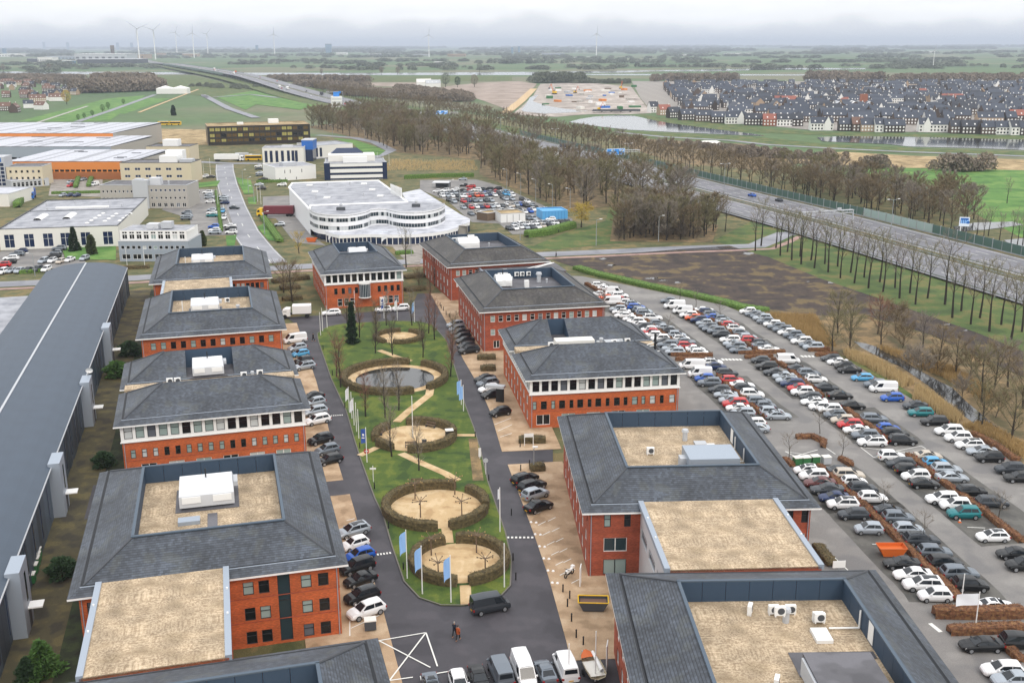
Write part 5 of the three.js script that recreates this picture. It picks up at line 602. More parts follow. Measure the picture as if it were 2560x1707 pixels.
// each entry: x y colour[type]; rows keep the survey frames
function cars(f, list, nose, lot, far, y) { list.trim().split(/\s*;\s*/).forEach((s, i) => { const [x, yy, c] = s.split(' '); const t = c[1] || TYPES[(i * 5 + (+x)) % 8]; const p = f(+x, +yy, t === 'v' ? 0.95 : 0.72); const n = c.includes('!') ? nose + Math.PI : nose; car(p, n, c[0], t, lot, far, y); }); }
const F1 = frame(1460, 690, 5.872), F2 = frame(1660, 780, 5.872), F3 = frame(1840, 740, 5.872), F4 = frame(1960, 1000, 5.872), F5 = frame(2160, 1000, 5.872), F6 = frame(2060, 1240, 4.704);
const t33 = (x, y, h) => T(3, 3, x, y, h), t22 = (x, y, h) => T(2, 2, x, y, h), t12 = (x, y, h) => T(1, 2, x, y, h), t13 = (x, y, h) => T(1, 3, x, y, h), t11 = (x, y, h) => T(1, 1, x, y, h), t01 = (x, y, h) => T(0, 1, x, y, h);
const LF = Math.PI - 0.02, RT = -0.02, lotA = 'in the row nearest the eastern offices', lotB = 'in the middle double row of the big car park', lotC = 'in the last row beside the reeds';
cars(F1, '215 260 w; 330 315 o; 390 370 wv; 500 490 s; 550 520 w; 590 575 w; 700 630 w; 760 675 w; 820 710 w; 880 745 d; 950 785 w; 975 825 r; 1010 855 w; 1120 915 w; 1180 960 d; 1230 1010 g; 1290 1060 s; 1340 1110 s', LF, lotA, true);
cars(F1, '220 130 w; 330 180 w; 440 225 wv; 530 285 w; 560 345 r; 650 390 w; 720 410 s; 770 455 b; 830 490 g; 880 520 s; 905 560 g; 1010 615 w; 1090 690 g; 1190 755 s; 1290 805 d; 1370 870 s; 1430 910 w; 1490 960 g; 1510 1020 r; 1640 1075 w; 1700 1115 w', RT, lotA, true);
cars(F2, '410 770 wv; 530 890 wv; 600 970 bh; 670 1040 ge; 820 1130 d; 910 1210 s; 970 1290 s; 1050 1345 r; 1090 1400 w; 1160 1480 s', LF, lotA);
cars(F2, '720 735 w; 770 800 n; 930 890 de; 1010 1000 r; 1150 1070 w; 1200 1130 d; 1300 1210 we; 1400 1310 g; 1500 1370 g; 1590 1470 s; 1680 1520 s', RT, lotA);
cars(t22, '2220 740 w; 2250 795 s', LF, lotA);
cars(F1, '1240 360 g; 1330 425 wv; 1450 495 wv; 1540 570 w; 1610 608 o; 1690 645 n; 1770 690 s; 1830 738 g; 1890 772 g; 1950 805 g; 2020 855 d; 2150 930 w; 2190 985 s; 2240 1035 g; 2300 1085 g', LF, lotB, true);
cars(F1, '1770 495 w; 1820 525 n; 1870 560 g; 1920 605 b; 2040 630 g; 2070 665 s; 2150 715 r; 2230 770 w; 2310 835 g', RT, lotB, true);
cars(F2, '1240 362 s; 1280 412 r; 1420 450 d; 1440 495 g; 1550 540 w; 1830 690 wv; 1980 830 d; 2130 900 g; 2240 985 w', RT, lotB);
cars(F2, '1420 700 d; 1510 795 k; 1640 880 d; 1760 940 s; 1815 1000 s; 1890 1050 n; 1980 1110 r; 2040 1175 w; 2160 1235 d; 2210 1310 w; 2290 1385 w', LF, lotB);
cars(F3, '1330 1340 d; 1530 1460 k', RT, lotB);
cars(F4, '680 130 we; 755 210 g; 870 290 e; 975 355 r; 1070 430 w; 1200 515 g; 1300 615 we; 1590 830 we!; 1720 930 de; 1860 1020 ke!; 1940 1115 we; 2070 1225 ks!', LF, lotB);
cars(F4, '1010 80 ks; 1330 270 ge; 1540 410 bh; 1640 495 ke; 1750 595 ke', RT, lotB);
cars(F5, '950 810 es; 1060 910 lh; 1220 1015 se; 1300 1135 ss; 1590 1330 ke; 1890 1500 de', RT, lotB);
cars(F6, '1400 30 we; 1550 105 we; 1650 205 te; 1990 470 wh; 2240 675 ks; 2360 810 ke', LF, lotB);
cars(F3, '180 222 w; 265 258 g; 330 288 g; 390 322 s; 440 367 g; 540 408 w; 605 448 g; 690 488 g; 760 530 w; 840 575 g; 910 612 g; 970 660 w; 1060 710 g; 1140 750 s; 1400 908 d; 1500 962 w; 1590 1022 k; 1670 1082 ks; 1860 1192 lh; 2050 1290 g; 2170 1340 wv; 2300 1490 bh', LF, lotC);
cars(F5, '760 82 ds; 840 182 te; 1040 312 ke; 1260 452 we; 1390 552 we; 1560 652 we; 1740 745 ss; 1850 845 ke; 2150 1012 de; 2300 1135 ke', LF, lotC);
cars(F4, '330 1022 wh; 440 1110 we; 530 1212 ms; 640 1312 ds; 740 1420 ns; 870 1525 we', LF, lotA);
cars(F6, '350 212 dh; 530 385 sh; 920 785 ks; 1050 918 ws; 1170 1040 we; 1310 1165 wh', LF, lotA);
cars(F4, '850 1032 ds; 960 1092 ee; 1040 1192 wh; 1160 1300 de; 1310 1432 wh', RT, lotA);
cars(F6, '770 165 ds; 880 250 ge; 1000 385 sh; 1150 520 de; 1310 650 ge; 1430 780 ke; 1600 905 ge; 1730 1045 ke; 2020 1285 ws', RT, lotA);
cars(t33, '1965 1215 ks; 2160 1445 wh; 2260 1540 ss', LF, 'beside the twin flagpoles at the end of the big car park'); cars(t33, '2330 1195 ke', RT, 'beside the twin flagpoles at the end of the big car park');
// court bays
const noseA = (x, z) => Math.atan2(-z, x), WL = noseA(-0.82, 0.57), ER = noseA(0.78, -0.63);
cars(t13, '890 172 se; 905 292 wh; 950 398 bh; 925 505 ke; 955 615 ks; 970 770 ke; 1010 905 we', WL, 'in the bays beside the western offices', false, 0.18);
cars(t12, '375 58 sh; 405 108 lh; 430 172 kh; 440 228 se; 520 505 ks; 538 560 sh; 540 640 se; 560 722 we; 590 902 ke; 650 995 gh; 675 1082 kh', WL, 'in the bays beside the western offices', false, 0.18);
cars(t11, '1830 1412 se; 1845 1452 gh; 1870 1488 ks; 1890 1522 ke; 1915 1555 ks', noseA(-0.9, 0.42), 'in the bays beside the eastern offices', false, 0.18);
cars(t12, '1930 38 kh; 1955 80 ke; 2100 342 ks; 2125 380 ge; 2140 432 wh; 2165 485 ks; 2240 648 kh', noseA(-0.88, 0.46), 'in the bays beside the eastern offices', false, 0.18);
cars(t22, '120 1258 ke; 185 1325 ke; 215 1402 se; 245 1512 ks', ER, 'in the bays beside the eastern offices', false, 0.18);
cars(t11, '690 1302 we; 1165 1272 we; 1330 1260 we', noseA(-0.97, 0.25), 'parked in front of the square brick office', false, 0.14);
car(t11(355, 1542, 1), noseA(-0.9, 0.43), 'w', 'v', 'outside the stained-slate western office', false, 0.18);
car(t13(2150, 842, 1), noseA(0.93, -0.37), 'd', 'v', 'standing at the end of the garden lawn', false, 0.14);
const FB = frame(960, 1580, 3.92);
[[930, 440, 'k', 's', 0], [1140, 375, 'g', 'v', 1], [1370, 380, 'w', 'v', 0], [1580, 375, 'g', 's', 1], [1780, 325, 'w', 'v', 1], [735, 490, 'w', 'h', 0], [470, 520, 'g', 's', 0]].forEach(([x, y, c, t, up], i) => car(FB(x, y, 0.9), up ? noseA(-0.22, -0.97) : noseA(0.22, 0.97), c, t, 'in the row at the mouth of the court', false, 0.14));
// white hall forecourt, main-road car park, yards
cars(t01, '190 735 n; 150 762 g; 95 800 w; 85 832 k; 25 862 r; 540 712 g; 510 748 g; 490 782 k', noseA(-0.97, 0.2), 'on the forecourt of the white hall', true, 0.14);
cars(t01, '395 826 s; 475 822 w; 550 828 e; 632 812 w; 770 800 s; 20 925 w; 100 912 s; 175 912 s; 255 907 d; 340 902 d; 420 902 w', noseA(-0.1, 0.99), 'on the forecourt of the white hall', true, 0.14);
cars(t01, '1905 195 w; 1915 217 s; 1920 242 s; 1925 282 w; 1940 355 s; 1945 382 w; 1945 408 t; 1960 512 b; 1965 542 w; 1968 563 s; 2045 237 s; 2050 262 s; 2060 292 n; 2105 502 w; 2115 532 k; 2120 562 w; 1710 382 g; 1710 412 s; 1705 435 g', noseA(-1, 0.06), 'in the car park beside the main road', true, 0.14);
cars(t01, '2040 367 l; 2055 428 w; 1750 190 k; 1805 187 w', noseA(0.1, 0.99), 'in the car park beside the main road', true, 0.14);
cars(t01, '640 102 s; 640 135 r; 760 77 s; 865 118 wv; 570 222 s; 635 222 n; 700 222 n; 225 180 wv', noseA(-0.2, 0.97), 'in the yard by the orange warehouse', true, 0.14);
car(t01(2150, 337, 0.7), noseA(0.05, 0.99) + 1.45, 'd', 's', 'driving along the main road', true, 0.14);
cars(t11, '215 490 sh', noseA(-0.97, 0.2), 'in the lorry yard of the showroom', true, 0.14);
const FC = frame(440, 340, 4.2);
cars(FC, '860 315 w; 865 340 d; 870 385 s; 880 405 g; 910 450 k; 870 510 s; 895 548 k; 1110 510 w; 235 430 w; 300 425 w; 360 425 k; 205 325 s; 200 365 s', noseA(-0.97, 0.2), 'parked between the white offices', true, 0.14);
cars((x, y, h) => T(0, 0, x, y, h), '1080 1210 w; 1078 1240 s; 1075 1265 s', noseA(-0.97, 0.2), 'in the lane beside the warehouses', true, 0.14);
// crowded car park
cars(FLf, '190 280 w; 310 270 w; 460 257 w; 560 265 k; 660 260 r; 770 263 w; 840 252 d; 950 246 k; 1075 242 k; 570 102 s; 580 192 k; 690 208 r', noseA(-0.95, -0.1), 'in the crowded car park by the wood', true, 0.14);
const toward = noseA(0.35, 0.94);
cars(FLf, '240 315 d; 310 312 w; 385 312 g; 460 312 s; 530 310 d; 610 308 g; 690 305 s; 760 304 e; 840 302 s; 915 300 b; 985 298 g; 1060 295 r; 1140 295 w; 1210 298 l; 1280 300 w; 270 346 w; 345 346 s; 415 346 w; 490 346 d; 550 350 w; 600 350 w; 650 350 r; 705 335 d; 770 342 o; 835 340 r; 900 334 s; 955 325 n; 1040 334 w; 1105 315 d; 1185 318 l; 1250 325 l; 1305 336 w', toward, 'in the crowded car park by the wood', true, 0.14);
cars(FLf, '370 407 d; 440 432 s; 520 402 k; 580 427 r; 650 417 n; 740 417 g; 820 412 s; 910 412 d; 990 412 s; 1160 372 k; 1200 392 s; 1290 392 s; 580 517 s; 640 492 k; 690 517 r; 770 507 w; 840 507 n; 920 502 r; 1000 502 s; 1070 492 w; 1150 492 d; 1230 467 w; 1290 492 e; 1360 482 s; 1430 472 b; 1500 492 k; 1600 482 s; 1520 432 w; 1440 392 k', toward, 'in the crowded car park by the wood', true, 0.14);
cars(FLf, '690 607 g; 770 592 e; 860 607 w; 940 592 g; 1040 577 s; 1150 557 w; 1280 542 w; 1400 562 d; 1480 582 w; 1560 572 b; 1605 547 w; 1645 522 k; 1720 552 w; 1790 542 w; 1530 672 g; 1610 682 s; 1330 772 s; 1420 767 w; 1510 762 w; 1600 757 w; 1680 752 w; 1760 747 s; 1840 747 s; 1930 747 w; 2020 737 k; 2110 732 k; 1250 822 d; 1340 822 w; 1420 805 w; 1500 807 s; 1590 807 d; 1670 802 w; 1745 792 e; 1840 792 k; 1930 782 w', toward, 'in the crowded car park by the wood', true, 0.14);
cars(FLf, '1860 688 w; 1890 862 k', noseA(-0.97, 0.2), 'in the crowded car park by the wood', true, 0.14);
// motorway traffic
const hwDir = z => { const a = hwX(z), b = hwX(z - 20); return V(b - a, 0, -20).normalize(); };
function onHw(z, o) { const d = hwDir(z); return V(hwX(z) - d.z * o, hwRise({ z }) + 0.02, z + d.x * o); }
reseed(99);
[[-440, 12, 'b'], [-425, 15, 'd'], [-560, -8, 'r'], [-505, -5, 'w'], [-700, 9, 's'], [-760, -12, 'k'], [-905, 5.5, 's'], [-985, -9, 'd'], [-1100, 9, 'w'], [-1165, -12, 'r'], [-1260, 13, 's'], [-1330, -9, 'w'], [-1420, 5, 'k'], [-1500, -13, 'r'], [-1570, 9, 'w'], [-1640, -9, 's'], [-1700, 13, 'o'], [-1780, -6, 'w'], [-1850, 9, 'r'], [-1930, -12, 'w'], [-2010, 6, 's'], [-2100, -9, 'b'], [-2190, 12, 'w'], [-2290, -6, 'k'], [-2400, 9, 'w'], [-2550, -10, 'w'], [-2700, 7, 's']].forEach(([z, o, c]) => { const p = onHw(z, o), d = hwDir(z); car(p, noseA(d.x * Math.sign(o), d.z * Math.sign(o)), c, 'hes'[Math.abs(z) % 3], 'driving on the motorway', true, p.y); });
function lorry(pos, nose, o) {
  const g = thing(o.name || 'lorry', o.label, o.cat || 'lorry', pos, nose, o.group), L = o.L || 12, h = o.h || 3.9, bw = 1.25;
  const t = new MB(); t.box(-L / 2, L / 2, 1.1, h, -bw, bw); t.build('cargo_box', o.box || 'white', g); const c = new MB(); const x0 = L / 2 + 0.5, cl = o.cab || 2.2, ch = o.ch || 3.1; const prof = [[x0, 0.55], [x0 + cl, 0.55], [x0 + cl, 1.7], [x0 + cl - 0.35, ch - 0.3], [x0 + cl - 0.9, ch], [x0, ch]]; for (let i = 0; i < prof.length; i++) { const a = prof[i], b = prof[(i + 1) % prof.length]; c.quad([a[0], a[1], bw * 0.97], [b[0], b[1], bw * 0.97], [b[0], b[1], -bw * 0.97], [a[0], a[1], -bw * 0.97]); } for (const s of [1, -1]) for (let i = 1; i < prof.length - 1; i++) c.tri([...prof[0], s * bw * 0.97], [...prof[i], s * bw * 0.97], [...prof[i + 1], s * bw * 0.97]); c.build('cab', o.cabMat || 'white', g);
  const w = new MB(); w.quad([x0 + cl + 0.01, 1.75, -1], [x0 + cl + 0.01, 1.75, 1], [x0 + cl - 0.33, ch - 0.35, 1], [x0 + cl - 0.33, ch - 0.35, -1]); w.build('windscreen', 'car_glass', g); for (const s of [1, -1]) new MB().quad([x0 + cl - 1.2, 1.7, s * (bw * 0.97 + 0.01)], [x0 + cl - 0.15, 1.7, s * (bw * 0.97 + 0.01)], [x0 + cl - 0.5, ch - 0.5, s * (bw * 0.97 + 0.01)], [x0 + cl - 1.2, ch - 0.5, s * (bw * 0.97 + 0.01)]).build('side_window', 'car_glass', g);
  new MB().box(-L / 2, x0 + cl - 0.3, 0.75, 1.1, -0.5, 0.5).build('chassis', 'black', g); const tg = cached('ltyre', () => { const q = new THREE.CylinderGeometry(0.5, 0.5, 0.35, 12); q.rotateX(Math.PI / 2); return q; }); for (const x of o.axles || [-L / 2 + 1, -L / 2 + 2.3, L / 2 - 0.4, x0 + cl - 1]) for (const s of [1, -1]) { const q = mesh('wheel', tg, 'tyre', g); q.position.set(x, 0.5, s * (bw - 0.2)); } return g;
}
lorry(T(1, 1, 210, 390, 1.2).setY(0.13), noseA(-1, 0.02), { L: 11, box: 'maroon', cabMat: 'yellow', label: 'lorry with dark red trailer and yellow cab backed up to the showroom' });
lorry(T(1, 1, 420, 1295, 1.4).setY(0.15), noseA(-0.99, 0.12), { name: 'box_van', cat: 'van', L: 4.3, h: 3.0, cab: 2, ch: 2.3, axles: [-1.2, 3.9], label: 'white box van with a green motif on its side by the court entrance' });
{ const g = scene.children[scene.children.length - 1]; const m = new MB(); m.tri([-0.9, 2.3, 1.27], [-1.7, 2.6, 1.27], [-1.3, 2.0, 1.27]); m.tri([-0.6, 2.5, 1.27], [-1.0, 2.7, 1.27], [-1.1, 2.2, 1.27]); m.build('motif', 'green', g); }
lorry(FC(530, 235, 1.6).setY(0.12), noseA(1, 0.02), { L: 13.5, label: 'long white trailer parked beside the dark office' }); lorry(FC(690, 222, 1.6).setY(0.12), noseA(1, 0.02), { L: 7, box: 'light_grey', label: 'pale grey trailer behind the long white one' });
lorry(T(0, 1, 290, 225, 1.2).setY(0.12), noseA(0.3, 0.95), { L: 6, box: 'flag_navy', cabMat: 'blue', label: 'blue tarpaulin lorry beside the green hedge' });
[[-600, -13, 'white', 11, 'lettered white lorry on the near carriageway of the motorway'], [-640, 9, 'glass_blue', 9, 'dark blue lorry on the motorway'], [-760, -8, 'white', 12, 'white lorry beside the motorway poplars'], [-905, -12, 'light_grey', 16, 'long pale lorry half hidden by the wood'], [-1345, 8, 'dark_grey', 10, 'dark lorry on the motorway beyond the wood'], [-1480, -9, 'white', 10, 'white lorry on the climb to the bridge'], [-1520, -13, 'white', 9, 'white lorry overtaking on the climb to the bridge'], [-2150, 9, 'orange', 10, 'orange lorry near the bridge'], [-2050, -9, 'white', 12, 'white lorry leaving the bridge'], [-2450, 8, 'white', 12, 'white lorry on the bridge'], [-2320, -9, 'red', 10, 'red lorry on the bridge']].forEach(([z, o, b, L, label]) => { const p = onHw(z, o), d = hwDir(z), s = Math.sign(o); lorry(p, noseA(d.x * s, d.z * s), { L, box: b, label }); });
function bus(pos, nose, label, n) { const g = thing('bus', label, 'bus', pos, nose, null); for (let k = 0; k < n; k++) { const x = (k - (n - 1) / 2) * 9.3; new MB().box(x - 4.5, x + 4.5, 0.4, 3.0, -1.25, 1.25).build('body', 'yellow', g); new MB().box(x - 4.3, x + 4.3, 1.4, 2.5, -1.27, 1.27).build('window_glass', 'glass_dark', g); new MB().box(x - 3.5, x + 3.5, 3.0, 3.3, -0.8, 0.8).build('roof_pod', 'light_grey', g); const tg = cached('ltyre', () => null); for (const dx of [-2.8, 2.8]) for (const s of [1, -1]) { const q = mesh('wheel', geoCache.ltyre, 'tyre', g); q.position.set(x + dx, 0.48, s * 1.1); } } if (n > 1) new MB().box(-0.4, 0.4, 0.6, 2.9, -1.1, 1.1).build('bellows', 'black', g); return g; }
bus(T(0, 0, 1555, 1150).setY(0.1), 0, 'yellow articulated bus on the far road by the bare plot', 2); bus(FC(812, 240, 1).setY(0.12), 0.1, 'yellow bus behind the white office', 1);

// ---------------------------------------------------------------- trees and planting
// bare tree: tapered trunk with limbs, crown of many fine twigs
function bareTree(seed, o) {
  reseed(seed); const H = o.h, tr = new MB(), cr = new MB(), lean = [rr(-0.4, 0.4), rr(-0.4, 0.4)];
  const axis = t => [lean[0] * t * t + 0.12 * Math.sin(t * 5 + seed), t * H * (o.top || 0.92), lean[1] * t * t + 0.12 * Math.cos(t * 4 + seed)];
  const r0 = o.r || 0.2; const N = 6; for (let i = 0; i < N; i++) { const t = i / N, u = (i + 1) / N; tr.bar(axis(t), axis(u), r0 * (1 - t * 0.9), r0 * (1 - u * 0.9) + 0.01, 5, false); }
  const limbs = o.limbs || 11;
  for (let i = 0; i < limbs; i++) {
    const t = o.t0 + (1 - o.t0) * (i + rnd() * 0.8) / limbs * 0.95, A = axis(t), az = i * 2.4 + rr(-0.4, 0.4), shape = o.shape(((t - o.t0) / (1 - o.t0))), L = o.spread * shape * rr(0.8, 1.15), up = o.up * rr(0.7, 1.3);
    const dir = V(Math.cos(az), up, Math.sin(az)).normalize(), B = V(...A).addScaledVector(dir, L); B.y += L * 0.12; tr.bar(A, B.toArray(), r0 * 0.34 * (1.1 - t), 0.018, 3, false);
    const n2 = o.n2 || 6; for (let j = 0; j < n2; j++) { const s = 0.25 + 0.75 * (j + rnd()) / n2, S = V(...A).lerp(B, s), d2 = dir.clone().add(V(rr(-0.9, 0.9), rr(-0.2, 0.9) + (o.droop || 0), rr(-0.9, 0.9))).normalize(), L2 = L * rr(0.25, 0.5) * (1.1 - s * 0.4) + 0.3, E2 = S.clone().addScaledVector(d2, L2); cr.bar(S.toArray(), E2.toArray(), o.tw * 0.42, 0.008, 3, false);
      const n3 = o.n3 || 6; for (let k = 0; k < n3; k++) { const S3 = S.clone().lerp(E2, 0.15 + 0.85 * (k + rnd()) / n3), d3 = d2.clone().add(V(rr(-1, 1), rr(-0.6, 0.9) + (o.droop || 0) * 2, rr(-1, 1))).normalize(), E3 = S3.clone().addScaledVector(d3, rr(0.5, 1.2) * (o.tl || 1)); cr.ribbon(S3.toArray(), E3.toArray(), o.tw * rr(0.7, 1.3), [rr(-1, 1), rr(-1, 1), rr(-1, 1)]); } }
  }
  return { trunk: tr.geo(), crown: cr.geo() };
}
const round = u => Math.sin(Math.PI * (0.18 + 0.76 * u)), vase = u => 0.5 + 0.5 * Math.sin(Math.PI * (0.1 + 0.8 * u)), poplar = u => 0.6 * (1 - u * 0.6) + 0.2;
const TP = {
  wood: [1, 2, 3, 4, 5, 6, 7].map(s => bareTree(s * 17, { h: 11, t0: 0.12, spread: 4.3, shape: round, up: 0.8, limbs: 16, n2: 8, n3: 14, tw: 0.085, r: 0.2, tl: 1.0 })),
  row: [1, 2, 3, 4, 5, 6, 7].map(s => bareTree(s * 31, { h: 11.5, t0: 0.42, spread: 3.4, shape: vase, up: 1.5, limbs: 12, n2: 6, n3: 6, tw: 0.05, r: 0.24, tl: 0.95 })),
  avenue: [1, 2, 3, 4, 5, 6].map(s => bareTree(s * 43, { h: 9.5, t0: 0.26, spread: 3.9, shape: round, up: 0.9, limbs: 13, n2: 7, n3: 11, tw: 0.085, r: 0.17, tl: 1.0 })),
  willow: [1, 2, 3].map(s => bareTree(s * 59, { h: 8, t0: 0.12, spread: 3.9, shape: round, up: 1.1, limbs: 14, n2: 8, n3: 8, tw: 0.05, r: 0.2 })),
  golden: [1].map(s => bareTree(s * 61, { h: 8, t0: 0.3, spread: 4, shape: round, up: 0.7, limbs: 14, n2: 8, n3: 14, tw: 0.11, r: 0.25, droop: -0.5, tl: 1.6 })),
  garden: [1, 2, 3].map(s => bareTree(s * 71, { h: 8.5, t0: 0.1, spread: 2.0, shape: vase, up: 2.2, limbs: 14, n2: 7, n3: 6, tw: 0.035, r: 0.15 })),
  small: [1, 2].map(s => bareTree(s * 83, { h: 4.2, t0: 0.35, spread: 1.6, shape: round, up: 0.8, limbs: 9, n2: 5, n3: 4, tw: 0.03, r: 0.07, tl: 0.6 })),
  bush: [1, 2, 3].map(s => bareTree(s * 97, { h: 3.4, t0: 0.02, spread: 2.4, shape: u => 1 - 0.4 * u, up: 0.9, limbs: 16, n2: 7, n3: 7, tw: 0.06, r: 0.06 })),
};
const tproto = {};
function tree(kind, i, pos, s, twig, bark, name, label, cat, group, sy = 1) {
  const list = TP[kind], k = i % list.length, g = thing(name, label, cat, V(pos.x, pos.y || 0.05, pos.z), (i * 2.399) % 6.283, group); g.scale.set(s, s * sy, s); mesh('trunk', list[k].trunk, bark, g); mesh('crown', list[k].crown, twig, g); return g;
}
reseed(1001);
// wood between the crowded car park and the motorway
const nearEdge = z => hwX(z) - 24;
const woodPoly = [T(1, 0, 470, 1165), T(1, 0, 1000, 1285), T(1, 0, 1300, 1400), T(1, 0, 2060, 1470), T(1, 1, 2050, 30), FLf(1180, 190), FLf(1700, 400), FLf(2130, 590), T(2, 1, 860, 330), V(nearEdge(-400) - 3, 0, -400), V(nearEdge(-520) - 2, 0, -520), V(nearEdge(-700) - 2, 0, -700), V(nearEdge(-980) - 2, 0, -980)];
sheet('wood_floor', woodPoly, 0.09, 'scrub', 'brown leaf-strewn floor of the wood beside the motorway', 'ground');
sheet('wood_floor', [T(2, 1, 900, 650), T(2, 1, 1840, 660), T(2, 1, 1900, 500), T(2, 1, 1250, 400), T(2, 1, 930, 440)], 0.12, 'scrub', 'brown leaf-strewn floor of the thicket', 'ground');
const woodPts = []; scatter(woodPoly, 285, 4.6, p => woodPts.push(p));
woodPts.forEach((p, i) => { const tw = ['twig', 'twig_olive', 'twig', 'twig_grey', 'twig_olive', 'twig_olive'][Math.floor(rnd() * 6)]; tree('wood', i, p, rr(1.0, 1.65), tw, 'bark', 'woodland_tree', `${{ twig: 'brown', twig_olive: 'olive-tinged', twig_grey: 'grey' }[tw]} bare woodland tree in the wood beside the motorway`, 'tree', `${tw.replace('twig_', '')} trees of the wood beside the motorway`); });
scatter([T(2, 1, 930, 640), T(2, 1, 1830, 650), T(2, 1, 1880, 520), T(2, 1, 1250, 430), T(2, 1, 960, 470)], 46, 3.2, (p, i) => tree('wood', i, p, rr(0.95, 1.25), ['twig', 'twig_olive', 'twig_grey'][i % 3], 'bark_dark', 'thicket_tree', 'bare tree in the dense thicket above the cross street', 'tree', 'bare trees of the thicket above the cross street'));
scatter([T(2, 1, 930, 645), T(2, 1, 1800, 655), T(2, 1, 1700, 560), T(2, 1, 1000, 540)], 26, 2.4, (p, i) => tree('bush', i, p, rr(0.8, 1.2), 'twig_dark', 'bark_dark', 'thicket_bush', 'low dark bush at the foot of the thicket', 'bush', 'low bushes at the foot of the thicket'));
[[1720, 480], [1800, 500], [1850, 560], [1960, 560], [1870, 470], [940, 330], [1010, 320]].forEach(([x, y], i) => tree('row', i, T(2, 1, x, y), 0.85, 'twig_grey', 'bark_dark', 'slope_tree', 'slender bare tree on the grass slope beside the thicket', 'tree', 'slender trees beside the thicket'));
tree('golden', 0, T(2, 1, 640, 520), 1.0, 'twig_gold', 'bark', 'golden_willow', 'golden weeping willow beside the blue shed', 'tree');
// double row on the verge
const rowPts = [[75, 710], [110, 782], [310, 860], [430, 895], [550, 932], [670, 987], [800, 1032], [930, 1080], [1060, 1112], [1205, 1172], [1360, 1230], [1470, 1172], [1620, 1230], [1780, 1290], [1690, 1352], [1870, 1412], [1950, 1352], [2030, 1477], [2150, 1417], [2240, 1552], [2330, 1480], [180, 745], [215, 820], [300, 790], [400, 822], [520, 857], [645, 882], [765, 937], [890, 982], [1030, 1022], [1165, 1077], [1310, 1127], [-60, 690], [-120, 740]];
rowPts.forEach(([x, y], i) => tree('row', i, T(3, 1, x, y), (x === 1620 ? 1.35 : 1.16) * (0.92 + 0.16 * ((i * 7) % 5) / 5), i % 3 ? 'twig_olive' : 'twig_grey', 'bark_dark', 'verge_tree', 'tall bare tree in the double row on the motorway verge', 'tree', 'tall bare trees on the motorway verge'));
// avenue along the far side of the motorway
{ let i = 0; for (let z = -350; z > -1500; z -= z > -800 ? 9 : 12) for (const o of [32, 39]) { const d = hwDir(z), p = V(hwX(z) - d.z * o + rr(-1, 1), 0, z + d.x * o + rr(-2, 2)); tree('avenue', i++, p, rr(0.95, 1.45), i % 4 ? 'twig' : 'twig_grey', 'bark_dark', 'avenue_tree', 'bare avenue tree behind the noise barrier of the motorway', 'tree', 'avenue trees behind the noise barrier'); } }
scatter([T(3, 1, 0, 160), T(3, 1, 600, 280), T(3, 1, 1300, 460), T(3, 1, 1500, 470), T(3, 1, 1900, 470), T(3, 1, 1900, 350), T(3, 1, 1000, 180), T(3, 1, 0, 60)], 62, 4, (p, i) => tree('wood', i, p, rr(0.95, 1.3), ['twig', 'twig_grey', 'twig_olive'][i % 3], 'bark_dark', 'copse_tree', 'bare tree in the copse behind the noise barrier', 'tree', 'bare trees of the copse behind the noise barrier'));
[[1920, 600], [1980, 640], [2130, 660], [2290, 700], [2340, 680], [2200, 300], [2240, 640], [2030, 600]].forEach(([x, y], i) => tree('row', i, T(3, 1, x, y), 0.8, 'twig_grey', 'bark_dark', 'pondside_tree', 'bare tree by the water beyond the motorway sign', 'tree', 'bare trees by the water beyond the motorway sign'));
// willows and scrub on the bank behind the car park
[[3, 1, 640, 1490, 'willow', 'twig_olive', 1.15], [3, 1, 760, 1540, 'willow', 'twig_olive', 1.0], [3, 1, 1010, 1500, 'willow', 'twig_red', 1.0], [3, 1, 1180, 1480, 'bush', 'twig', 1.6], [3, 2, 590, 95, 'willow', 'twig_olive', 1.0], [3, 2, 745, 115, 'willow', 'twig_olive', 1.1], [3, 2, 1580, 180, 'willow', 'twig', 0.9], [3, 2, 1730, 320, 'willow', 'twig', 1.0], [3, 2, 1960, 560, 'willow', 'twig_olive', 1.25], [3, 2, 2070, 500, 'willow', 'twig', 1.2], [3, 2, 2250, 900, 'willow', 'twig_olive', 1.15], [3, 2, 2340, 620, 'willow', 'twig', 1.2], [3, 2, 1960, 790, 'willow', 'twig_olive', 0.9], [3, 2, 1400, 320, 'bush', 'twig_grey', 1.3], [3, 2, 1300, 270, 'bush', 'twig_grey', 1.2], [3, 2, 1550, 300, 'bush', 'twig', 1.2], [3, 2, 1850, 330, 'bush', 'twig', 1.4], [3, 2, 2100, 700, 'bush', 'twig', 1.2], [3, 2, 2200, 420, 'willow', 'twig_grey', 1.1], [3, 2, 1780, 520, 'bush', 'twig_grey', 1.0], [3, 2, 1240, 60, 'bush', 'twig', 1.3], [3, 2, 1040, 30, 'willow', 'twig', 0.9], [3, 2, 1420, 60, 'willow', 'twig_grey', 0.9]].forEach(([c, r, x, y, k, tw, s], i) => tree(k, i, T(c, r, x, y), s, tw, 'bark', k === 'bush' ? 'bank_bush' : 'bank_willow', k === 'bush' ? 'bare twiggy bush on the tan bank of the ditch' : 'bare willow on the tan bank of the ditch', k === 'bush' ? 'bush' : 'tree', k === 'bush' ? 'bare bushes on the ditch bank' : 'bare willows on the ditch bank'));
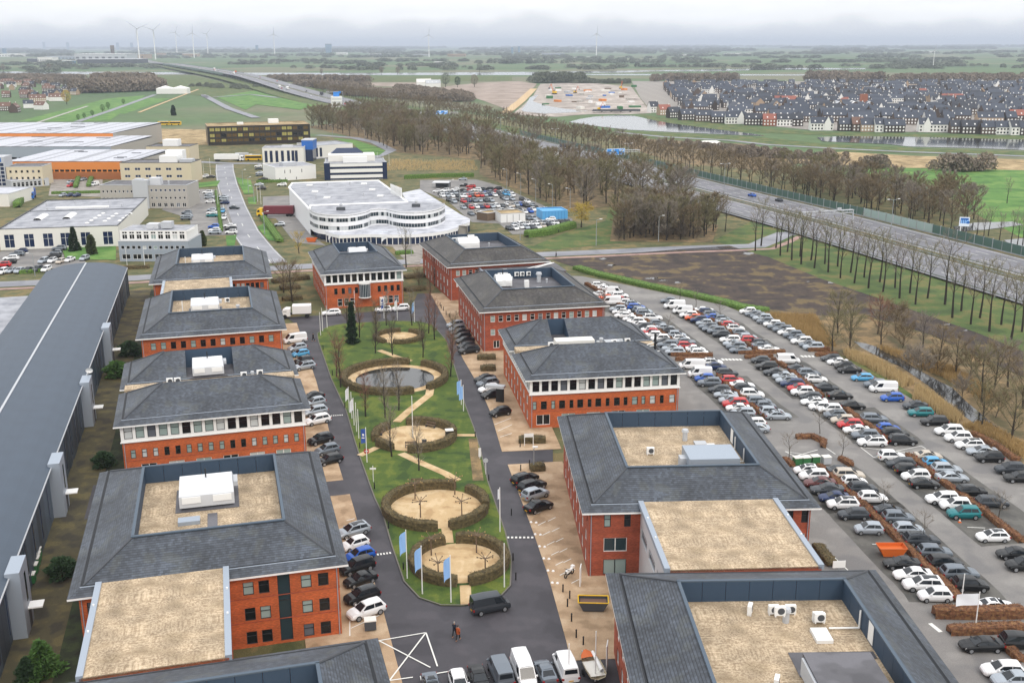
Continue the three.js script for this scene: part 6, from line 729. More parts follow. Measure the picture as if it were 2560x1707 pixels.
// garden court and office surroundings
[[1, 1, 850, 1560, 1.1, 'twig'], [1, 1, 950, 1540, 1.0, 'twig_red'], [1, 1, 1200, 1430, 0.9, 'twig_grey'], [1, 1, 1430, 1430, 0.9, 'twig_grey'], [1, 1, 1100, 1540, 1.0, 'twig'], [1, 1, 1590, 1500, 1.0, 'twig_red'], [1, 1, 1640, 1560, 1.0, 'twig_red'], [1, 2, 770, 430, 1.1, 'twig_red'], [1, 2, 740, 330, 1.0, 'twig'], [1, 2, 1100, 115, 0.9, 'twig_dark'], [1, 2, 1250, 135, 0.95, 'twig_dark'], [1, 2, 1530, 155, 0.9, 'twig_dark'], [1, 2, 1790, 330, 1.0, 'twig_red'], [1, 2, 1810, 180, 1.1, 'twig'], [1, 2, 1180, 710, 1.0, 'twig_grey'], [1, 2, 1310, 640, 0.95, 'twig_grey'], [1, 2, 1010, 700, 0.9, 'twig_red'], [1, 2, 1240, 1070, 0.95, 'twig_grey'], [1, 2, 1490, 1195, 0.85, 'twig_grey']].forEach(([c, r, x, y, s, tw], i) => tree('garden', i, T(c, r, x, y).setY(0.24), s, tw, 'bark_dark', 'garden_tree', ['slim bare tree by the small sand circle', 'slim bare tree around the garden pond', 'slim bare tree by the flagpole circle'][i < 7 ? 0 : i < 14 ? 1 : 2], 'tree', ['slim trees by the small sand circle', 'slim trees around the garden pond', 'slim trees by the flagpole circle'][i < 7 ? 0 : i < 14 ? 1 : 2]));
[[1, 1, 330, 1205, 1.25, 'twig', 'willow'], [1, 1, 250, 1120, 1.0, 'twig_grey', 'willow'], [1, 1, 1380, 890, 0.95, 'twig_olive', 'row'], [1, 1, 1500, 1090, 0.7, 'twig', 'willow'], [1, 1, 390, 760, 0.8, 'twig_gold', 'willow'], [1, 1, 1600, 1190, 0.9, 'twig_red', 'garden'], [1, 1, 1640, 1060, 0.9, 'twig_red', 'garden'], [1, 1, 1580, 980, 0.95, 'twig_red', 'garden'], [2, 1, 60, 1440, 1.0, 'twig_red', 'garden'], [2, 1, 250, 1440, 0.9, 'twig_red', 'garden'], [2, 1, 420, 1440, 1.0, 'twig_red', 'garden'], [2, 1, 640, 1430, 0.9, 'twig_red', 'garden'], [2, 1, 830, 1430, 1.0, 'twig_red', 'garden'], [0, 2, 2000, 130, 0.9, 'twig_red', 'garden']].forEach(([c, r, x, y, s, tw, k], i) => tree(k, i, T(c, r, x, y), s, tw, 'bark', 'street_tree', tw === 'twig_red' ? 'russet-twigged bare tree against a brick office wall' : 'bare street tree beside the square brick office', 'tree', tw === 'twig_red' ? 'russet trees against the brick offices' : 'bare street trees beside the square brick office'));
// small trees in the car park
[[F4, 520, 500], [F4, 855, 850], [F4, 70, 880], [F6, 2065, 310], [F6, 1150, 560], [F6, 700, 210], [F1, 1230, 850], [F1, 1640, 460], [F1, 2000, 620], [F1, 1410, 350]].forEach(([f, x, y], i) => tree('small', i, f(x, y), 1, 'twig_grey', 'bark', 'young_tree', 'thin young tree in the hedge strip of the big car park', 'tree', 'young trees of the big car park'));
// pollarded planes in the sand circles: trunk, stub arms and knuckles
{ const tr = new MB(), cr = new MB(), kn = new MB(); reseed(66); tr.bar([0, 0, 0], [0.03, 2.1, 0], 0.09, 0.07, 6); for (let i = 0; i < 8; i++) { const a = i / 8 * 6.283 + rr(-0.2, 0.2), L = rr(0.8, 1.2), e = [Math.cos(a) * L, 2.25 + rr(0.0, 0.35), Math.sin(a) * L]; cr.bar([0.03, 2.1, 0], e, 0.05, 0.035, 5); kn.bar([e[0], e[1] - 0.06, e[2]], [e[0] * 1.06, e[1] + 0.08, e[2] * 1.06], 0.07, 0.05, 6); }
  const A = tr.geo(), B = cr.geo(), C = kn.geo(); [[T(1, 2, 1460, 1460), 'wide'], [T(1, 2, 1825, 1420), 'wide'], [T(1, 3, 1510, 65), 'wide'], [T(1, 3, 1890, 60), 'wide'], [T(1, 3, 1610, 415), 'last'], [T(1, 3, 2025, 385), 'last'], [T(1, 3, 1675, 640), 'last'], [T(1, 3, 2105, 605), 'last']].forEach(([p, w], i) => { const g = thing('pollard_tree', w === 'wide' ? 'pollarded plane tree in the wide sand circle' : 'pollarded plane tree in the sand circle by the blue flags', 'tree', p.setY(0.26), i * 0.7, w === 'wide' ? 'pollards of the wide circle' : 'pollards of the circle by the blue flags'); g.scale.setScalar(1.1); mesh('trunk', A, 'wood', g); const c = mesh('arm', B, 'wood', g); mesh('knuckle', C, i % 4 < 2 ? 'reed' : 'bark_dark', c); }); }
// conifers and evergreen shrubs
function leafy(seed, o) { reseed(seed); const m = new MB(), t = new MB(); t.bar([0, 0, 0], [0, o.h * 0.9, 0], o.r0 || 0.16, 0.03, 6); for (let i = 0; i < o.n; i++) { const u = Math.pow(rnd(), o.pow || 0.8), a = rnd() * 6.283, prof = o.prof(u), rad = prof * Math.sqrt(rr(0.25, 1)) * (0.88 + 0.24 * Math.sin(a * 3 + u * 9 + seed)), p = V(Math.cos(a) * rad, o.h * u + 0.1, Math.sin(a) * rad), s = o.s * rr(0.6, 1.4); const d = V(Math.cos(a) + rr(-0.6, 0.6), rr(-0.4, 0.9), Math.sin(a) + rr(-0.6, 0.6)).setLength(s); m.ribbon(p.toArray(), p.clone().add(d).toArray(), s * 0.75, [rr(-1, 1), rr(-1, 1), rr(-1, 1)]); } return { trunk: t.geo(), crown: m.geo() }; }
const LP = { cone: leafy(5, { h: 7, n: 3600, s: 0.42, pow: 1.25, prof: u => 1.75 * Math.pow(1 - u, 0.75) + 0.05 }), fat: leafy(6, { h: 5.6, n: 3200, s: 0.42, pow: 1.15, prof: u => 1.75 * Math.pow(1 - u, 0.6) * (0.75 + 0.5 * u) + 0.05 }), spruce: leafy(7, { h: 9, n: 3200, s: 0.5, pow: 1.2, prof: u => 1.5 * (1 - u) * (0.7 + 0.3 * Math.sin(u * 40)) + 0.05 }), shrub: leafy(8, { h: 2.6, n: 2400, s: 0.36, pow: 0.8, prof: u => 2.0 * Math.sqrt(Math.max(0.02, 1 - (u * 1.5 - 0.5) ** 2)), r0: 0.06 }), fir: leafy(9, { h: 3.2, n: 2400, s: 0.34, pow: 1.1, prof: u => 1.9 * Math.pow(1 - u, 0.7) * (0.7 + 0.35 * Math.abs(Math.sin(u * 14))), r0: 0.07 }) };
const ever = (k, pos, s, mat, name, label, group) => { const g = thing(name, label, name.includes('shrub') ? 'shrub' : 'tree', V(pos.x, 0.08, pos.z), s * 7, group); g.scale.setScalar(s); mesh('trunk', LP[k].trunk, 'bark_dark', g); mesh('crown', LP[k].crown, mat, g); return g; };
ever('cone', T(0, 1, 680, 735), 1.05, 'needle', 'cypress', 'tall dark green cypress against the white hall'); ever('fat', T(0, 1, 840, 768), 1.05, 'needle_olive', 'cypress', 'shorter olive cypress on the lawn of the white hall'); ever('fat', T(0, 1, 1860, 690), 0.85, 'needle_olive', 'cypress', 'broad cypress beside the grey-blue office wing'); ever('spruce', T(1, 1, 885, 1590), 1.0, 'needle', 'spruce', 'dark spruce at the head of the garden lawn');
ever('shrub', T(0, 2, 1070, 330), 1.15, 'leaf_mid', 'evergreen_shrub', 'fresh green laurel beside the twin-roofed western office'); ever('shrub', T(0, 2, 1190, 130), 1.1, 'leaf_dark', 'evergreen_shrub', 'dark laurel behind the stained-slate western office'); ever('shrub', T(0, 2, 950, 1150), 0.85, 'leaf_dark', 'evergreen_shrub', 'round dark shrub at the corner of the twin-roofed western office'); ever('fir', T(0, 3, 390, 1500), 1.15, 'leaf_mid', 'evergreen_shrub', 'bright spreading fir shrub beside the gravel-roofed link'); ever('shrub', T(0, 3, 570, 600), 0.9, 'leaf_dark', 'evergreen_shrub', 'dark ivy-like shrub by the paved gap behind the near office'); ever('fir', T(0, 3, 250, 1560), 0.8, 'leaf_dark', 'evergreen_shrub', 'dark low fir shrub by the mossy lane');
ever('fat', T(0, 0, 1590, 1060), 1.6, 'needle', 'cypress', 'dark conifer by the allotments near the bare plot');
// clipped hedges
function hedge(pts, w, h, mat, label, name = 'hedge', y0 = 0.1, group) {
  const p = lerpP(pts, 0.55), m = new MB(), secs = []; reseed(Math.round(pts[0].x * 13 + pts[0].z * 7) & 65535); const L = offs(p, -1), R = offs(p, 1);
  p.forEach((q, i) => { const n = V(R[i].x - L[i].x, 0, R[i].z - L[i].z).normalize(), j = () => rr(-0.09, 0.09), hw = w / 2, end = i === 0 || i === p.length - 1 ? 0.86 : 1; const pt = (o, y) => [q.x + n.x * (o * end + j()), y0 + y * end + j() * 0.7, q.z + n.z * (o * end + j())]; secs.push([[q.x - n.x * hw * 0.92, y0 - 0.05, q.z - n.z * hw * 0.92], pt(-hw, h * 0.5), pt(-hw * 0.93, h * 0.9), pt(-hw * 0.6, h), pt(0, h + 0.02), pt(hw * 0.6, h), pt(hw * 0.93, h * 0.9), pt(hw, h * 0.5), [q.x + n.x * hw * 0.92, y0 - 0.05, q.z + n.z * hw * 0.92]]); });
  loft(m, secs); for (let i = 0; i < p.length * 55; i++) { const k = Math.floor(rnd() * (p.length - 1)), s = secs[k], c = s[1 + Math.floor(rnd() * 7)], t = secs[k + 1][4], u = rnd(); const q = [c[0] + (secs[k + 1][4][0] - s[4][0]) * u, c[1], c[2] + (secs[k + 1][4][2] - s[4][2]) * u]; m.ribbon(q, [q[0] + rr(-0.18, 0.18), q[1] + rr(-0.05, 0.24), q[2] + rr(-0.18, 0.18)], 0.06, [rr(-1, 1), rr(-1, 1), rr(-1, 1)]); }
  const o = m.build(name, mat); return tag(o, label, 'hedge', group);
}
circles.forEach((o, ci) => { const arcs = [], gaps = [...o.gaps].sort((a, b) => a[0] - b[0]); gaps.forEach((g, i) => { const a0 = g[0] + g[1], nx = gaps[(i + 1) % gaps.length]; let a1 = nx[0] - nx[1]; if (a1 < a0) a1 += 6.28319; arcs.push([a0, a1]); }); const nm = ['the small sand circle', 'the garden pond', 'the flagpole circle', 'the wide pollard circle', 'the pollard circle by the blue flags'][ci]; arcs.forEach(([a, b]) => { const pts = [], n = Math.max(4, Math.round((b - a) * o.h / 0.6)); for (let i = 0; i <= n; i++) { const t = a + (b - a) * i / n; pts.push(V(o.c.x + Math.cos(t) * o.h, 0, o.c.z + Math.sin(t) * o.h)); } hedge(pts, 1.15, ci === 0 ? 0.9 : 1.35, 'hedge', `curved brown clipped hedge segment around ${nm}`, 'hedge', 0.24, `hedge segments around ${nm}`); }); });
// green hedge bank along the car park's northern edge
hedge([T(2, 1, 590, 900), T(2, 1, 760, 955), T(2, 1, 1000, 1010), T(2, 1, 1300, 1080), T(2, 1, 1600, 1140), T(2, 1, 1970, 1225), T(2, 1, 2100, 1265), T(2, 1, 2350, 1300)], 3.0, 1.0, 'hedge_green', 'long green hedge along the northern edge of the big car park');
// beech hedges between the car rows
const bl = 'russet beech hedge between two rows of parked cars', bh = (f, a, label = bl) => { if (label === bl) { const c = a.map(q => f(q[0], q[1], 0.4)).map(q => q.setY(0)); tag(ribbonGeo(c, -5.7, 5.7, 0.118).build('bay_strip', 'asphalt_bay'), 'darker asphalt of the parking bays beside a beech hedge', 'paving', 'darker bay strips of the big car park', 'structure'); } return hedge(a.map(q => f(q[0], q[1], 0.4)), 1.0, 0.75, 'hedge_beech', label, 'beech_hedge', 0.1, label === bl ? 'beech hedges between the car rows' : undefined); };
bh(F1, [[30, 110], [190, 200], [300, 290], [480, 400], [640, 480]]); bh(F1, [[740, 560], [900, 640], [1060, 770], [1230, 900], [1400, 1040], [1500, 1130]]); bh(F2, [[800, 930], [920, 1060], [1090, 1190], [1280, 1370], [1420, 1470], [1540, 1560]]); bh(F4, [[510, 960], [620, 1040], [760, 1170], [870, 1280], [1010, 1390], [1120, 1500], [1230, 1600]]);
bh(F6, [[340, 20], [480, 110], [600, 240], [800, 430], [1000, 630], [1220, 840], [1360, 960], [1520, 1120], [1600, 1230]]); bh(F1, [[1600, 500], [1760, 590], [2000, 700], [2160, 830], [2310, 920]]); bh(F2, [[1150, 400], [1260, 480], [1380, 560]]); bh(F2, [[1600, 690], [1740, 770], [1900, 890], [2030, 1010], [2180, 1120], [2330, 1230]]); bh(F4, [[880, 100], [1010, 210], [1180, 330], [1330, 430], [1480, 540], [1550, 620]]); bh(F5, [[640, 800], [780, 900], [960, 1040], [1130, 1170], [1290, 1290], [1460, 1410], [1600, 1500]]); bh(F6, [[1700, 40], [1850, 150], [2060, 320], [2200, 430], [2340, 530]]);
bh(F2, [[100, 620], [400, 625], [720, 630]], 'russet hedge end strip beside the two white vans'); bh(F2, [[170, 690], [380, 690], [640, 680]], 'russet hedge strip behind the two white vans'); bh(F2, [[1090, 590], [1400, 590], [1780, 580]], 'russet hedge end strip by the zebra crossing of the middle row'); bh(F2, [[1190, 660], [1400, 650], [1600, 640]], 'second russet hedge strip by the zebra crossing of the middle row'); bh(F3, [[1060, 790], [1380, 780]], 'russet hedge end strip in the row beside the reeds'); bh(F3, [[1170, 860], [1500, 850]], 'second russet hedge strip in the row beside the reeds'); bh(F5, [[1600, 480], [1800, 590], [2000, 700], [2200, 860], [2300, 880]], 'long russet hedge behind the three white cars by the reeds'); bh(F4, [[0, 860], [130, 960]], 'short russet hedge beside the green bins'); bh(F4, [[830, 850], [1000, 950]], 'short russet hedge beside the hatched box'); bh(F4, [[180, 540], [420, 530], [590, 610], [580, 680]], 'curved brown hedge at the turning bay');
hedge([t33(1520, 960), t33(1900, 970), t33(2350, 960)], 1.6, 1.2, 'hedge_beech', 'broad russet hedge behind the twin flagpoles', 'beech_hedge'); hedge([t33(1660, 1120), t33(1950, 1110), t33(2350, 1090)], 1.4, 0.9, 'hedge_beech', 'second broad russet hedge at the twin flagpoles', 'beech_hedge'); bh(t33, [[2200, 1240], [2330, 1360]], 'russet hedge behind the black saloon at the flagpoles');
// other green hedges
[[[T(2, 1, 130, 610), T(2, 1, 300, 590), T(2, 1, 560, 520)], 3.5, 2.2, 'dense green hedge at the corner of the crowded car park'], [[T(1, 1, 1360, 75), T(1, 1, 1700, 60), T(1, 1, 2000, 55)], 1.4, 1.8, 'clipped green hedge at the back of the crowded car park'], [[T(0, 1, 690, 160), T(0, 1, 720, 70), T(0, 1, 745, 20)], 2, 1.6, 'green hedge between the yard bays of the orange warehouse'], [[T(0, 1, 810, 150), T(0, 1, 850, 40)], 2, 1.5, 'second green hedge in the warehouse yard'], [[T(0, 1, 470, 215), T(0, 1, 920, 205)], 1.6, 1.1, 'low green hedge behind the three parked blue cars'], [[T(0, 1, 150, 340), T(0, 1, 230, 220)], 3, 2.2, 'tall green hedge beside the blue tarpaulin lorry'], [[T(0, 1, 1980, 200), T(0, 1, 2000, 330), T(0, 1, 2030, 560)], 1.2, 1.1, 'narrow green hedge between the main-road parking bays'], [[T(1, 1, 60, 440), T(1, 1, 120, 520), T(1, 1, 220, 660)], 2.4, 1.3, 'brown-green hedge along the lorry yard'], [[T(1, 1, 0, 110), T(1, 1, 290, 105)], 1.2, 1.2, 'clipped hedge behind the small white building'], [[T(0, 1, 170, 945), T(0, 1, 420, 925)], 1.4, 0.9, 'low green hedge in front of the white hall forecourt'], [[T(0, 1, 1120, 905), T(0, 1, 1370, 895)], 1.2, 0.9, 'low brown hedge in front of the grey-blue wing'], [[T(1, 1, 1280, 770), T(1, 1, 1440, 760)], 2.2, 1, 'square green hedge on the showroom forecourt'], [[T(1, 1, 150, 1030), T(1, 1, 480, 990)], 3, 1.2, 'brown hedge block beside the square brick office'], [[T(1, 1, 220, 1090), T(1, 1, 400, 1075)], 3, 1.0, 'brown clipped block below the bare street tree'], [[T(1, 1, 240, 1190), T(1, 1, 420, 1175)], 2.6, 0.9, 'brown clipped bed by the white box van'], [[T(1, 1, 1370, 1110), T(1, 1, 1550, 1090)], 2.6, 1.0, 'brown clipped bed east of the square brick office'], [[T(1, 1, 1360, 990), T(1, 1, 1540, 970)], 2.6, 1.0, 'second brown clipped bed east of the square brick office'], [[T(1, 2, 2030, 170), T(1, 2, 2200, 165)], 1.4, 1.0, 'clipped hedge at the foot of the russet-tree office'], [[T(1, 2, 2060, 270), T(1, 2, 2200, 265)], 1.8, 1.1, 'olive clipped hedge by the parked black cars'], [[T(2, 2, 60, 930), T(2, 2, 310, 930)], 1.6, 1.1, 'clipped hedge behind the white notice board'], [[T(2, 2, 165, 1190), T(2, 2, 300, 1180)], 1.6, 1.1, 'clipped hedge beside the side road lamp'], [[T(3, 3, 450, 320), T(3, 3, 600, 510)], 1.4, 0.6, 'low hedge at the corner of the eastern link']].forEach(([p, w, h, l], i) => hedge(p, w, h, i < 10 || i === 11 ? 'hedge_green' : 'hedge', l));
// reeds along the ditch: uncountable, one object per stand
{ const stand = (poly, n, h, mat, label) => { reseed(n); const m = new MB(); scatter(poly, n, 0, p => { for (let k = 0; k < 3; k++) { const a = [p.x + rr(-0.4, 0.4), 0.08, p.z + rr(-0.4, 0.4)]; m.ribbon(a, [a[0] + rr(-0.35, 0.35), rr(0.6, 1) * h, a[2] + rr(-0.35, 0.35)], 0.16, [rr(-1, 1), 0, rr(-1, 1)]); } }); return tag(m.build('reeds', mat), label, 'reeds', null, 'stuff'); };
  stand([T(3, 1, -40, 1330), T(3, 1, 430, 1350), T(3, 2, 620, 60), T(3, 2, 480, 30), T(2, 1, 2300, 1330)], 2600, 1.6, 'reed', 'tan reeds behind the far end of the last car row'); stand([T(3, 2, 700, 100), T(3, 2, 1000, 200), T(3, 2, 1330, 400), T(3, 2, 1230, 420), T(3, 2, 900, 230), T(3, 2, 740, 160)], 1500, 2.0, 'reed_pale', 'pale reeds between the ditch and the light blue hatchback'); stand([T(3, 2, 1370, 440), T(3, 2, 1500, 520), T(3, 2, 1780, 720), T(3, 2, 1720, 760), T(3, 2, 1350, 540)], 1300, 2.0, 'reed_pale', 'pale reeds by the dark car row'); stand([T(3, 2, 1000, 50), T(3, 2, 1700, 250), T(3, 2, 2100, 500), T(3, 2, 2000, 560), T(3, 2, 1600, 330), T(3, 2, 1100, 110)], 1700, 1.4, 'reed', 'tan grasses on the far bank of the ditch'); stand([T(1, 0, 1150, 1568), T(1, 0, 1250, 1470), T(1, 0, 2000, 1480), T(1, 0, 2040, 1568)], 1600, 1.6, 'reed_pale', 'pale dead grass before the wood'); stand([T(3, 2, 1800, 780), T(3, 2, 2100, 900), T(3, 2, 2350, 1080), T(3, 2, 2350, 960), T(3, 2, 2000, 760)], 1100, 1.1, 'reed', 'tan grass beside the long russet hedge'); }

// ---------------------------------------------------------------- street furniture
function flagpole(p, h, flag, label, group, o = {}) { const g = thing('flagpole', label, 'flagpole', p, o.turn ?? 0, group); const m = new MB(); m.bar([0, 0, 0], [0, h, 0], 0.075, 0.05, 8); m.bar([0, h, 0], [0, h + 0.1, 0], 0.07, 0.02, 6); m.build('pole', 'white', g);
  if (flag) { const f = new MB(), n = 10, W = o.w || 0.85, H = o.hh || 2.6, sag = o.sag ?? 0.5; for (let i = 0; i < n; i++) { const u0 = i / n, u1 = (i + 1) / n, wv = u => Math.sin(u * 7) * 0.08 * u, dy = u => -sag * u * u; for (let j = 0; j < 4; j++) { const v0 = j / 4, v1 = (j + 1) / 4, q = (u, v) => [-0.07 - W * u * (1 - 0.12 * v * o.taper || 1), h - 0.15 - H * v + dy(u), wv(u) + 0.05 * Math.sin(v * 5 + u * 3) * u]; f.quad(q(u0, v1), q(u1, v1), q(u1, v0), q(u0, v0)); } } const fl = f.build('flag', flag, g); if (o.mark) { const mk = new MB(); for (const sd of [0.1, -0.1]) { mk.quad([-0.25, h - 1.3, sd], [-0.55, h - 1.25, sd], [-0.55, h - 0.9, sd], [-0.25, h - 0.95, sd]); mk.quad([-0.2, h - 1.7, sd], [-0.65, h - 1.68, sd], [-0.65, h - 1.5, sd], [-0.2, h - 1.52, sd]); } mk.build('emblem', 'white', fl); } } return g; }
const gY = 0.25;
[[1, 3, 1388, 625, 6.3], [1, 3, 1527, 768, 6.1], [1, 3, 1790, 845, 5.9]].forEach(([c, r, x, y, h], i) => flagpole(T(c, r, x, y).setY(gY), h, 'flag_blue', 'white mast with a pale blue banner by the last sand circle', 'pale blue banners by the last sand circle', { turn: 0.6, sag: 0.4 }));
[[1, 3, 2280, 705, 5.6], [1, 3, 2240, 195, 6.2]].forEach(([c, r, x, y, h], i) => flagpole(T(c, r, x, y).setY(gY), h, i ? 'flag_white' : null, i ? 'white mast with a furled white banner east of the pollard circles' : 'bare white mast beside the last sand circle', null, { w: 0.2, hh: 1.4, sag: 0.1 }));
flagpole(T(1, 2, 1440, 900).setY(gY), 7.2, null, 'tall bare white mast in the flagpole circle');
[[856, 662, 4.6, 'flag_white'], [880, 717, 4.7, null], [900, 780, 4.8, 'flag_white'], [922, 838, 5.0, null], [943, 900, 4.9, null]].forEach(([x, y, h, f], i) => flagpole(T(1, 2, x, y).setY(gY), h, f, f ? 'white mast with a white banner in the western mast row' : 'bare white mast in the western mast row', f ? 'masts with white banners in the western row' : 'bare masts in the western row', { w: 0.5, hh: 2 }));
flagpole(T(1, 2, 1018, 1120).setY(gY), 5.6, 'flag_navy', 'white mast with a dark blue banner and white emblem', null, { w: 0.7, hh: 2.3, sag: 0.1, mark: true });
[[1885, 590, 4.6], [1905, 648, 4.7]].forEach(([x, y, h]) => flagpole(T(1, 2, x, y).setY(gY), h, 'flag_blue', 'white mast with a pale blue banner on the eastern lawn edge', 'pale blue banners on the eastern lawn edge', { turn: 0.2, w: 0.7, hh: 2.4, sag: 0.2 }));
[[592, 1520, 5.2], [611, 1480, 5.2], [652, 1450, 5.1]].forEach(([x, y, h], i) => flagpole(T(1, 1, x, y).setY(gY), h, null, 'bare white mast at the head of the garden lawn', 'bare masts at the head of the lawn'));
[[1175, 1365, 'flag_navy'], [1297, 1380, 'flag_white'], [1455, 1400, 'flag_blue'], [907, 1290, null]].forEach(([x, y, f]) => flagpole(T(1, 1, x, y).setY(gY), 4.9, f, f === 'flag_navy' ? 'mast with a blue banner before the glass stair bay' : f === 'flag_white' ? 'mast with a white banner beside the parked white cars' : f ? 'mast with a pale blue banner on the northern lawn edge' : 'bare mast before the square brick office', null, { w: 0.5, hh: 2.2, mark: f === 'flag_navy' }));
[[710, 665], [815, 660], [905, 660], [1000, 655], [1105, 665], [1200, 685]].forEach(([x, y], i) => flagpole(T(1, 1, x, y).setY(0.13), 3.4, 'flag_white', 'white mast with a white sail flag before the curved showroom', 'sail flags before the showroom', { w: 1.6, hh: 1.2, sag: 1.2, turn: -0.2 }));
[[1765, 940, 4.9, null], [1905, 1085, 4.5, 'flag_white']].forEach(([x, y, h, f]) => flagpole(T(3, 3, x, y).setY(0.12), h, f, f ? 'white mast flying a white flag at the end of the big car park' : 'bare white mast beside the flying white flag', null, { w: 2.4, hh: 1.4, sag: 0.1 }));
flagpole(FB(1810, 490).setY(0.12), 4.2, null, 'bare white mast behind the white van at the court mouth'); flagpole(FB(2070, 490).setY(0.12), 5.6, null, 'bare white mast beside the boat trailer');
[[1165, 885], [1325, 880]].forEach(([x, y]) => flagpole(T(0, 1, x, y).setY(0.1), 5.6, null, 'bare white mast before the grey-blue office wing', 'masts before the grey-blue wing'));
[[290, 430], [360, 400], [440, 745], [855, 690], [890, 720]].forEach(([x, y]) => flagpole(FC(x, y).setY(0.1), 7.5, null, 'bare white mast beside the main road', 'masts beside the main road')); [[2115, 290], [2175, 300], [2238, 315]].forEach(([x, y]) => flagpole(FC(x, y).setY(0.1), 6, null, 'bare white mast before the pale dead grass', 'masts before the dead grass'));
function lampPost(p, h, arms, label, group, turn = 0, reach = 1.4) { const g = thing('street_lamp', label, 'street lamp', p, turn, group); const m = new MB(); m.bar([0, 0, 0], [0, h, 0], 0.13, 0.07, 6); m.build('post', 'steel', g); for (const s of arms === 2 ? [1, -1] : [1]) { new MB().bar([0, h, 0], [s * reach, h + 0.35, 0], 0.06, 0.05, 5).build('arm', 'steel', g); new MB().box(s * reach - 0.4, s * reach + 0.4, h + 0.25, h + 0.42, -0.16, 0.16).build('lamp_head', 'white', g); } return g; }
for (const [z, h] of [[-338, 13.3], [-442, 13.5], [-536, 13.5], [-632, 13.5], [-730, 13.5], [-835, 13.5], [-940, 13.5], [-1050, 13.5], [-1160, 13.5], [-1280, 13.5], [-1400, 13.5], [-1530, 13.5]]) { const p = onHw(z, 0), d = hwDir(z); lampPost(p, h, 2, 'tall double-armed lamp on the motorway median', 'double-armed motorway lamps', noseA(-d.z, d.x), 1.9); }
[[1215, 270], [1420, 342], [1640, 442], [1885, 525], [2145, 600]].forEach(([x, y]) => lampPost(FLf(x, y).setY(0.1), 9, 1, 'single-armed lamp between the crowded car park and the wood', 'lamps between the crowded car park and the wood', Math.PI)); [[2, 1, 773, 690, 8.2, 0.1], [2, 1, 1345, 652, 8.2, 0.1], [2, 1, 75, 640, 6, 0.2], [1, 1, 78, 585, 7.5, 0.3], [1, 1, 1425, 780, 7, 0.3]].forEach(([c, r, x, y, h, t], i) => lampPost(T(c, r, x, y).setY(0.1), h, 1, ['single-armed lamp on the grass slope by the cross street', 'single-armed lamp before the thicket', 'short lamp at the corner of the crowded car park hedge', 'lamp on the grass wedge by the lorry yard', 'lamp on the showroom forecourt'][i], null, t)); lampPost(T(0, 1, 318, 968).setY(0.1), 6.2, 1, 'pale street lamp beside the arched hall', null, Math.PI); [[700, 510], [760, 600], [928, 1030], [820, 700]].forEach(([x, y], i) => lampPost(FC(x, y).setY(0.1), 6.5, 1, 'street lamp along the main road', 'street lamps along the main road', i)); [[3, 0, 1, 1], [380, 430, 375, 130], [525, 510, 530, 250], [650, 600, 650, 380]].slice(1).forEach(([x, y]) => lampPost(FLf(x, y).setY(0.1), 8.5, 1, 'slim white lamp in the crowded car park', 'slim lamps in the crowded car park'));
lampPost(T(2, 2, 200, 1190).setY(0.18), 3.4, 1, 'low lamp beside the side road of the eastern offices', null, 0, 0.2);
[[1, 0, 700, 1240], [1, 0, 1000, 1280], [1, 0, 1165, 1325]].forEach(([c, r, x, y]) => lampPost(T(c, r, x, y).setY(0.1), 7, 1, 'street lamp on the loop road before the wood', 'lamps on the loop road', Math.PI));
// low bollard lights, one shared shape per kind
const bollard = (p, label, group) => { const g = mesh('bollard', cached('boll', () => { const m = new MB(); m.bar([0, 0, 0], [0, 0.85, 0], 0.09, 0.08, 8); m.bar([0, 0.88, 0], [0, 1.0, 0], 0.11, 0.06, 8); return m.geo(); }), 'black'); g.position.copy(p); tag(g, label, 'bollard', group); };
[[1, 2, 615, 85], [1, 2, 700, 320], [1, 2, 815, 620], [1, 2, 952, 990], [1, 2, 1087, 1365], [1, 3, 1217, 165], [1, 3, 1353, 545], [1, 2, 2012, 890], [1, 2, 2137, 1290], [1, 3, 2345, 45], [2, 3, 10, 460], [2, 3, 35, 640]].forEach(([c, r, x, y]) => bollard(T(c, r, x, y).setY(gY), 'black bollard at the edge of the garden lawn', 'bollards round the garden lawn')); [[2, 3, 468, 745], [2, 3, 530, 805], [2, 3, 510, 880], [2, 3, 547, 1015], [2, 3, 590, 1165], [2, 3, 655, 1230], [2, 2, 80, 1195], [2, 2, 160, 1150], [2, 2, 75, 975]].forEach(([c, r, x, y]) => bollard(T(c, r, x, y).setY(0.18), 'black bollard on the eastern beige paving', 'bollards on the eastern paving')); [[1690, 1250], [1720, 1290], [1745, 1330], [1775, 1350], [1700, 1270]].forEach(([x, y]) => bollard(T(1, 1, x, y).setY(0.18), 'black bollard beside the dark-tiled eastern office', 'bollards by the dark-tiled office'));
// paired white bay stones on the eastern paving
for (let i = 0; i < 6; i++) for (const k of [0, 1]) { const p = T(2, 3, 175 + i * 39 + k * 48, 92 + i * 111 + k * 4, 0.2), m = mesh('bay_marker', cached('bay', () => { const q = new MB(); q.bar([0, 0, 0], [0, 0.12, 0], 0.2, 0.14, 8); return q.geo(); }), 'white'); m.position.copy(p.setY(0.17)); tag(m, 'small white marker stone in the empty eastern bays', 'marker', 'white marker stones in the eastern bays'); }
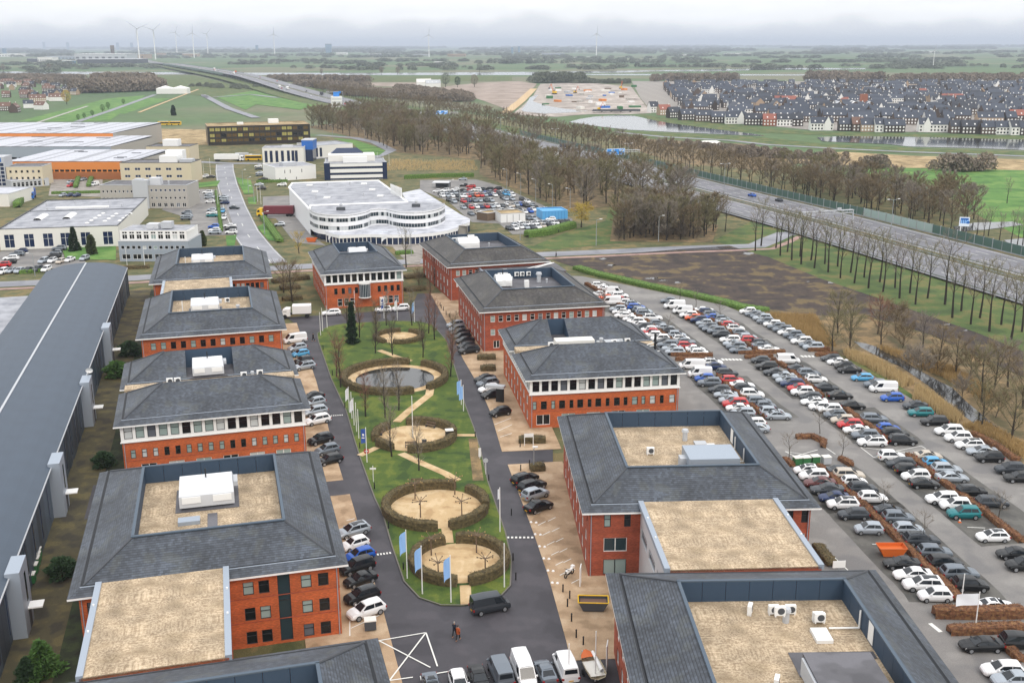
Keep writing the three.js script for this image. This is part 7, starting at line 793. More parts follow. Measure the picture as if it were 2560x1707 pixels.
// signs
function postSign(p, h, draw, label, turn = 0) { const g = thing('road_sign', label, 'road sign', p, turn); new MB().bar([0, 0, 0], [0, h + 0.3, 0], 0.05, 0.05, 6).build('post', 'white', g); draw(g, h); return g; }
const discSign = (g, h, r, mat) => { const c = mesh('disc', new THREE.CylinderGeometry(r, r, 0.04, 24), mat, g); c.rotation.x = Math.PI / 2; c.position.set(0, h, 0.06); return c; };
postSign(T(1, 2, 1016, 1090).setY(gY), 1.3, (g, h) => { discSign(g, h, 0.42, 'red'); new MB().box(-0.28, 0.28, h - 0.07, h + 0.07, 0.082, 0.1).build('bar', 'white', g); }, 'red no-entry disc with white bar on the western lawn edge'); postSign(T(1, 2, 2110, 1230).setY(gY), 2.2, (g, h) => discSign(g, h, 0.36, 'light_grey'), 'back of a round sign on the eastern lawn edge'); postSign(T(1, 2, 2055, 1085).setY(gY), 1.3, (g, h) => new MB().box(-0.2, 0.2, 0.3, h + 0.4, 0.03, 0.08).build('panel', 'white', g), 'narrow white panel sign on the eastern lawn edge'); postSign(T(1, 2, 1077, 1300).setY(gY), 2.2, (g, h) => { new MB().box(-0.45, 0.45, h - 0.25, h, 0.03, 0.08).build('panel', 'white', g); }, 'white finger sign on the western lawn edge');
{ const g = thing('notice_board', 'white board on two legs before the twin-roofed eastern office', 'sign', T(2, 2, 155, 965).setY(0.15), 0.1); new MB().box(-0.75, 0.75, 1.5, 2.1, -0.04, 0.04).build('board', 'white', g); for (const x of [-0.7, 0.7]) new MB().box(x - 0.05, x + 0.05, 0, 1.6, -0.05, 0.05).build('leg', 'white', g); }
{ const g = thing('notice_board', 'tilted white board at the corner of the eastern link', 'sign', T(3, 3, 650, 555).setY(0.15), 0.1); new MB().box(-0.8, 0.8, 0.5, 1.4, -0.04, 0.04).build('board', 'white', g); new MB().box(-0.05, 0.05, 0, 0.5, -0.04, 0.04).build('leg', 'steel', g); }
{ const g = thing('name_board', 'tall white panel on the wall of the near eastern office', 'sign', T(2, 3, 870, 1440, 0.2).setY(0.18), 1.4); new MB().box(-0.7, 0.7, 0.2, 3, -0.05, 0.05).build('panel', 'white', g); const b = thing('name_board', 'tall white panel at the corner beside the motorcycle', 'sign', T(2, 3, 628, 675, 0.2).setY(0.18), 1.4); new MB().box(-0.6, 0.6, 0.2, 2.6, -0.05, 0.05).build('panel', 'white', b); }
// benches, bins
const bench = (p, t, label) => { const g = thing('bench', label, 'bench', p, t); for (let i = 0; i < 3; i++) new MB().box(-0.9, 0.9, 0.42, 0.46, -0.24 + i * 0.17, -0.1 + i * 0.17).build('slat', 'wood', g); for (let i = 0; i < 2; i++) new MB().box(-0.9, 0.9, 0.6 + i * 0.18, 0.74 + i * 0.18, -0.3, -0.26).build('backrest_slat', 'wood', g); for (const x of [-0.8, 0.8]) { new MB().box(x - 0.05, x + 0.05, 0, 0.42, -0.25, 0.22).build('leg', 'dark_grey', g); new MB().box(x - 0.04, x + 0.04, 0.42, 0.95, -0.33, -0.27).build('back_post', 'dark_grey', g); } return g; };
bench(T(1, 2, 1420, 985).setY(0.27), 0.1, 'wooden bench at the southern gap of the flagpole circle'); bench(T(1, 2, 1600, 800).setY(0.27), -0.5, 'wooden bench by the northern hedge of the flagpole circle'); bench(T(1, 2, 1155, 860).setY(0.27), 1.5, 'wooden bench at the western hedge of the flagpole circle'); bench(T(1, 2, 1480, 1330).setY(0.27), 0.1, 'wooden bench against the hedge of the wide pollard circle');
const bin = (p, mat, label, group, big) => { const g = thing('waste_bin', label, 'bin', p, 0.2, group), s = big ? 1 : 0.55; new MB().box(-0.62 * s, 0.62 * s, 0.15, 1.1 * s + 0.1, -0.5 * s, 0.5 * s).build('body', mat, g); new MB().box(-0.66 * s, 0.66 * s, 1.1 * s + 0.1, 1.1 * s + 0.22, -0.54 * s, 0.54 * s).build('lid', big ? 'offwhite' : 'black', g); return g; };
bin(T(1, 2, 1545, 960).setY(0.27), 'dark_grey', 'dark litter bin beside the bench of the flagpole circle'); bin(T(1, 2, 1775, 890).setY(0.27), 'black', 'black box bin by the eastern hedge of the flagpole circle', null, true); bin(T(1, 3, 1050, 1090).setY(0.18), 'dark_grey', 'dark square bin below the last western parking bay', null, true);
[[200, 960], [320, 955], [455, 940]].forEach(([x, y]) => bin(F4(x, y).setY(0.12), 'green', 'green container with pale lid beside the short russet hedge', 'green containers in the big car park', true)); [[330, 430], [325, 470], [315, 510], [300, 570], [275, 660]].forEach(([x, y]) => bin(T(0, 3, x, y).setY(0.12), 'green', 'green container with white lid against the arched hall', 'green containers by the arched hall', true)); bin(F4(620, 950).setY(0.12), 'light_grey', 'pale cabinet beside the green containers of the big car park', null, true);
// skips, boat trailer, motorcycle, cone
function skip(p, t, mat, fill, label) { const g = thing('skip', label, 'skip', p, t), m = new MB(), L = 1.7, l = 1.15, w = 0.85, h = 1.2; const B = [[-l, 0.1, -w * 0.9], [l, 0.1, -w * 0.9], [l, 0.1, w * 0.9], [-l, 0.1, w * 0.9]], U = [[-L, h, -w], [L, h, -w], [L, h, w], [-L, h, w]]; for (let i = 0; i < 4; i++) m.quad(B[i], B[(i + 1) % 4], U[(i + 1) % 4], U[i]); m.quad(...B); m.build('hopper', mat === 'yellow' ? 'dark_grey' : mat, g); const r = new MB(); for (let i = 0; i < 4; i++) r.bar(U[i], U[(i + 1) % 4], 0.07, 0.07, 5); r.build('rim', mat, g); new MB().quad([-1.5, 0.85, -0.8], [1.5, 0.85, -0.8], [1.5, 0.85, 0.8], [-1.5, 0.85, 0.8]).build('load', fill, g); return g; }
skip(T(2, 3, 745, 900).setY(0.18), -0.05, 'yellow', 'roof_brown', 'yellow skip of brown rubble between the eastern offices'); skip(F6(790, 700).setY(0.12), 0, 'orange', 'orange', 'orange skip in an empty bay of the big car park'); skip(T(1, 1, 510, 655).setY(0.13), 0, 'orange', 'dirt', 'orange skip beside the showroom lorry yard');
{ const g = thing('boat_trailer', 'cream open boat with orange foredeck on a trailer at the court mouth', 'boat', FB(2035, 345, 0.6).setY(0.13), noseA(-0.22, -0.97)), secs = [[-2.3, 0.85, 0.45], [-1.2, 0.95, 0.4], [0.3, 0.95, 0.38], [1.4, 0.75, 0.42], [2.3, 0.2, 0.6]].map(([x, w, y]) => [[x, 1.15, -w], [x, 0.7, -w * 0.9], [x, y, 0], [x, 0.7, w * 0.9], [x, 1.15, w]]); loft(new MB(), secs, false).build('hull', 'cream', g); const dk = new MB(); loft(dk, [[-2.2, 0.8], [0.6, 0.85]].map(([x, w]) => [[x, 0.85, -w], [x, 0.85, w]]), false); dk.build('floor', 'offwhite', g); loft(new MB(), [[0.8, 0.88], [1.4, 0.72], [2.28, 0.18]].map(([x, w]) => [[x, 1.14, -w], [x, 1.2, 0], [x, 1.14, w]]), false).build('foredeck', 'orange', g); new MB().bar([-2, 1.25, 0.5], [1.5, 1.3, 0.55], 0.22, 0.16, 8).build('rolled_cover', 'white', g); new MB().box(-2.2, 3.4, 0.3, 0.4, -0.06, 0.06).build('drawbar', 'steel', g); for (const s of [1, -1]) { const w = mesh('wheel', cached('ltyre2', () => { const q = new THREE.CylinderGeometry(0.3, 0.3, 0.18, 12); q.rotateX(Math.PI / 2); return q; }), 'tyre', g); w.position.set(-0.4, 0.3, s * 1.02); } }
{ const g = thing('motorcycle', 'white and black motorcycle parked beside the eastern office corner', 'motorcycle', T(2, 3, 525, 600).setY(0.18), noseA(-0.6, 0.8)); for (const x of [-0.7, 0.72]) { const w = mesh('wheel', cached('mw', () => new THREE.TorusGeometry(0.27, 0.07, 6, 16)), 'tyre', g); w.position.set(x, 0.34, 0); } new MB().box(-0.35, 0.4, 0.35, 0.62, -0.16, 0.16).build('engine', 'black', g); loft(new MB(), [[-0.9, 0.1, 0.9, 0.8], [-0.2, 0.16, 0.86, 0.68], [0.3, 0.2, 1.05, 0.65], [0.75, 0.16, 0.95, 0.6]].map(([x, w, y1, y0]) => [[x, y0, -w], [x, y1, -w * 0.7], [x, y1, w * 0.7], [x, y0, w]]), false).build('fairing', 'white', g); new MB().bar([0.5, 1.1, -0.35], [0.5, 1.1, 0.35], 0.03).build('handlebar', 'black', g); new MB().bar([0.72, 0.34, 0.08], [0.45, 1.1, 0.08], 0.035).build('fork', 'steel', g); new MB().box(-0.95, -0.55, 0.85, 1.15, -0.2, 0.2).build('top_box', 'white', g); }
{ const g = thing('traffic_cone', 'orange and white traffic cone beside the teal estate car', 'traffic cone', F6(1600, 318).setY(0.12)); new MB().bar([0, 0.03, 0], [0, 0.55, 0], 0.16, 0.03, 10).build('cone', 'orange', g); new MB().bar([0, 0.22, 0], [0, 0.38, 0], 0.115, 0.08, 10).build('stripe', 'white', g); new MB().box(-0.2, 0.2, 0, 0.04, -0.2, 0.2).build('base', 'orange', g); }
// people: one continuous mesh each, with clothing as children
function person(p, t, o) {
  const g = thing('person', o.label, 'person', p, t); const m = new MB(); const st = o.stride ?? 0.28;
  const limb = (pts, rs) => { for (let i = 0; i < pts.length - 1; i++) m.bar(pts[i], pts[i + 1], rs[i], rs[i + 1], 8, true); };
  for (const s of [1, -1]) { limb([[0, 0.92, s * 0.09], [s * st * 0.5, 0.5, s * 0.1], [s * st, 0.08, s * 0.1]], [0.095, 0.065, 0.045]); m.box(s * st - 0.07, s * st + 0.17, 0, 0.09, s * 0.1 - 0.045, s * 0.1 + 0.045); limb([[0, 1.42, s * 0.19], [-s * st * 0.5, 1.15, s * 0.25], [-s * st * 0.5 + 0.14, 0.92, s * 0.24]], [0.06, 0.05, 0.035]); const h = [-s * st * 0.5 + 0.15, 0.9, s * 0.24]; for (let f = 0; f < 4; f++) m.bar(h, [h[0] + 0.05, h[1] - 0.09 + f * 0.006, h[2] + (f - 1.5) * 0.02], 0.012, 0.008, 4); m.bar(h, [h[0] + 0.06, h[1] - 0.04, h[2] - s * 0.04], 0.013, 0.009, 4); }
  const ring = (y, rx, rz) => { const a = []; for (let i = 0; i <= 12; i++) { const k = i / 12 * 6.283; a.push([Math.cos(k) * rx, y, Math.sin(k) * rz]); } return a; };
  loft(m, [ring(0.86, 0.1, 0.16), ring(1.0, 0.12, 0.17), ring(1.2, 0.12, 0.17), ring(1.4, 0.11, 0.2), ring(1.47, 0.07, 0.1), ring(1.54, 0.05, 0.055), ring(1.58, 0.075, 0.06), ring(1.66, 0.1, 0.075), ring(1.74, 0.095, 0.072), ring(1.79, 0.04, 0.035)], false); m.box(0.09, 0.13, 1.63, 1.67, -0.014, 0.014); m.build('body', 'skin', g);
  const c = new MB(); loft(c, [ring(o.coat, 0.16, 0.21), ring(1.0, 0.15, 0.2), ring(1.25, 0.15, 0.205), ring(1.42, 0.13, 0.22), ring(1.5, 0.07, 0.09)], false); for (const s of [1, -1]) { c.bar([0, 1.43, s * 0.19], [-s * st * 0.5, 1.15, s * 0.25], 0.075, 0.065, 8); c.bar([-s * st * 0.5, 1.15, s * 0.25], [-s * st * 0.5 + 0.12, 0.95, s * 0.24], 0.062, 0.05, 8); } c.build('coat', o.coatMat, g); const tr = new MB(); for (const s of [1, -1]) { tr.bar([0, 0.95, s * 0.09], [s * st * 0.5, 0.5, s * 0.1], 0.108, 0.08, 8); tr.bar([s * st * 0.5, 0.5, s * 0.1], [s * st, 0.1, s * 0.1], 0.078, 0.06, 8); } tr.build('trousers', 'black_cloth', g); const hr = new MB(); loft(hr, [ring(1.66, 0.105, 0.082), ring(1.75, 0.105, 0.085), ring(1.81, 0.05, 0.045)], false); hr.build('hair', o.hair || 'bark_dark', g); return g;
}
person(T(1, 3, 1822, 1150, 0).setY(0.13), 1.2, { coat: 0.8, coatMat: 'navy_cloth', label: 'person in a dark blue coat walking across the court street', hair: 'concrete' }); person(T(1, 3, 1855, 1185, 0).setY(0.13), 1.2, { coat: 0.75, coatMat: 'rust_cloth', label: 'person in a rust-coloured coat walking across the court street' }); person(T(1, 1, 525, 1568).setY(0.13), 0.6, { coat: 0.6, coatMat: 'black_cloth', label: 'person in black walking on the western court street' }); person(T(2, 1, 405, 800).setY(0.13), 0, { coat: 0.7, coatMat: 'black_cloth', label: 'person in black on the cycle path by the mud field' });
// charging hub sign on the eastern bays
{ const g = thing('sign_totem', 'black totem with a white rooftop board among the eastern bays', 'sign', T(1, 2, 2240, 560).setY(0.18), -0.3); new MB().box(-0.7, 0.7, 0, 2.6, -0.25, 0.25).build('totem', 'black', g); new MB().box(-2.6, 0.9, 2.6, 3.1, -0.6, 0.6).build('board', 'light_grey', g); }
// zebra strips and hatched boxes of the big car park
{ const k = new MB(), ln = (a, b, w = 0.14) => ribbonGeo([a, b], -w / 2, w / 2, 0.135, k); for (let i = 0; i < 6; i++) ln(F2(850 + i * 52, 690 + i * 1, 0), F2(885 + i * 52, 718, 0), 0.5); for (let i = 0; i < 4; i++) ln(F3(955 + i * 56, 880, 0), F3(1000 + i * 48, 906, 0), 0.5);
  const q = (a, b, c, d) => ln(F4(a, b), F4(c, d)); q(1130, 705, 1320, 850); q(1130, 705, 1900, 790); q(1320, 850, 1480, 815); q(1640, 760, 2020, 685); q(2020, 685, 2090, 725); q(20, 765, 500, 840); q(160, 835, 500, 740); q(610, 705, 760, 805); q(20, 765, 160, 835);
  for (const [a, b, c, d] of [[1490, 1030, 1590, 1110]]) ln(T(3, 3, a, b), T(3, 3, c, d), 0.5); ln(T(3, 3, 470, 290), T(3, 3, 750, 555)); ln(F6(570, 575), F6(760, 580)); ln(F6(1690, 375), F6(1900, 385));
  tag(k.build('road_marking', 'marking'), 'white zebra strips and hatched boxes painted in the big car park', 'road marking', null, 'structure'); }

// ---------------------------------------------------------------- motorway furniture
{ // noise barrier: posts and panels as separate pieces
  const g = thing('noise_barrier', 'green translucent noise barrier along the far side of the motorway', 'noise barrier', V(0, 0, 0)); const pg = {}; let i = 0; for (let z = -225; z > -760; z -= 4) { const a = onHw(z, 24.5), b = onHw(z - 4, 24.5), L = Math.hypot(a.x - b.x, a.z - b.z), t = -Math.atan2(b.z - a.z, b.x - a.x); if (z < -290 && z > -302) { } const pale = z < -345 && z > -385; const p = mesh('panel', cached('nb', () => new MB().box(0.08, L - 0.08, 0.3, 3.2, -0.05, 0.05).geo()), pale ? 'noise_pale' : 'noise_panel', g); p.position.set(a.x, 0, a.z); p.rotation.y = t; const q = mesh('post', cached('nbp', () => new MB().box(-0.1, 0.1, 0, 3.4, -0.1, 0.1).geo()), i % 2 ? 'steel' : 'light_grey', g); q.position.set(a.x, 0, a.z); q.rotation.y = t; i++; } }
function gantry(z, o0, o1, label, signs, full = true) { const a = onHw(z, o0), b = onHw(z, o1), L = a.distanceTo(b), g = thing('sign_gantry', label, 'gantry', a, -Math.atan2(b.z - a.z, b.x - a.x)); const h = 7; for (const x of [0, L]) { const m = new MB(); m.bar([x, 0, -0.6], [x, h, 0], 0.16, 0.14, 6); m.bar([x, 0, 0.9], [x, h, 0], 0.16, 0.14, 6); m.build('leg', 'light_grey', g); } const bm = new MB(); for (const [y, zz] of [[h, -0.5], [h, 0.5], [h - 1, 0]]) bm.bar([0, y, zz], [L, y, zz], 0.12, 0.12, 5); for (let i = 0; i < 12; i++) { const x0 = L * i / 12, x1 = L * (i + 0.5) / 12, x2 = L * (i + 1) / 12; bm.bar([x0, h, 0.5], [x1, h - 1, 0], 0.06, 0.06, 4); bm.bar([x1, h - 1, 0], [x2, h, -0.5], 0.06, 0.06, 4); } bm.build('truss', 'light_grey', g); signs(g, L, h); }
function signTex(draw, w, h) { const c = document.createElement('canvas'); c.width = w; c.height = h; draw(c.getContext('2d'), w, h); const t = new THREE.CanvasTexture(c); t.colorSpace = THREE.SRGBColorSpace; return new THREE.MeshStandardMaterial({ map: t, roughness: 0.45, side: THREE.DoubleSide }); }
const blueSign = signTex((x, w, h) => { x.fillStyle = '#cfe0f6'; x.fillRect(0, 0, w, h); x.fillStyle = '#1f8fe8'; x.fillRect(8, 10, w * 0.66, h - 20); x.fillRect(w * 0.72, 10, w * 0.25, h - 20); x.fillStyle = '#d4e6f8'; x.fillRect(w * 0.24, 20, w * 0.18, h * 0.3); x.fillRect(w * 0.08, h * 0.62, w * 0.5, h * 0.12); x.fillRect(w * 0.2, h * 0.78, w * 0.3, h * 0.08); x.fillRect(w * 0.75, h * 0.18, w * 0.18, h * 0.3); x.font = 'bold 44px sans-serif'; x.textAlign = 'center'; x.fillText('7', w * 0.845, h * 0.88); }, 320, 128);
const plain = (g, mat, x, y, w, h, name = 'sign_panel') => { const s = mesh(name, new THREE.BoxGeometry(w, h, 0.15), mat, g); s.position.set(x, y, 0.75); return s; };
gantry(-568, 1, 22, 'motorway gantry with a large blue direction sign', (g, L, h) => plain(g, blueSign, L * 0.33, h - 0.6, L * 0.5, 3.3)); gantry(-590, -21, -1, 'motorway gantry with grey lane signals near the blue sign', (g, L, h) => { for (const x of [0.3, 0.72]) plain(g, 'steel', L * x, h - 0.9, 2.8, 2, 'signal_box'); }); gantry(-360, -19, 1, 'pale motorway gantry seen through the bare verge trees', (g, L, h) => { for (const x of [0.35, 0.7]) plain(g, 'light_grey', L * x, h + 0.6, 1.6, 0.9, 'signal_box'); }); gantry(-900, 1, 21, 'far motorway gantry with a blue direction sign', (g, L, h) => plain(g, blueSign, L * 0.3, h, L * 0.5, 3.2)); gantry(-1290, 1, 21, 'distant motorway gantry beside the double lamps', (g, L, h) => plain(g, 'sign_blue', L * 0.8, h - 1, 3, 2.4));
{ const p = T(3, 1, 1788, 640), g = thing('motorway_sign', 'square blue and white exit sign on a post beyond the motorway', 'road sign', p.setY(0), -0.25); new MB().box(-1.05, -0.8, 0, 5, -0.1, 0.1).build('post', 'white', g); new MB().box(0.8, 1.05, 0, 5, -0.1, 0.1).build('post', 'dark_grey', g); const s = mesh('panel', new THREE.BoxGeometry(3.1, 3.0, 0.12), signTex((x, w, h) => { x.fillStyle = '#dfe9f5'; x.fillRect(0, 0, w, h); x.fillStyle = '#1d63b4'; x.fillRect(14, 14, w - 28, h * 0.58); x.fillStyle = '#9fd0ff'; for (let i = 0; i < 3; i++) x.fillRect(24 + i * 22, 40, 10, h * 0.38); x.beginPath(); x.arc(w * 0.83, h * 0.5, 22, 0, 7); x.fill(); x.fillStyle = '#1d63b4'; x.beginPath(); x.arc(w * 0.87, h * 0.57, 20, 0, 7); x.fill(); }, 128, 128), g); s.position.set(0, 6.2, 0.15); }
{ const p = T(1, 0, 740, 985), g = thing('white_tower', 'white block with a blue sign box on its roof beside the motorway', 'building', p.setY(0), 0.2); new MB().box(-5.5, 5.5, 0, 11, -5, 5).build('wall', 'wall_white', g); new MB().box(-3, 3, 11, 15.5, -1, 1).build('sign_box', 'sign_blue', g); for (let j = 0; j < 3; j++) new MB().box(-5, 5, 2 + j * 3, 3 + j * 3, 5, 5.05).build('window_strip', 'light_grey', g); }

// ---------------------------------------------------------------- land beyond the motorway, river, estate, far country
const W2 = (name, pts, y, label) => tag(new MB().prism(pts.map(xz), y, y).build(name, 'water_far'), label, 'water', null, 'structure');
const t00 = (x, y) => T(0, 0, x, y), t10 = (x, y) => T(1, 0, x, y), t20 = (x, y) => T(2, 0, x, y), t30 = (x, y) => T(3, 0, x, y), t31 = (x, y) => T(3, 1, x, y);
sheet('rough_land', [V(hwX(-300) + 27, 0, -300), V(hwX(-300) + 80, 0, -290), V(hwX(-500) + 110, 0, -480), V(hwX(-800) + 95, 0, -780), V(hwX(-1300) + 60, 0, -1280), V(hwX(-1300) + 25, 0, -1300), V(hwX(-800) + 25, 0, -800)], 0.07, 'grass_dull', 'dull rough grass under the avenue behind the noise barrier', 'ground');
sheet('meadow', [t31(450, -5), t31(900, -40), t31(2500, -60), t31(2600, 700), t31(2300, 600), t31(1950, 420), t31(1500, 130), t31(900, 60)], 0.12, 'grass_bright', 'bright green meadow with ditches beyond the motorway', 'field');
sheet('reed_field', [t30(690, 1395), t30(1300, 1430), t30(2500, 1470), t30(2500, 1568), t30(1200, 1540), t30(300, 1500), t30(150, 1440)], 0.15, 'reed_field', 'tan reed field between the pond road and the meadow', 'field');
sheet('verge', [t20(900, 1200), t20(1500, 1225), t20(2300, 1260), t30(500, 1320), t30(1500, 1365), t30(2500, 1400), t30(2500, 1440), t30(700, 1390), t20(2200, 1310), t20(1300, 1270), t20(960, 1225)], 0.13, 'grass', 'rough grass strip along the pond road', 'verge');
road('street', lerpP([t20(940, 1212), t20(1400, 1258), t20(2000, 1290), t30(0, 1330), t30(640, 1365), t30(1200, 1392), t30(2500, 1440)], 30), -3, 3, 0.2, 'asphalt_road', 'pale road between the estate pond and the reed field', 'road');
sheet('verge', [t20(1170, 1045), t20(1400, 1085), t20(2000, 1140), t30(0, 1180), t30(400, 1212), t30(1400, 1232), t30(2500, 1255), t30(2500, 1295), t30(1100, 1265), t30(100, 1225), t20(2000, 1205), t20(1300, 1115)], 0.14, 'grass', 'green bank along the estate side of the pond', 'verge');
W2('pond', [t20(520, 1122), t20(620, 1095), t20(760, 1072), t20(1000, 1058), t20(1130, 1066), t20(1250, 1095), t20(1450, 1132), t20(1800, 1180), t20(2200, 1228), t20(2330, 1250), t20(2100, 1243), t20(1500, 1216), t20(1050, 1192), t20(760, 1158)], 0.25, 'broad pale pond before the dark-roofed estate'); W2('pond', [t30(450, 1262), t30(700, 1252), t30(1500, 1262), t30(2600, 1292), t30(2600, 1390), t30(1900, 1362), t30(1300, 1348), t30(1100, 1325), t30(500, 1300)], 0.25, 'long pale pond below the white gabled houses'); W2('pond', [t20(85, 1010), t20(125, 965), t20(165, 895), t20(245, 868), t20(190, 930), t20(300, 968), t20(480, 1000), t20(700, 1020), t20(600, 1032), t20(300, 1045), t20(110, 1026)], 0.25, 'wedge-shaped pale pond beside the building site');
{ const p = T(3, 1, 1900, 510); W2('pond', [t31(1700, 520), t31(1900, 480), t31(2250, 470), t31(2350, 500), t31(2000, 545), t31(1750, 560)], 0.2, 'pale water behind the blue motorway sign'); W2('pond', [t31(2170, 640), t31(2500, 610), t31(2500, 740), t31(2260, 700)], 0.2, 'pale water at the picture edge beyond the noise barrier'); }
sheet('building_site', [t20(0, 1050), t20(90, 980), t20(200, 870), t20(260, 770), t20(700, 755), t20(1100, 800), t20(1280, 1040), t20(1050, 1050), t20(700, 1050), t20(400, 1075), t20(100, 1060)], 0.18, 'site_sand', 'grey sandy building site beside the new estate', 'ground'); sheet('farm_field', [t10(1690, 800), t10(2050, 760), t20(60, 745), t20(230, 770), t20(0, 1010), t10(2350, 1020), t10(2100, 930)], 0.2, 'farm_soil', 'bare brown ploughed field before the river', 'field'); sheet('farm_field', [t10(960, 760), t10(1470, 758), t10(1500, 800), t10(1000, 785)], 0.2, 'farm_soil', 'thin bare field left of the farm trees', 'field'); road('track', lerpP([t20(-60, 1040), t20(80, 930), t20(200, 815)], 40), -5, 5, 0.4, 'sand', 'pale sand track along the ploughed field', 'track');
sheet('rough_land', [t20(950, 1240), t20(1300, 1280), t20(2200, 1325), t30(100, 1400), t30(300, 1500), t20(2300, 1568), t20(1500, 1500), t20(1000, 1330)], 0.1, 'scrub', 'rough brown land beside the pond road', 'ground'); { const m = new MB(); const a = t20(1700, 1325), b = t20(1960, 1345); m.prism([t20(1690, 1330), t20(1760, 1312), t20(1880, 1312), t20(1970, 1345), t20(1800, 1348)].map(xz), 0.1, 1.6).build; tag(m.build('sand_heap', 'offwhite'), 'long white sand heap beside the avenue', 'sand heap'); }
// floodplain meadows and river
sheet('meadow', [t00(1200, 690), t00(1750, 690), t00(2000, 745), t00(2350, 830), t10(0, 830), t10(640, 1000), t10(420, 1000), t00(2000, 900), t00(1400, 830)], 0.16, 'grass', 'green floodplain meadow left of the motorway', 'field'); sheet('meadow', [t00(160, 1115), t00(980, 905), t00(1330, 875), t00(1000, 1110)], 0.12, 'grass_bright', 'green allotment meadow beyond the warehouses', 'field'); sheet('meadow', [t00(1140, 1045), t00(1560, 905), t00(1300, 895), t00(1020, 1030)], 0.14, 'grass_bright', 'narrow green plot between the allotment tracks', 'field'); sheet('meadow', [t10(600, 700), t10(1700, 700), t20(0, 700), t20(0, 740), t10(1700, 750), t10(900, 750), t10(600, 735)], 0.2, 'grass', 'green river meadow before the farm trees', 'field'); road('track', lerpP([t00(330, 1130), t00(800, 975)], 30), -1.6, 1.6, 0.3, 'concrete', 'pale track across the allotment meadow', 'track'); road('track', lerpP([t00(700, 1120), t00(1000, 1020), t00(1320, 905), t00(1420, 870)], 30), -3, 3, 0.3, 'asphalt_road', 'grey track through the allotments', 'track'); road('track', lerpP([t00(1270, 1035), t00(1600, 905), t00(1820, 820)], 30), -1.6, 1.6, 0.35, 'sand', 'pale sandy track below the embankment', 'track'); road('street', lerpP([t00(2350, 1085), t00(2100, 1000), t00(1930, 910), t00(1860, 870), t00(1900, 900), t00(2300, 870), t10(200, 900)], 30), -4, 4, 0.6, 'asphalt_road', 'curving slip road below the motorway', 'road'); sheet('lawn', [t00(1980, 890), t00(2350, 830), t10(200, 860), t10(560, 960), t10(400, 1010), t10(0, 960), t00(2250, 1010)], 0.3, 'grass_bright', 'bright grass inside the slip road curve', 'lawn');
W2('river', [V(-1500, 0, -2330), t00(0, 684), t00(1000, 683), t00(1690, 684), t10(0, 690), t10(1200, 690), t20(0, 690), t20(500, 692), t20(560, 672), t20(1000, 668), t20(1300, 655), t20(1800, 655), t20(2350, 642), t30(900, 636), t30(900, 626), t20(2350, 626), t20(1700, 640), t20(1000, 650), t20(0, 662), t10(1200, 670), t10(0, 668), t00(1000, 660), t00(0, 656), V(-1500, 0, -2480)], 0.3, 'wide white shining river across the plain'); W2('river', [t20(640, 690), t20(1000, 692), t20(2350, 694), t30(430, 694), t30(800, 692), t30(800, 686), t20(2350, 684), t20(1000, 680), t20(640, 680)], 0.3, 'second thin shining arm of the river');
{ // motorway bridge over the river
  const g = thing('motorway_bridge', 'long green girder bridge carrying the motorway over the river', 'bridge', V(0, 0, 0)); const pts = hwPts.filter(p => p.z < -2080 && p.z > -3350); for (const o of [-20, 20]) { const A = offs(pts, o), m = new MB(); for (let i = 0; i < A.length - 1; i++) { const y0 = hwRise(A[i]), y1 = hwRise(A[i + 1]); m.quad([A[i].x, y0 - 3.5, A[i].z], [A[i + 1].x, y1 - 3.5, A[i + 1].z], [A[i + 1].x, y1 + 1, A[i + 1].z], [A[i].x, y0 + 1, A[i].z]); } m.build('girder', 'noise_panel', g); } for (let i = 0; i < pts.length; i += 3) { const y = hwRise(pts[i]) - 3; for (const o of [-13, 13]) new MB().box(pts[i].x + o - 2, pts[i].x + o + 2, 0, y, pts[i].z - 2, pts[i].z + 2).build('pier', 'concrete', g); } }
{ // small road bridge across the estate pond
  const a = t20(740, 1035), b = t20(1180, 1035), g = thing('pond_bridge', 'dark low bridge between the two ponds of the estate', 'bridge', a.setY(0), 0); const L = b.x - a.x; new MB().box(0, L, 1.4, 2.4, -6, 2).build('deck', 'dark_grey', g); for (let i = 1; i < 5; i++) new MB().box(L * i / 5 - 0.6, L * i / 5 + 0.6, 0, 1.4, -5, 1.4).build('pier', 'concrete', g); new MB().box(0, L, 2.4, 3.3, 1.8, 2).build('railing', 'dark_grey', g); }
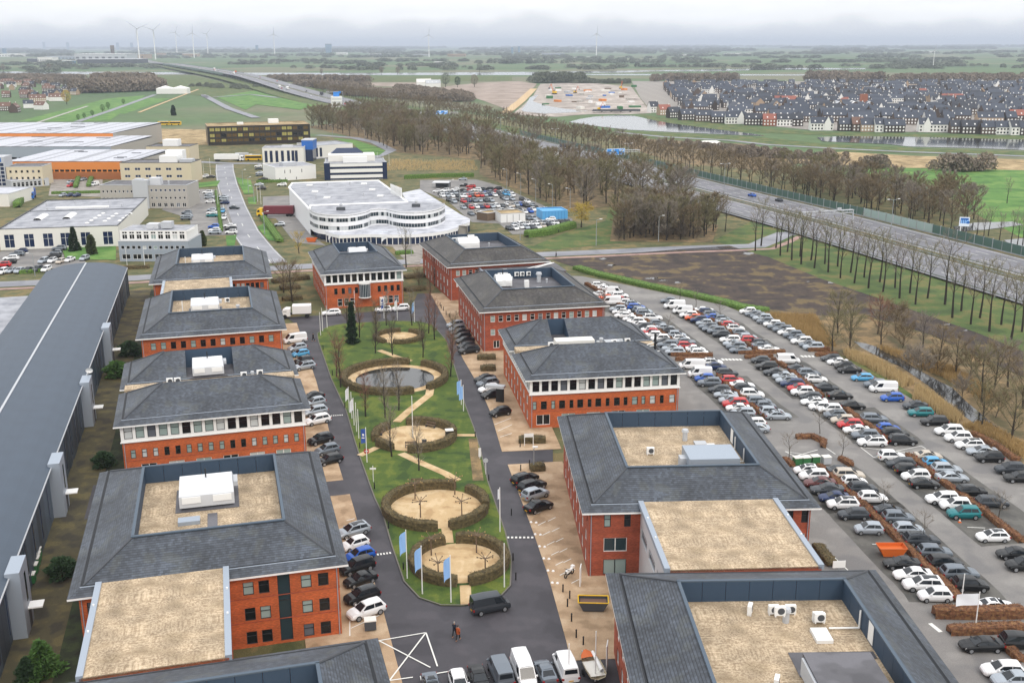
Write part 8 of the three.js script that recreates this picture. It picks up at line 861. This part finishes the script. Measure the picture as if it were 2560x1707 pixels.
// ---- houses: proto shapes, each house its own object
function houseGeo(w, d, e, r, gable) { const wl = new MB(), rf = new MB(), wn = new MB(), h = w / 2, k = d / 2, o = 0.3; wl.box(-h, h, 0, e, -k, k, false); wl.tri([h, e, k], [h, e, -k], [h, r, 0]); wl.tri([-h, e, -k], [-h, e, k], [-h, r, 0]);
  const sl = (r - e) / k; rf.slope([-h - o, e - o * sl, k + o], [h + o, e - o * sl, k + o], [h + o, r, 0], [-h - o, r, 0]); rf.slope([h + o, e - o * sl, -k - o], [-h - o, e - o * sl, -k - o], [-h - o, r, 0], [h + o, r, 0]); const n = Math.max(2, Math.round(w / 2.6)); for (const y of [0.9, 3.5]) if (y + 1.2 < e) for (let i = 0; i < n; i++) { const x = -h + w * (i + 0.5) / n; wn.box(x - 0.62, x + 0.62, y, y + 1.35, k, k + 0.05); wn.box(x - 0.5, x + 0.5, y + 0.12, y + 1.2, k + 0.05, k + 0.07); } if (gable) { const gx = gable * h * 0.5, gw = 2.6; wl.box(gx - gw, gx + gw, 0, e + 0.2, k, k + 0.5, false); wl.tri([gx - gw, e + 0.2, k + 0.5], [gx + gw, e + 0.2, k + 0.5], [gx, r + 0.6, k + 0.5]); wl.quad([gx - gw, e + 0.2, k + 0.5], [gx, r + 0.6, k + 0.5], [gx, r + 0.6, 0], [gx - gw, e + 0.2, 0]); rf.slope([gx - gw - 0.2, e + 0.2, k + 0.45], [gx - gw - 0.2, e + 0.2, 0], [gx, r + 0.62, 0], [gx, r + 0.62, k + 0.45]); rf.slope([gx + gw + 0.2, e + 0.2, 0], [gx + gw + 0.2, e + 0.2, k + 0.45], [gx, r + 0.62, k + 0.45], [gx, r + 0.62, 0]); }
  const ch = new MB(); ch.box(h - 1.2, h - 0.5, r - 1.4, r + 0.9, -0.4, 0.4); const dm = new MB(); for (let i = 0; i < Math.max(1, Math.floor(w / 7)); i++) { const x = -h + 3 + i * 6; dm.quad([x, e + 1.1, k - 1.1 / sl + 0.12], [x + 1.0, e + 1.1, k - 1.1 / sl + 0.12], [x + 1.0, e + 2.1, k - 2.1 / sl + 0.12], [x, e + 2.1, k - 2.1 / sl + 0.12]); } return { wl: wl.geo(), rf: rf.geo(), wn: wn.geo(), ch: ch.geo(), dm: dm.geo() }; }
const HG = [houseGeo(16, 9, 5.8, 10.2, 0), houseGeo(22, 9.5, 6, 10.8, 0), houseGeo(18, 9.5, 6, 10.6, 1), houseGeo(12, 9, 5.8, 10.4, 0), houseGeo(9, 11, 6.2, 11.2, 0), houseGeo(24, 10, 6.2, 11, -1)];
function house(p, turn, k, wall, roof, label, group, s = 1, win = 'white') { const g = thing('house', label, 'house', V(p.x, 0.2, p.z), turn, group), G = HG[k]; g.scale.setScalar(s); mesh('wall', G.wl, wall, g); const r = mesh('roof', G.rf, roof, g); mesh('chimney', G.ch, 'wall_white', r); mesh('roof_window', G.dm, 'white', r); const w = mesh('window_frames', G.wn, win, g); w.name = 'window_glazing'; w.userData.kind = 'stuff'; return g; }
reseed(314);
const wallName = { wall_brown: 'brown brick', wall_dark: 'dark brick', wall_white: 'white-walled', wall_sand: 'sand-coloured', wall_red: 'red brick' }, roofName = { roof_navy: 'slate-blue', roof_navy_b: 'blue-grey', roof_black: 'black', roof_red: 'red', roof_brown: 'brown' };
function estateHouse(p, turn, k, wall, roof, front) { const where = front ? 'facing the estate pond' : 'inside the new estate', s = 0.9; house(p, turn, k, wall, roof, `${wallName[wall]} house with ${roofName[roof]} roof ${where}`, `${wallName[wall]} houses with ${roofName[roof]} roofs ${where}`, s, wall === 'wall_white' ? 'glass_dark' : 'white'); }
// pond front, following the bank
[[2, 1300, 1035, 4, 'wall_white', 'roof_black'], [2, 1400, 1060, 3, 'wall_sand', 'roof_red'], [2, 1490, 1085, 3, 'wall_dark', 'roof_black'], [2, 1620, 1105, 0, 'wall_dark', 'roof_navy'], [2, 1770, 1118, 0, 'wall_brown', 'roof_navy'], [2, 1920, 1132, 0, 'wall_dark', 'roof_navy_b'], [2, 2060, 1140, 2, 'wall_white', 'roof_navy'], [2, 2230, 1152, 0, 'wall_dark', 'roof_black'], [3, 50, 1158, 0, 'wall_red', 'roof_red'], [3, 175, 1160, 0, 'wall_white', 'roof_black'], [3, 280, 1160, 4, 'wall_dark', 'roof_black'], [3, 500, 1200, 2, 'wall_white', 'roof_navy'], [3, 730, 1205, 3, 'wall_dark', 'roof_navy'], [3, 830, 1208, 4, 'wall_brown', 'roof_brown'], [3, 930, 1212, 3, 'wall_sand', 'roof_navy'], [3, 1040, 1215, 4, 'wall_white', 'roof_navy'], [3, 1170, 1218, 0, 'wall_dark', 'roof_navy'], [3, 1540, 1215, 5, 'wall_white', 'roof_navy'], [3, 1760, 1228, 3, 'wall_brown', 'roof_black'], [3, 1900, 1232, 2, 'wall_dark', 'roof_black'], [3, 2040, 1236, 3, 'wall_brown', 'roof_navy'], [3, 2180, 1238, 3, 'wall_white', 'roof_navy'], [3, 2290, 1242, 4, 'wall_white', 'roof_black'], [3, 2420, 1244, 0, 'wall_dark', 'roof_navy']].forEach(([c, x, y, k, w, r]) => { const p = T(c, 0, x, y); p.z -= 4; estateHouse(p, -0.1 + rr(-0.06, 0.06) + (c === 2 && x < 1700 ? 0.35 : 0), k, w, r, true); });
// rows behind
sheet('estate_ground', [t20(1290, 1030), t20(1800, 1115), t20(2300, 1150), t30(400, 1195), t30(1400, 1215), t30(2600, 1240), t30(2600, 760), t30(900, 745), t20(1100, 745), t20(1180, 900)], 0.16, 'paving_grey', 'paved streets and yards of the new estate', 'ground');
{ let row = 0; for (let dz = 32; dz < 900; dz += 25 + dz * 0.05) { row++; const turn = rr(-0.25, 0.2), zc = -800 - dz, xmax = 470 + dz * 0.45; let x = 140 + dz * 0.1; while (x < xmax) { const k = [1, 1, 5, 5, 0, 2, 4][Math.floor(rnd() * 7)], w = [16, 22, 18, 12, 9, 24][k] * 0.9; const z = zc + (x - 250) * 0.04 + rr(-2, 2); const u = (x + w / 2); if (Math.abs(u) / -z < 0.505 && rnd() < 0.9 && !(z > -845 - (x < 230 ? (230 - x) * 2.1 : 0))) { const wm = ['wall_brown', 'wall_dark', 'wall_dark', 'wall_white', 'wall_brown', 'wall_sand'][Math.floor(rnd() * 6)], rf = ['roof_navy', 'roof_navy_b', 'roof_black', 'roof_navy', 'roof_navy_b', 'roof_navy', 'roof_navy', rnd() < 0.12 ? 'roof_red' : 'roof_black'][Math.floor(rnd() * 8)]; estateHouse(V(u, 0, z), turn * 0.6 + (rnd() < 0.14 ? 1.57 : 0), k, wm, rf, false); } x += w + rr(0.5, 9) + (rnd() < 0.12 ? 14 : 0); } } }
{ // brick works hall with white roofs in the estate
  const g = thing('brick_hall', 'brown hall with white roof panes and a chimney tower inside the estate', 'building', T(3, 0, 780, 1030).setY(0.2), -0.05); for (let i = 0; i < 3; i++) { const x = -14 + i * 14, m = new MB(); m.box(x - 6.5, x + 6.5, 0, 6, -8, 8); m.tri([x - 6.5, 6, 8], [x + 6.5, 6, 8], [x, 10, 8]); m.build('wall', 'wall_brown', g); new MB().slope([x - 6.7, 6, 8.2], [x - 6.7, 6, -8], [x, 10.1, -8], [x, 10.1, 8.2]).slope([x + 6.7, 6, -8], [x + 6.7, 6, 8.2], [x, 10.1, 8.2], [x, 10.1, -8]).build('roof', i % 2 ? 'wall_white' : 'light_grey', g); } new MB().box(8, 14, 0, 16, -10, -4).build('tower', 'wall_red', g); }
// old town at the picture edge
reseed(77); scatter([t00(-80, 1080), t00(420, 1010), t00(760, 880), t00(820, 800), t00(500, 760), t00(-80, 760)], 46, 14, (p, i) => { const wm = ['wall_brown', 'wall_sand', 'wall_brown', 'wall_white', 'wall_brown'][i % 5], rf = ['roof_brown', 'roof_black', 'roof_brown', 'roof_navy', 'roof_black', 'roof_brown'][i % 6]; house(p, rr(-0.5, 0.5) + (rnd() < 0.3 ? 1.5 : 0), [0, 3, 1, 4][i % 4], wm, rf, `${wallName[wm]} house with ${roofName[rf]} roof in the old quarter by the allotments`, `${wallName[wm]} houses with ${roofName[rf]} roofs in the old quarter`, 0.8); });
// building site machines and stacks
{ const crane = (p, s, label) => { const g = thing('excavator', label, 'excavator', p.setY(0.2), rr(0, 6)); g.scale.setScalar(s); new MB().box(-2, 2, 0, 0.9, -1.6, -0.9).box(-2, 2, 0, 0.9, 0.9, 1.6).build('track', 'black', g); new MB().box(-1.8, 1.6, 1, 2.8, -1.3, 1.3).build('body', 'yellow', g); new MB().box(0.6, 1.8, 1.2, 3.4, 0.2, 1.2).build('cab', 'car_glass', g); new MB().bar([1.4, 2, 0], [4.5, 9, 0], 0.35, 0.25, 5).bar([4.5, 9, 0], [7, 5.5, 0], 0.25, 0.18, 5).build('boom', 'orange', g); new MB().box(6.6, 7.6, 4.4, 5.6, -0.6, 0.6).build('bucket', 'dark_grey', g); }; crane(t20(390, 865), 1.4, 'orange excavator with raised boom beside the wedge pond'); crane(t20(580, 855), 1.0, 'orange excavator in the middle of the building site'); crane(t20(1000, 815), 1.2, 'orange excavator at the far corner of the building site'); crane(t20(800, 1010), 0.8, 'low orange excavator near the pond bridge');
  reseed(55); scatter([t20(260, 990), t20(320, 800), t20(1000, 790), t20(1240, 1000), t20(900, 1020)], 34, 9, (p, i) => { const mt = ['white', 'white', 'offwhite', 'green', 'concrete', 'blue', 'orange_wall', 'light_grey', 'wood'][i % 9], w = rr(3, 12), g = mesh('material_stack', new MB().box(-w / 2, w / 2, 0, rr(0.8, 2.6), -rr(1.5, 4), rr(1, 3)).geo(), mt); g.position.set(p.x, 0.2, p.z); g.rotation.y = rr(0, 3); tag(g, `${{ white: 'white', offwhite: 'pale', green: 'green', concrete: 'grey concrete', blue: 'blue', orange_wall: 'orange', light_grey: 'light grey', wood: 'brown timber' }[mt]} stack of materials on the building site`, 'stack', `${mt.replace('_', ' ')} stacks on the building site`); }); for (const [x, y, l] of [[1120, 800, 'green container by the first estate houses'], [345, 905, 'green container beside the wedge pond']]) { const g = mesh('site_container', new MB().box(-4, 4, 0, 3.2, -2, 2).geo(), 'green'); const p = t20(x, y); g.position.set(p.x, 0.2, p.z); tag(g, l, 'container'); } }
// white marquee and farm at the floodplain
{ const g = thing('marquee', 'large white twin-peaked marquee by the embankment', 'marquee', t00(1590, 860).setY(0.2), 0.05); for (const x of [-10, 10]) { const m = new MB(); m.box(x - 10, x + 10, 0, 7, -9, 9); for (const [a, b] of [[[x - 10, 7, 9], [x + 10, 7, 9]], [[x + 10, 7, 9], [x + 10, 7, -9]], [[x + 10, 7, -9], [x - 10, 7, -9]], [[x - 10, 7, -9], [x - 10, 7, 9]]]) m.tri(a, b, [x, 10.5, 0]); m.build('canopy', 'wall_white', g); } }
[[1625, 800, 'farmhouse with pale roof beside the round farm trees', 'light_grey'], [1540, 790, 'low farm shed with a pale roof', 'offwhite']].forEach(([x, y, l, r]) => house(t10(x, y), 0.2, 1, 'wall_white', r, l, null, 1));
// ---- tree masses and belts of the far country
const clump = (() => { reseed(123); const m = new MB(); for (let i = 0; i < 300; i++) { const a = rr(0, 6.283), u = rr(-0.4, 1), r = Math.sqrt(Math.max(0, 1 - u * u)) * rr(0.45, 1) * (1 + 0.25 * Math.sin(a * 3 + u * 4)), p = V(Math.cos(a) * r, u, Math.sin(a) * r), s = rr(0.14, 0.32); m.ribbon([p.x - rr(0, s) * 0.5, p.y - s * 0.4, p.z], [p.x + rr(-s, s), p.y + s * 0.5, p.z + rr(-s, s)], s * 0.9, [rr(-1, 1), rr(-1, 1), rr(-1, 1)]); } return m.geo(); })();
function belt(name, label, mat, list) { const im = new THREE.InstancedMesh(clump, MATS[mat], list.length), q = new THREE.Matrix4(), c = new THREE.Color(); list.forEach(([p, rx, ry], i) => { q.compose(V(p.x, ry * 0.4, p.z), new THREE.Quaternion().setFromEuler(new THREE.Euler(0, rnd() * 6, 0)), V(rx, ry * 0.62, rx)); im.setMatrixAt(i, q); c.setScalar(rr(0.75, 1.2)); im.setColorAt(i, c); }); im.name = numbered(name); im.castShadow = im.receiveShadow = true; scene.add(im); return tag(im, label, 'trees', null, 'stuff'); }
reseed(2024);
const along = (a, b, n, w, h0, h1, gap = 0) => { const o = []; for (let i = 0; i < n; i++) { const t = rnd(); if (gap && Math.sin(t * 40 + a.x) > 1 - gap) continue; const p = a.clone().lerp(b, t); p.x += rr(-w, w); p.z += rr(-w, w); const h = rr(h0, h1); o.push([p, h * rr(0.5, 0.8), h]); } return o; };
belt('treeline', 'grey-brown belt of trees between the old quarter and the river', 'crown_far_b', [...along(t00(-60, 735), t00(700, 745), 210, 14, 8, 13), ...along(t00(850, 850), t00(1320, 830), 160, 24, 10, 19), ...along(t00(950, 800), t00(1280, 800), 120, 20, 14, 22), ...along(t00(150, 745), t00(860, 800), 110, 16, 7, 12)]);
belt('treeline', 'dark tree belt beside the motorway towards the bridge', 'crown_far_b', [...along(t10(200, 745), t10(940, 760), 150, 16, 8, 13), ...along(t10(430, 800), t10(960, 830), 150, 14, 8, 12), ...along(t10(800, 870), t10(1900, 930), 240, 15, 7, 11), ...along(t10(1300, 830), t10(1900, 900), 120, 12, 6, 10)]);
belt('treeline', 'tree belt along the farm track before the estate', 'crown_far', [...along(t20(240, 760), t20(620, 760), 60, 14, 8, 18), ...along(t20(600, 765), t20(1080, 765), 90, 10, 4, 8), ...along(t00(1850, 790), t00(2200, 815), 60, 24, 3, 6)]);
belt('treeline', 'trees along the far edge of the new estate', 'crown_far_b', [...along(t30(430, 740), t30(920, 760), 90, 20, 8, 18), ...along(t30(1250, 770), t30(2500, 770), 230, 24, 10, 17), ...along(t20(1350, 745), t20(2050, 740), 70, 20, 7, 14)]);
belt('treeline', 'brown scrub beside the pond road', 'crown_far_b', [...along(t20(1950, 1420), t30(650, 1470), 60, 12, 2.5, 6), ...along(t20(1450, 1330), t20(2300, 1400), 70, 9, 1.5, 4), ...along(t30(950, 1540), t30(1020, 1540), 8, 3, 5, 7), ...along(t30(1590, 1568), t30(1980, 1568), 14, 5, 5, 9)]);
{ const L = []; // belts of the far plain, from the river to the haze
  for (const [y, n, h0, h1] of [[640, 150, 5, 11], [622, 140, 6, 11], [604, 240, 7, 13], [582, 260, 7, 13], [562, 240, 7, 13], [540, 260, 8, 14], [522, 300, 8, 14], [506, 380, 8, 16], [494, 420, 9, 17], [484, 500, 10, 18], [472, 800, 12, 26], [462, 900, 14, 28], [452, 900, 14, 30], [444, 900, 16, 34], [437, 800, 18, 36], [430, 700, 20, 40]]) for (let i = 0; i < n; i++) { const px = rr(-80, 2640), k = nz(px * 0.004 + y * 0.13, y * 0.37); if (k < 0.02) continue; const hy = -7.9 * (px - 1280) / 1280 * 0.5; const p = P(px, y / 3.672 + hy + rr(-1.2, 1.2)); if (Math.abs(p.x - hwX(Math.max(-4399, p.z))) < 60 && p.z > -4300) continue; const h = rr(h0, h1); L.push([p, h * rr(0.8, 2.4), h]); }
  belt('far_woods', 'hazy belts of trees across the far plain', 'crown_far', L); }
// round single trees by the river and farm
[[t10(1740, 800), 20, 'crown_far'], [t10(1850, 800), 15, 'needle'], [t10(2005, 800), 18, 'crown_far_b'], [t10(1150, 680), 15, 'crown_far_b'], [t10(1300, 685), 16, 'crown_far_b'], [t10(2050, 660), 20, 'crown_far'], [t10(600, 685), 12, 'crown_far_b'], [t00(610, 960), 15, 'twig_gold'], [t00(450, 655), 18, 'crown_far_b'], [t00(25, 655), 17, 'crown_far_b'], [t00(1130, 960), 6, 'leaf_mid'], [t00(940, 1030), 7, 'leaf_mid'], [t00(990, 1005), 7, 'leaf_mid'], [t00(770, 1090), 5, 'leaf_mid'], [t00(715, 1105), 5, 'leaf_mid'], [t00(845, 1070), 5.5, 'leaf_mid']].forEach(([p, h, mt], i) => { const g = thing('round_tree', ['tall round tree behind the farmhouse', 'dark evergreen by the farmhouse', 'round bare tree on the edge of the ploughed field', 'round bare tree on the river bank west of the farm', 'second round bare tree on the river bank west of the farm', 'tall paired trees beyond the river', 'small bare tree on the river bank near the bridge', 'tall golden willow over the old quarter', 'bare tree on the far river bank by the industry', 'bare tree on the river bank at the picture edge'][i] || 'small green tree on the allotment meadow', 'tree', p.setY(0.1), i, i > 9 ? 'small trees on the allotment meadow' : undefined); reseed(i + 900); const m = new MB(); for (let k = 0; k < 900; k++) { const a = rr(0, 6.283), u = rr(-1, 1), r = Math.sqrt(1 - u * u) * rr(0.5, 1) * h * 0.36, c = [Math.cos(a) * r, h * 0.6 + u * h * 0.4, Math.sin(a) * r], s = h * 0.07; m.ribbon(c, [c[0] + rr(-s, s), c[1] + rr(0, s), c[2] + rr(-s, s)], h * 0.03, [rr(-1, 1), rr(-1, 1), rr(-1, 1)]); } m.build('crown', mt, g); const t = new MB().bar([0, 0, 0], [0, h * 0.75, 0], h * 0.025, h * 0.01, 6); for (let k = 0; k < 7; k++) t.bar([0, h * (0.25 + k * 0.05), 0], [Math.cos(k * 2.4) * h * 0.24, h * (0.5 + k * 0.05), Math.sin(k * 2.4) * h * 0.24], h * 0.01, 0.03, 4); t.build('trunk', 'bark_dark', g); });
// ---- far industry, tower, turbines
function shed(c, x, y, w, h, d, mat, roof, label, yb = 0) { const p = T(c, 0, x, y), sc = -p.z / FPX, g = thing('far_hall', label, 'hall', p.setY(0), 0); const W = w / 3.672 * sc, H = h / 3.672 * sc; new MB().box(-W / 2, W / 2, 0, H, -d, 0).build('wall', mat, g); new MB().box(-W / 2 - 1, W / 2 + 1, H, H + 1.2, -d - 1, 1).build('roof', roof, g); const m = new MB(); for (let i = 0; i < 8; i++) m.box(-W / 2 + W * (i + 0.2) / 8, -W / 2 + W * (i + 0.7) / 8, H * 0.25, H * 0.55, 0, 0.4); const q = m.build('window_glazing', 'dark_grey', g); q.userData.kind = 'stuff'; return g; }
[[0, 980, 585, 530, 38, 120, 'dark_grey', 'light_grey', 'long grey distribution hall beyond the river'], [0, 920, 550, 460, 50, 150, 'light_grey', 'white', 'pale arched-looking factory hall beyond the river'], [0, 1210, 540, 210, 40, 120, 'wall_sand', 'light_grey', 'sand-coloured hall beside the brown silo'], [0, 410, 570, 130, 40, 60, 'wall_white', 'white', 'white works building with flat roof beyond the river'], [0, 300, 570, 110, 30, 60, 'dark_grey', 'light_grey', 'dark works building beyond the river'], [0, 560, 545, 260, 26, 120, 'zinc', 'light_grey', 'long low blue-grey works hall beyond the river'], [0, 90, 520, 200, 24, 120, 'wall_white', 'white', 'white hall on the far left of the river plain'], [0, 600, 590, 60, 30, 60, 'far_blue', 'white', 'small blue hall among the far works'], [0, 1465, 512, 60, 24, 60, 'wall_sand', 'light_grey', 'pale hall beneath the second turbine'], [0, 1740, 520, 130, 26, 60, 'wall_sand', 'white', 'pale hall beneath the fourth turbine'], [1, 1090, 512, 90, 14, 80, 'dark_grey', 'white', 'white-roofed barn on the far plain'], [1, 780, 500, 90, 16, 80, 'wall_white', 'white', 'white barns near the blue tower'], [1, 1840, 520, 160, 22, 80, 'wall_sand', 'wall_sand', 'sand-coloured factory on the far plain'], [1, 1500, 515, 160, 14, 80, 'light_grey', 'light_grey', 'long pale hall behind the middle turbine'], [1, 1680, 600, 90, 26, 40, 'dark_grey', 'white', 'white-fronted farm row beyond the river'], [2, 650, 532, 140, 6, 60, 'white', 'white', 'long white greenhouse on the far plain'], [2, 380, 505, 200, 14, 80, 'zinc', 'light_grey', 'grey hall below the horizon'], [2, 1600, 515, 150, 14, 60, 'wall_white', 'white', 'row of white sheds on the far plain'], [2, 2080, 508, 220, 16, 60, 'wall_white', 'white', 'white works on the far plain above the estate'], [3, 1495, 480, 80, 10, 80, 'wall_white', 'white', 'white sheds near the horizon'], [3, 1975, 740, 210, 40, 24, 'wall_white', 'roof_navy', 'white manor with dark roof behind the estate']].forEach(a => shed(...a));
{ const g = thing('silo_tower', 'brown silo tower among the works beyond the river', 'tower', T(0, 0, 1035, 535).setY(0), 0); const s = 3.6; new MB().box(-7, 7, 0, 44, -7, 7).build('shaft', 'wall_brown', g); new MB().box(-7.4, 7.4, 44, 62, -7.4, 7.4).build('head', 'wood', g); }
{ const p = T(1, 0, 667, 495).setY(0), sc = -p.z / FPX, g = thing('office_tower', 'blue-grey glass tower standing above the horizon', 'tower', p, 0), w = 52 / 3.672 * sc, h = 82 / 3.672 * sc, n = 10; for (let i = 0; i < n; i++) { const y0 = h * i / n, y1 = h * (i + 1) / n, a = 0.82 + 0.18 * i / n; new MB().box(-w / 2 * a, w / 2 * a, y0, y1 - 0.8, -w / 2, w / 2).build('storey', 'far_blue', g); } new MB().box(-w / 2, w / 2, h, h + 3, -w / 2, w / 2).build('crown_rim', 'dark_grey', g); }
[[0, 30, 470], [0, 618, 415], [0, 400, 412], [0, 1075, 418], [0, 1205, 418], [1, 5, 440], [2, 2, 460], [2, 65, 452]].forEach(([c, x, y], i) => { const p = T(c, 0, x, y + 40).setY(0), sc = -p.z / FPX, g = mesh('far_block', new MB().box(-8 * sc / 3, 8 * sc / 3, 0, 62 / 3.672 * sc, -30, 0).geo(), 'far_blue'); g.position.copy(p); tag(g, 'faint tower block rising from the hazy horizon', 'tower', 'faint tower blocks on the horizon'); });
function turbine(c, x, yb, yt, rot, label) { const p = T(c, 0, x, yb).setY(0), sc = -p.z / FPX, h = (yb - yt) / 3.672 * sc, g = thing('wind_turbine', label, 'wind turbine', p, 0.3, 'wind turbines on the plain'); const r = h * 0.022; new MB().bar([0, 0, 0], [0, h, 0], r, r * 0.55, 10).build('tower', 'white', g); new MB().box(-r, r, h - r, h + r * 0.8, -r * 3, r * 2).build('nacelle', 'light_grey', g); const bl = h * 0.36; for (let k = 0; k < 3; k++) { const a = rot + k * 2.0944, d = [Math.cos(a), Math.sin(a)], n = [-d[1], d[0]], m = new MB(), z = r * 2.4; const A = [0, 0.12, 0.3, 1], Wd = [0.022, 0.05, 0.042, 0.008]; for (let i = 0; i < 3; i++) { const q = (s, w, sg, dz) => [d[0] * s * bl + n[0] * w * bl * sg, h + d[1] * s * bl + n[1] * w * bl * sg, z + dz]; for (const dz of [0, 0.4]) m.quad(q(A[i], Wd[i], -1, dz), q(A[i + 1], Wd[i + 1], -1, dz), q(A[i + 1], Wd[i + 1], 0.5, dz), q(A[i], Wd[i], 0.5, dz)); } m.build('blade', 'light_grey', g); } new MB().bar([0, h, r * 1.6], [0, h, r * 3], r * 0.8, r * 0.3, 8).build('hub', 'light_grey', g); }
[[0, 1280, 575, 285, 0.4], [0, 1425, 545, 295, 0.7], [0, 1622, 495, 310, 1.2], [0, 1780, 530, 318, 1.5], [0, 1908, 512, 325, 0.9], [1, 170, 510, 325, 1.5], [1, 1588, 525, 335, 1.5], [2, 775, 525, 325, 1.5], [3, 1520, 615, 470, 1.5]].forEach(([c, x, yb, yt, r], i) => turbine(c, x, yb, yt, r, ['white wind turbine in front of the pale factory hall', 'white wind turbine beside the wooded edge of the works', 'slim wind turbine near the bridgehead', 'wind turbine above the fourth pale hall', 'wind turbine over the woods past the bridge', 'lone wind turbine west of the blue tower', 'lone wind turbine among the far green fields', 'lone wind turbine above the building site', 'faint thin mast behind the new estate'][i]));
// ---------------------------------------------------------------- haze
scene.fog = new THREE.FogExp2(0xdde8f8, 0.00009);
renderer.render(scene, camera);
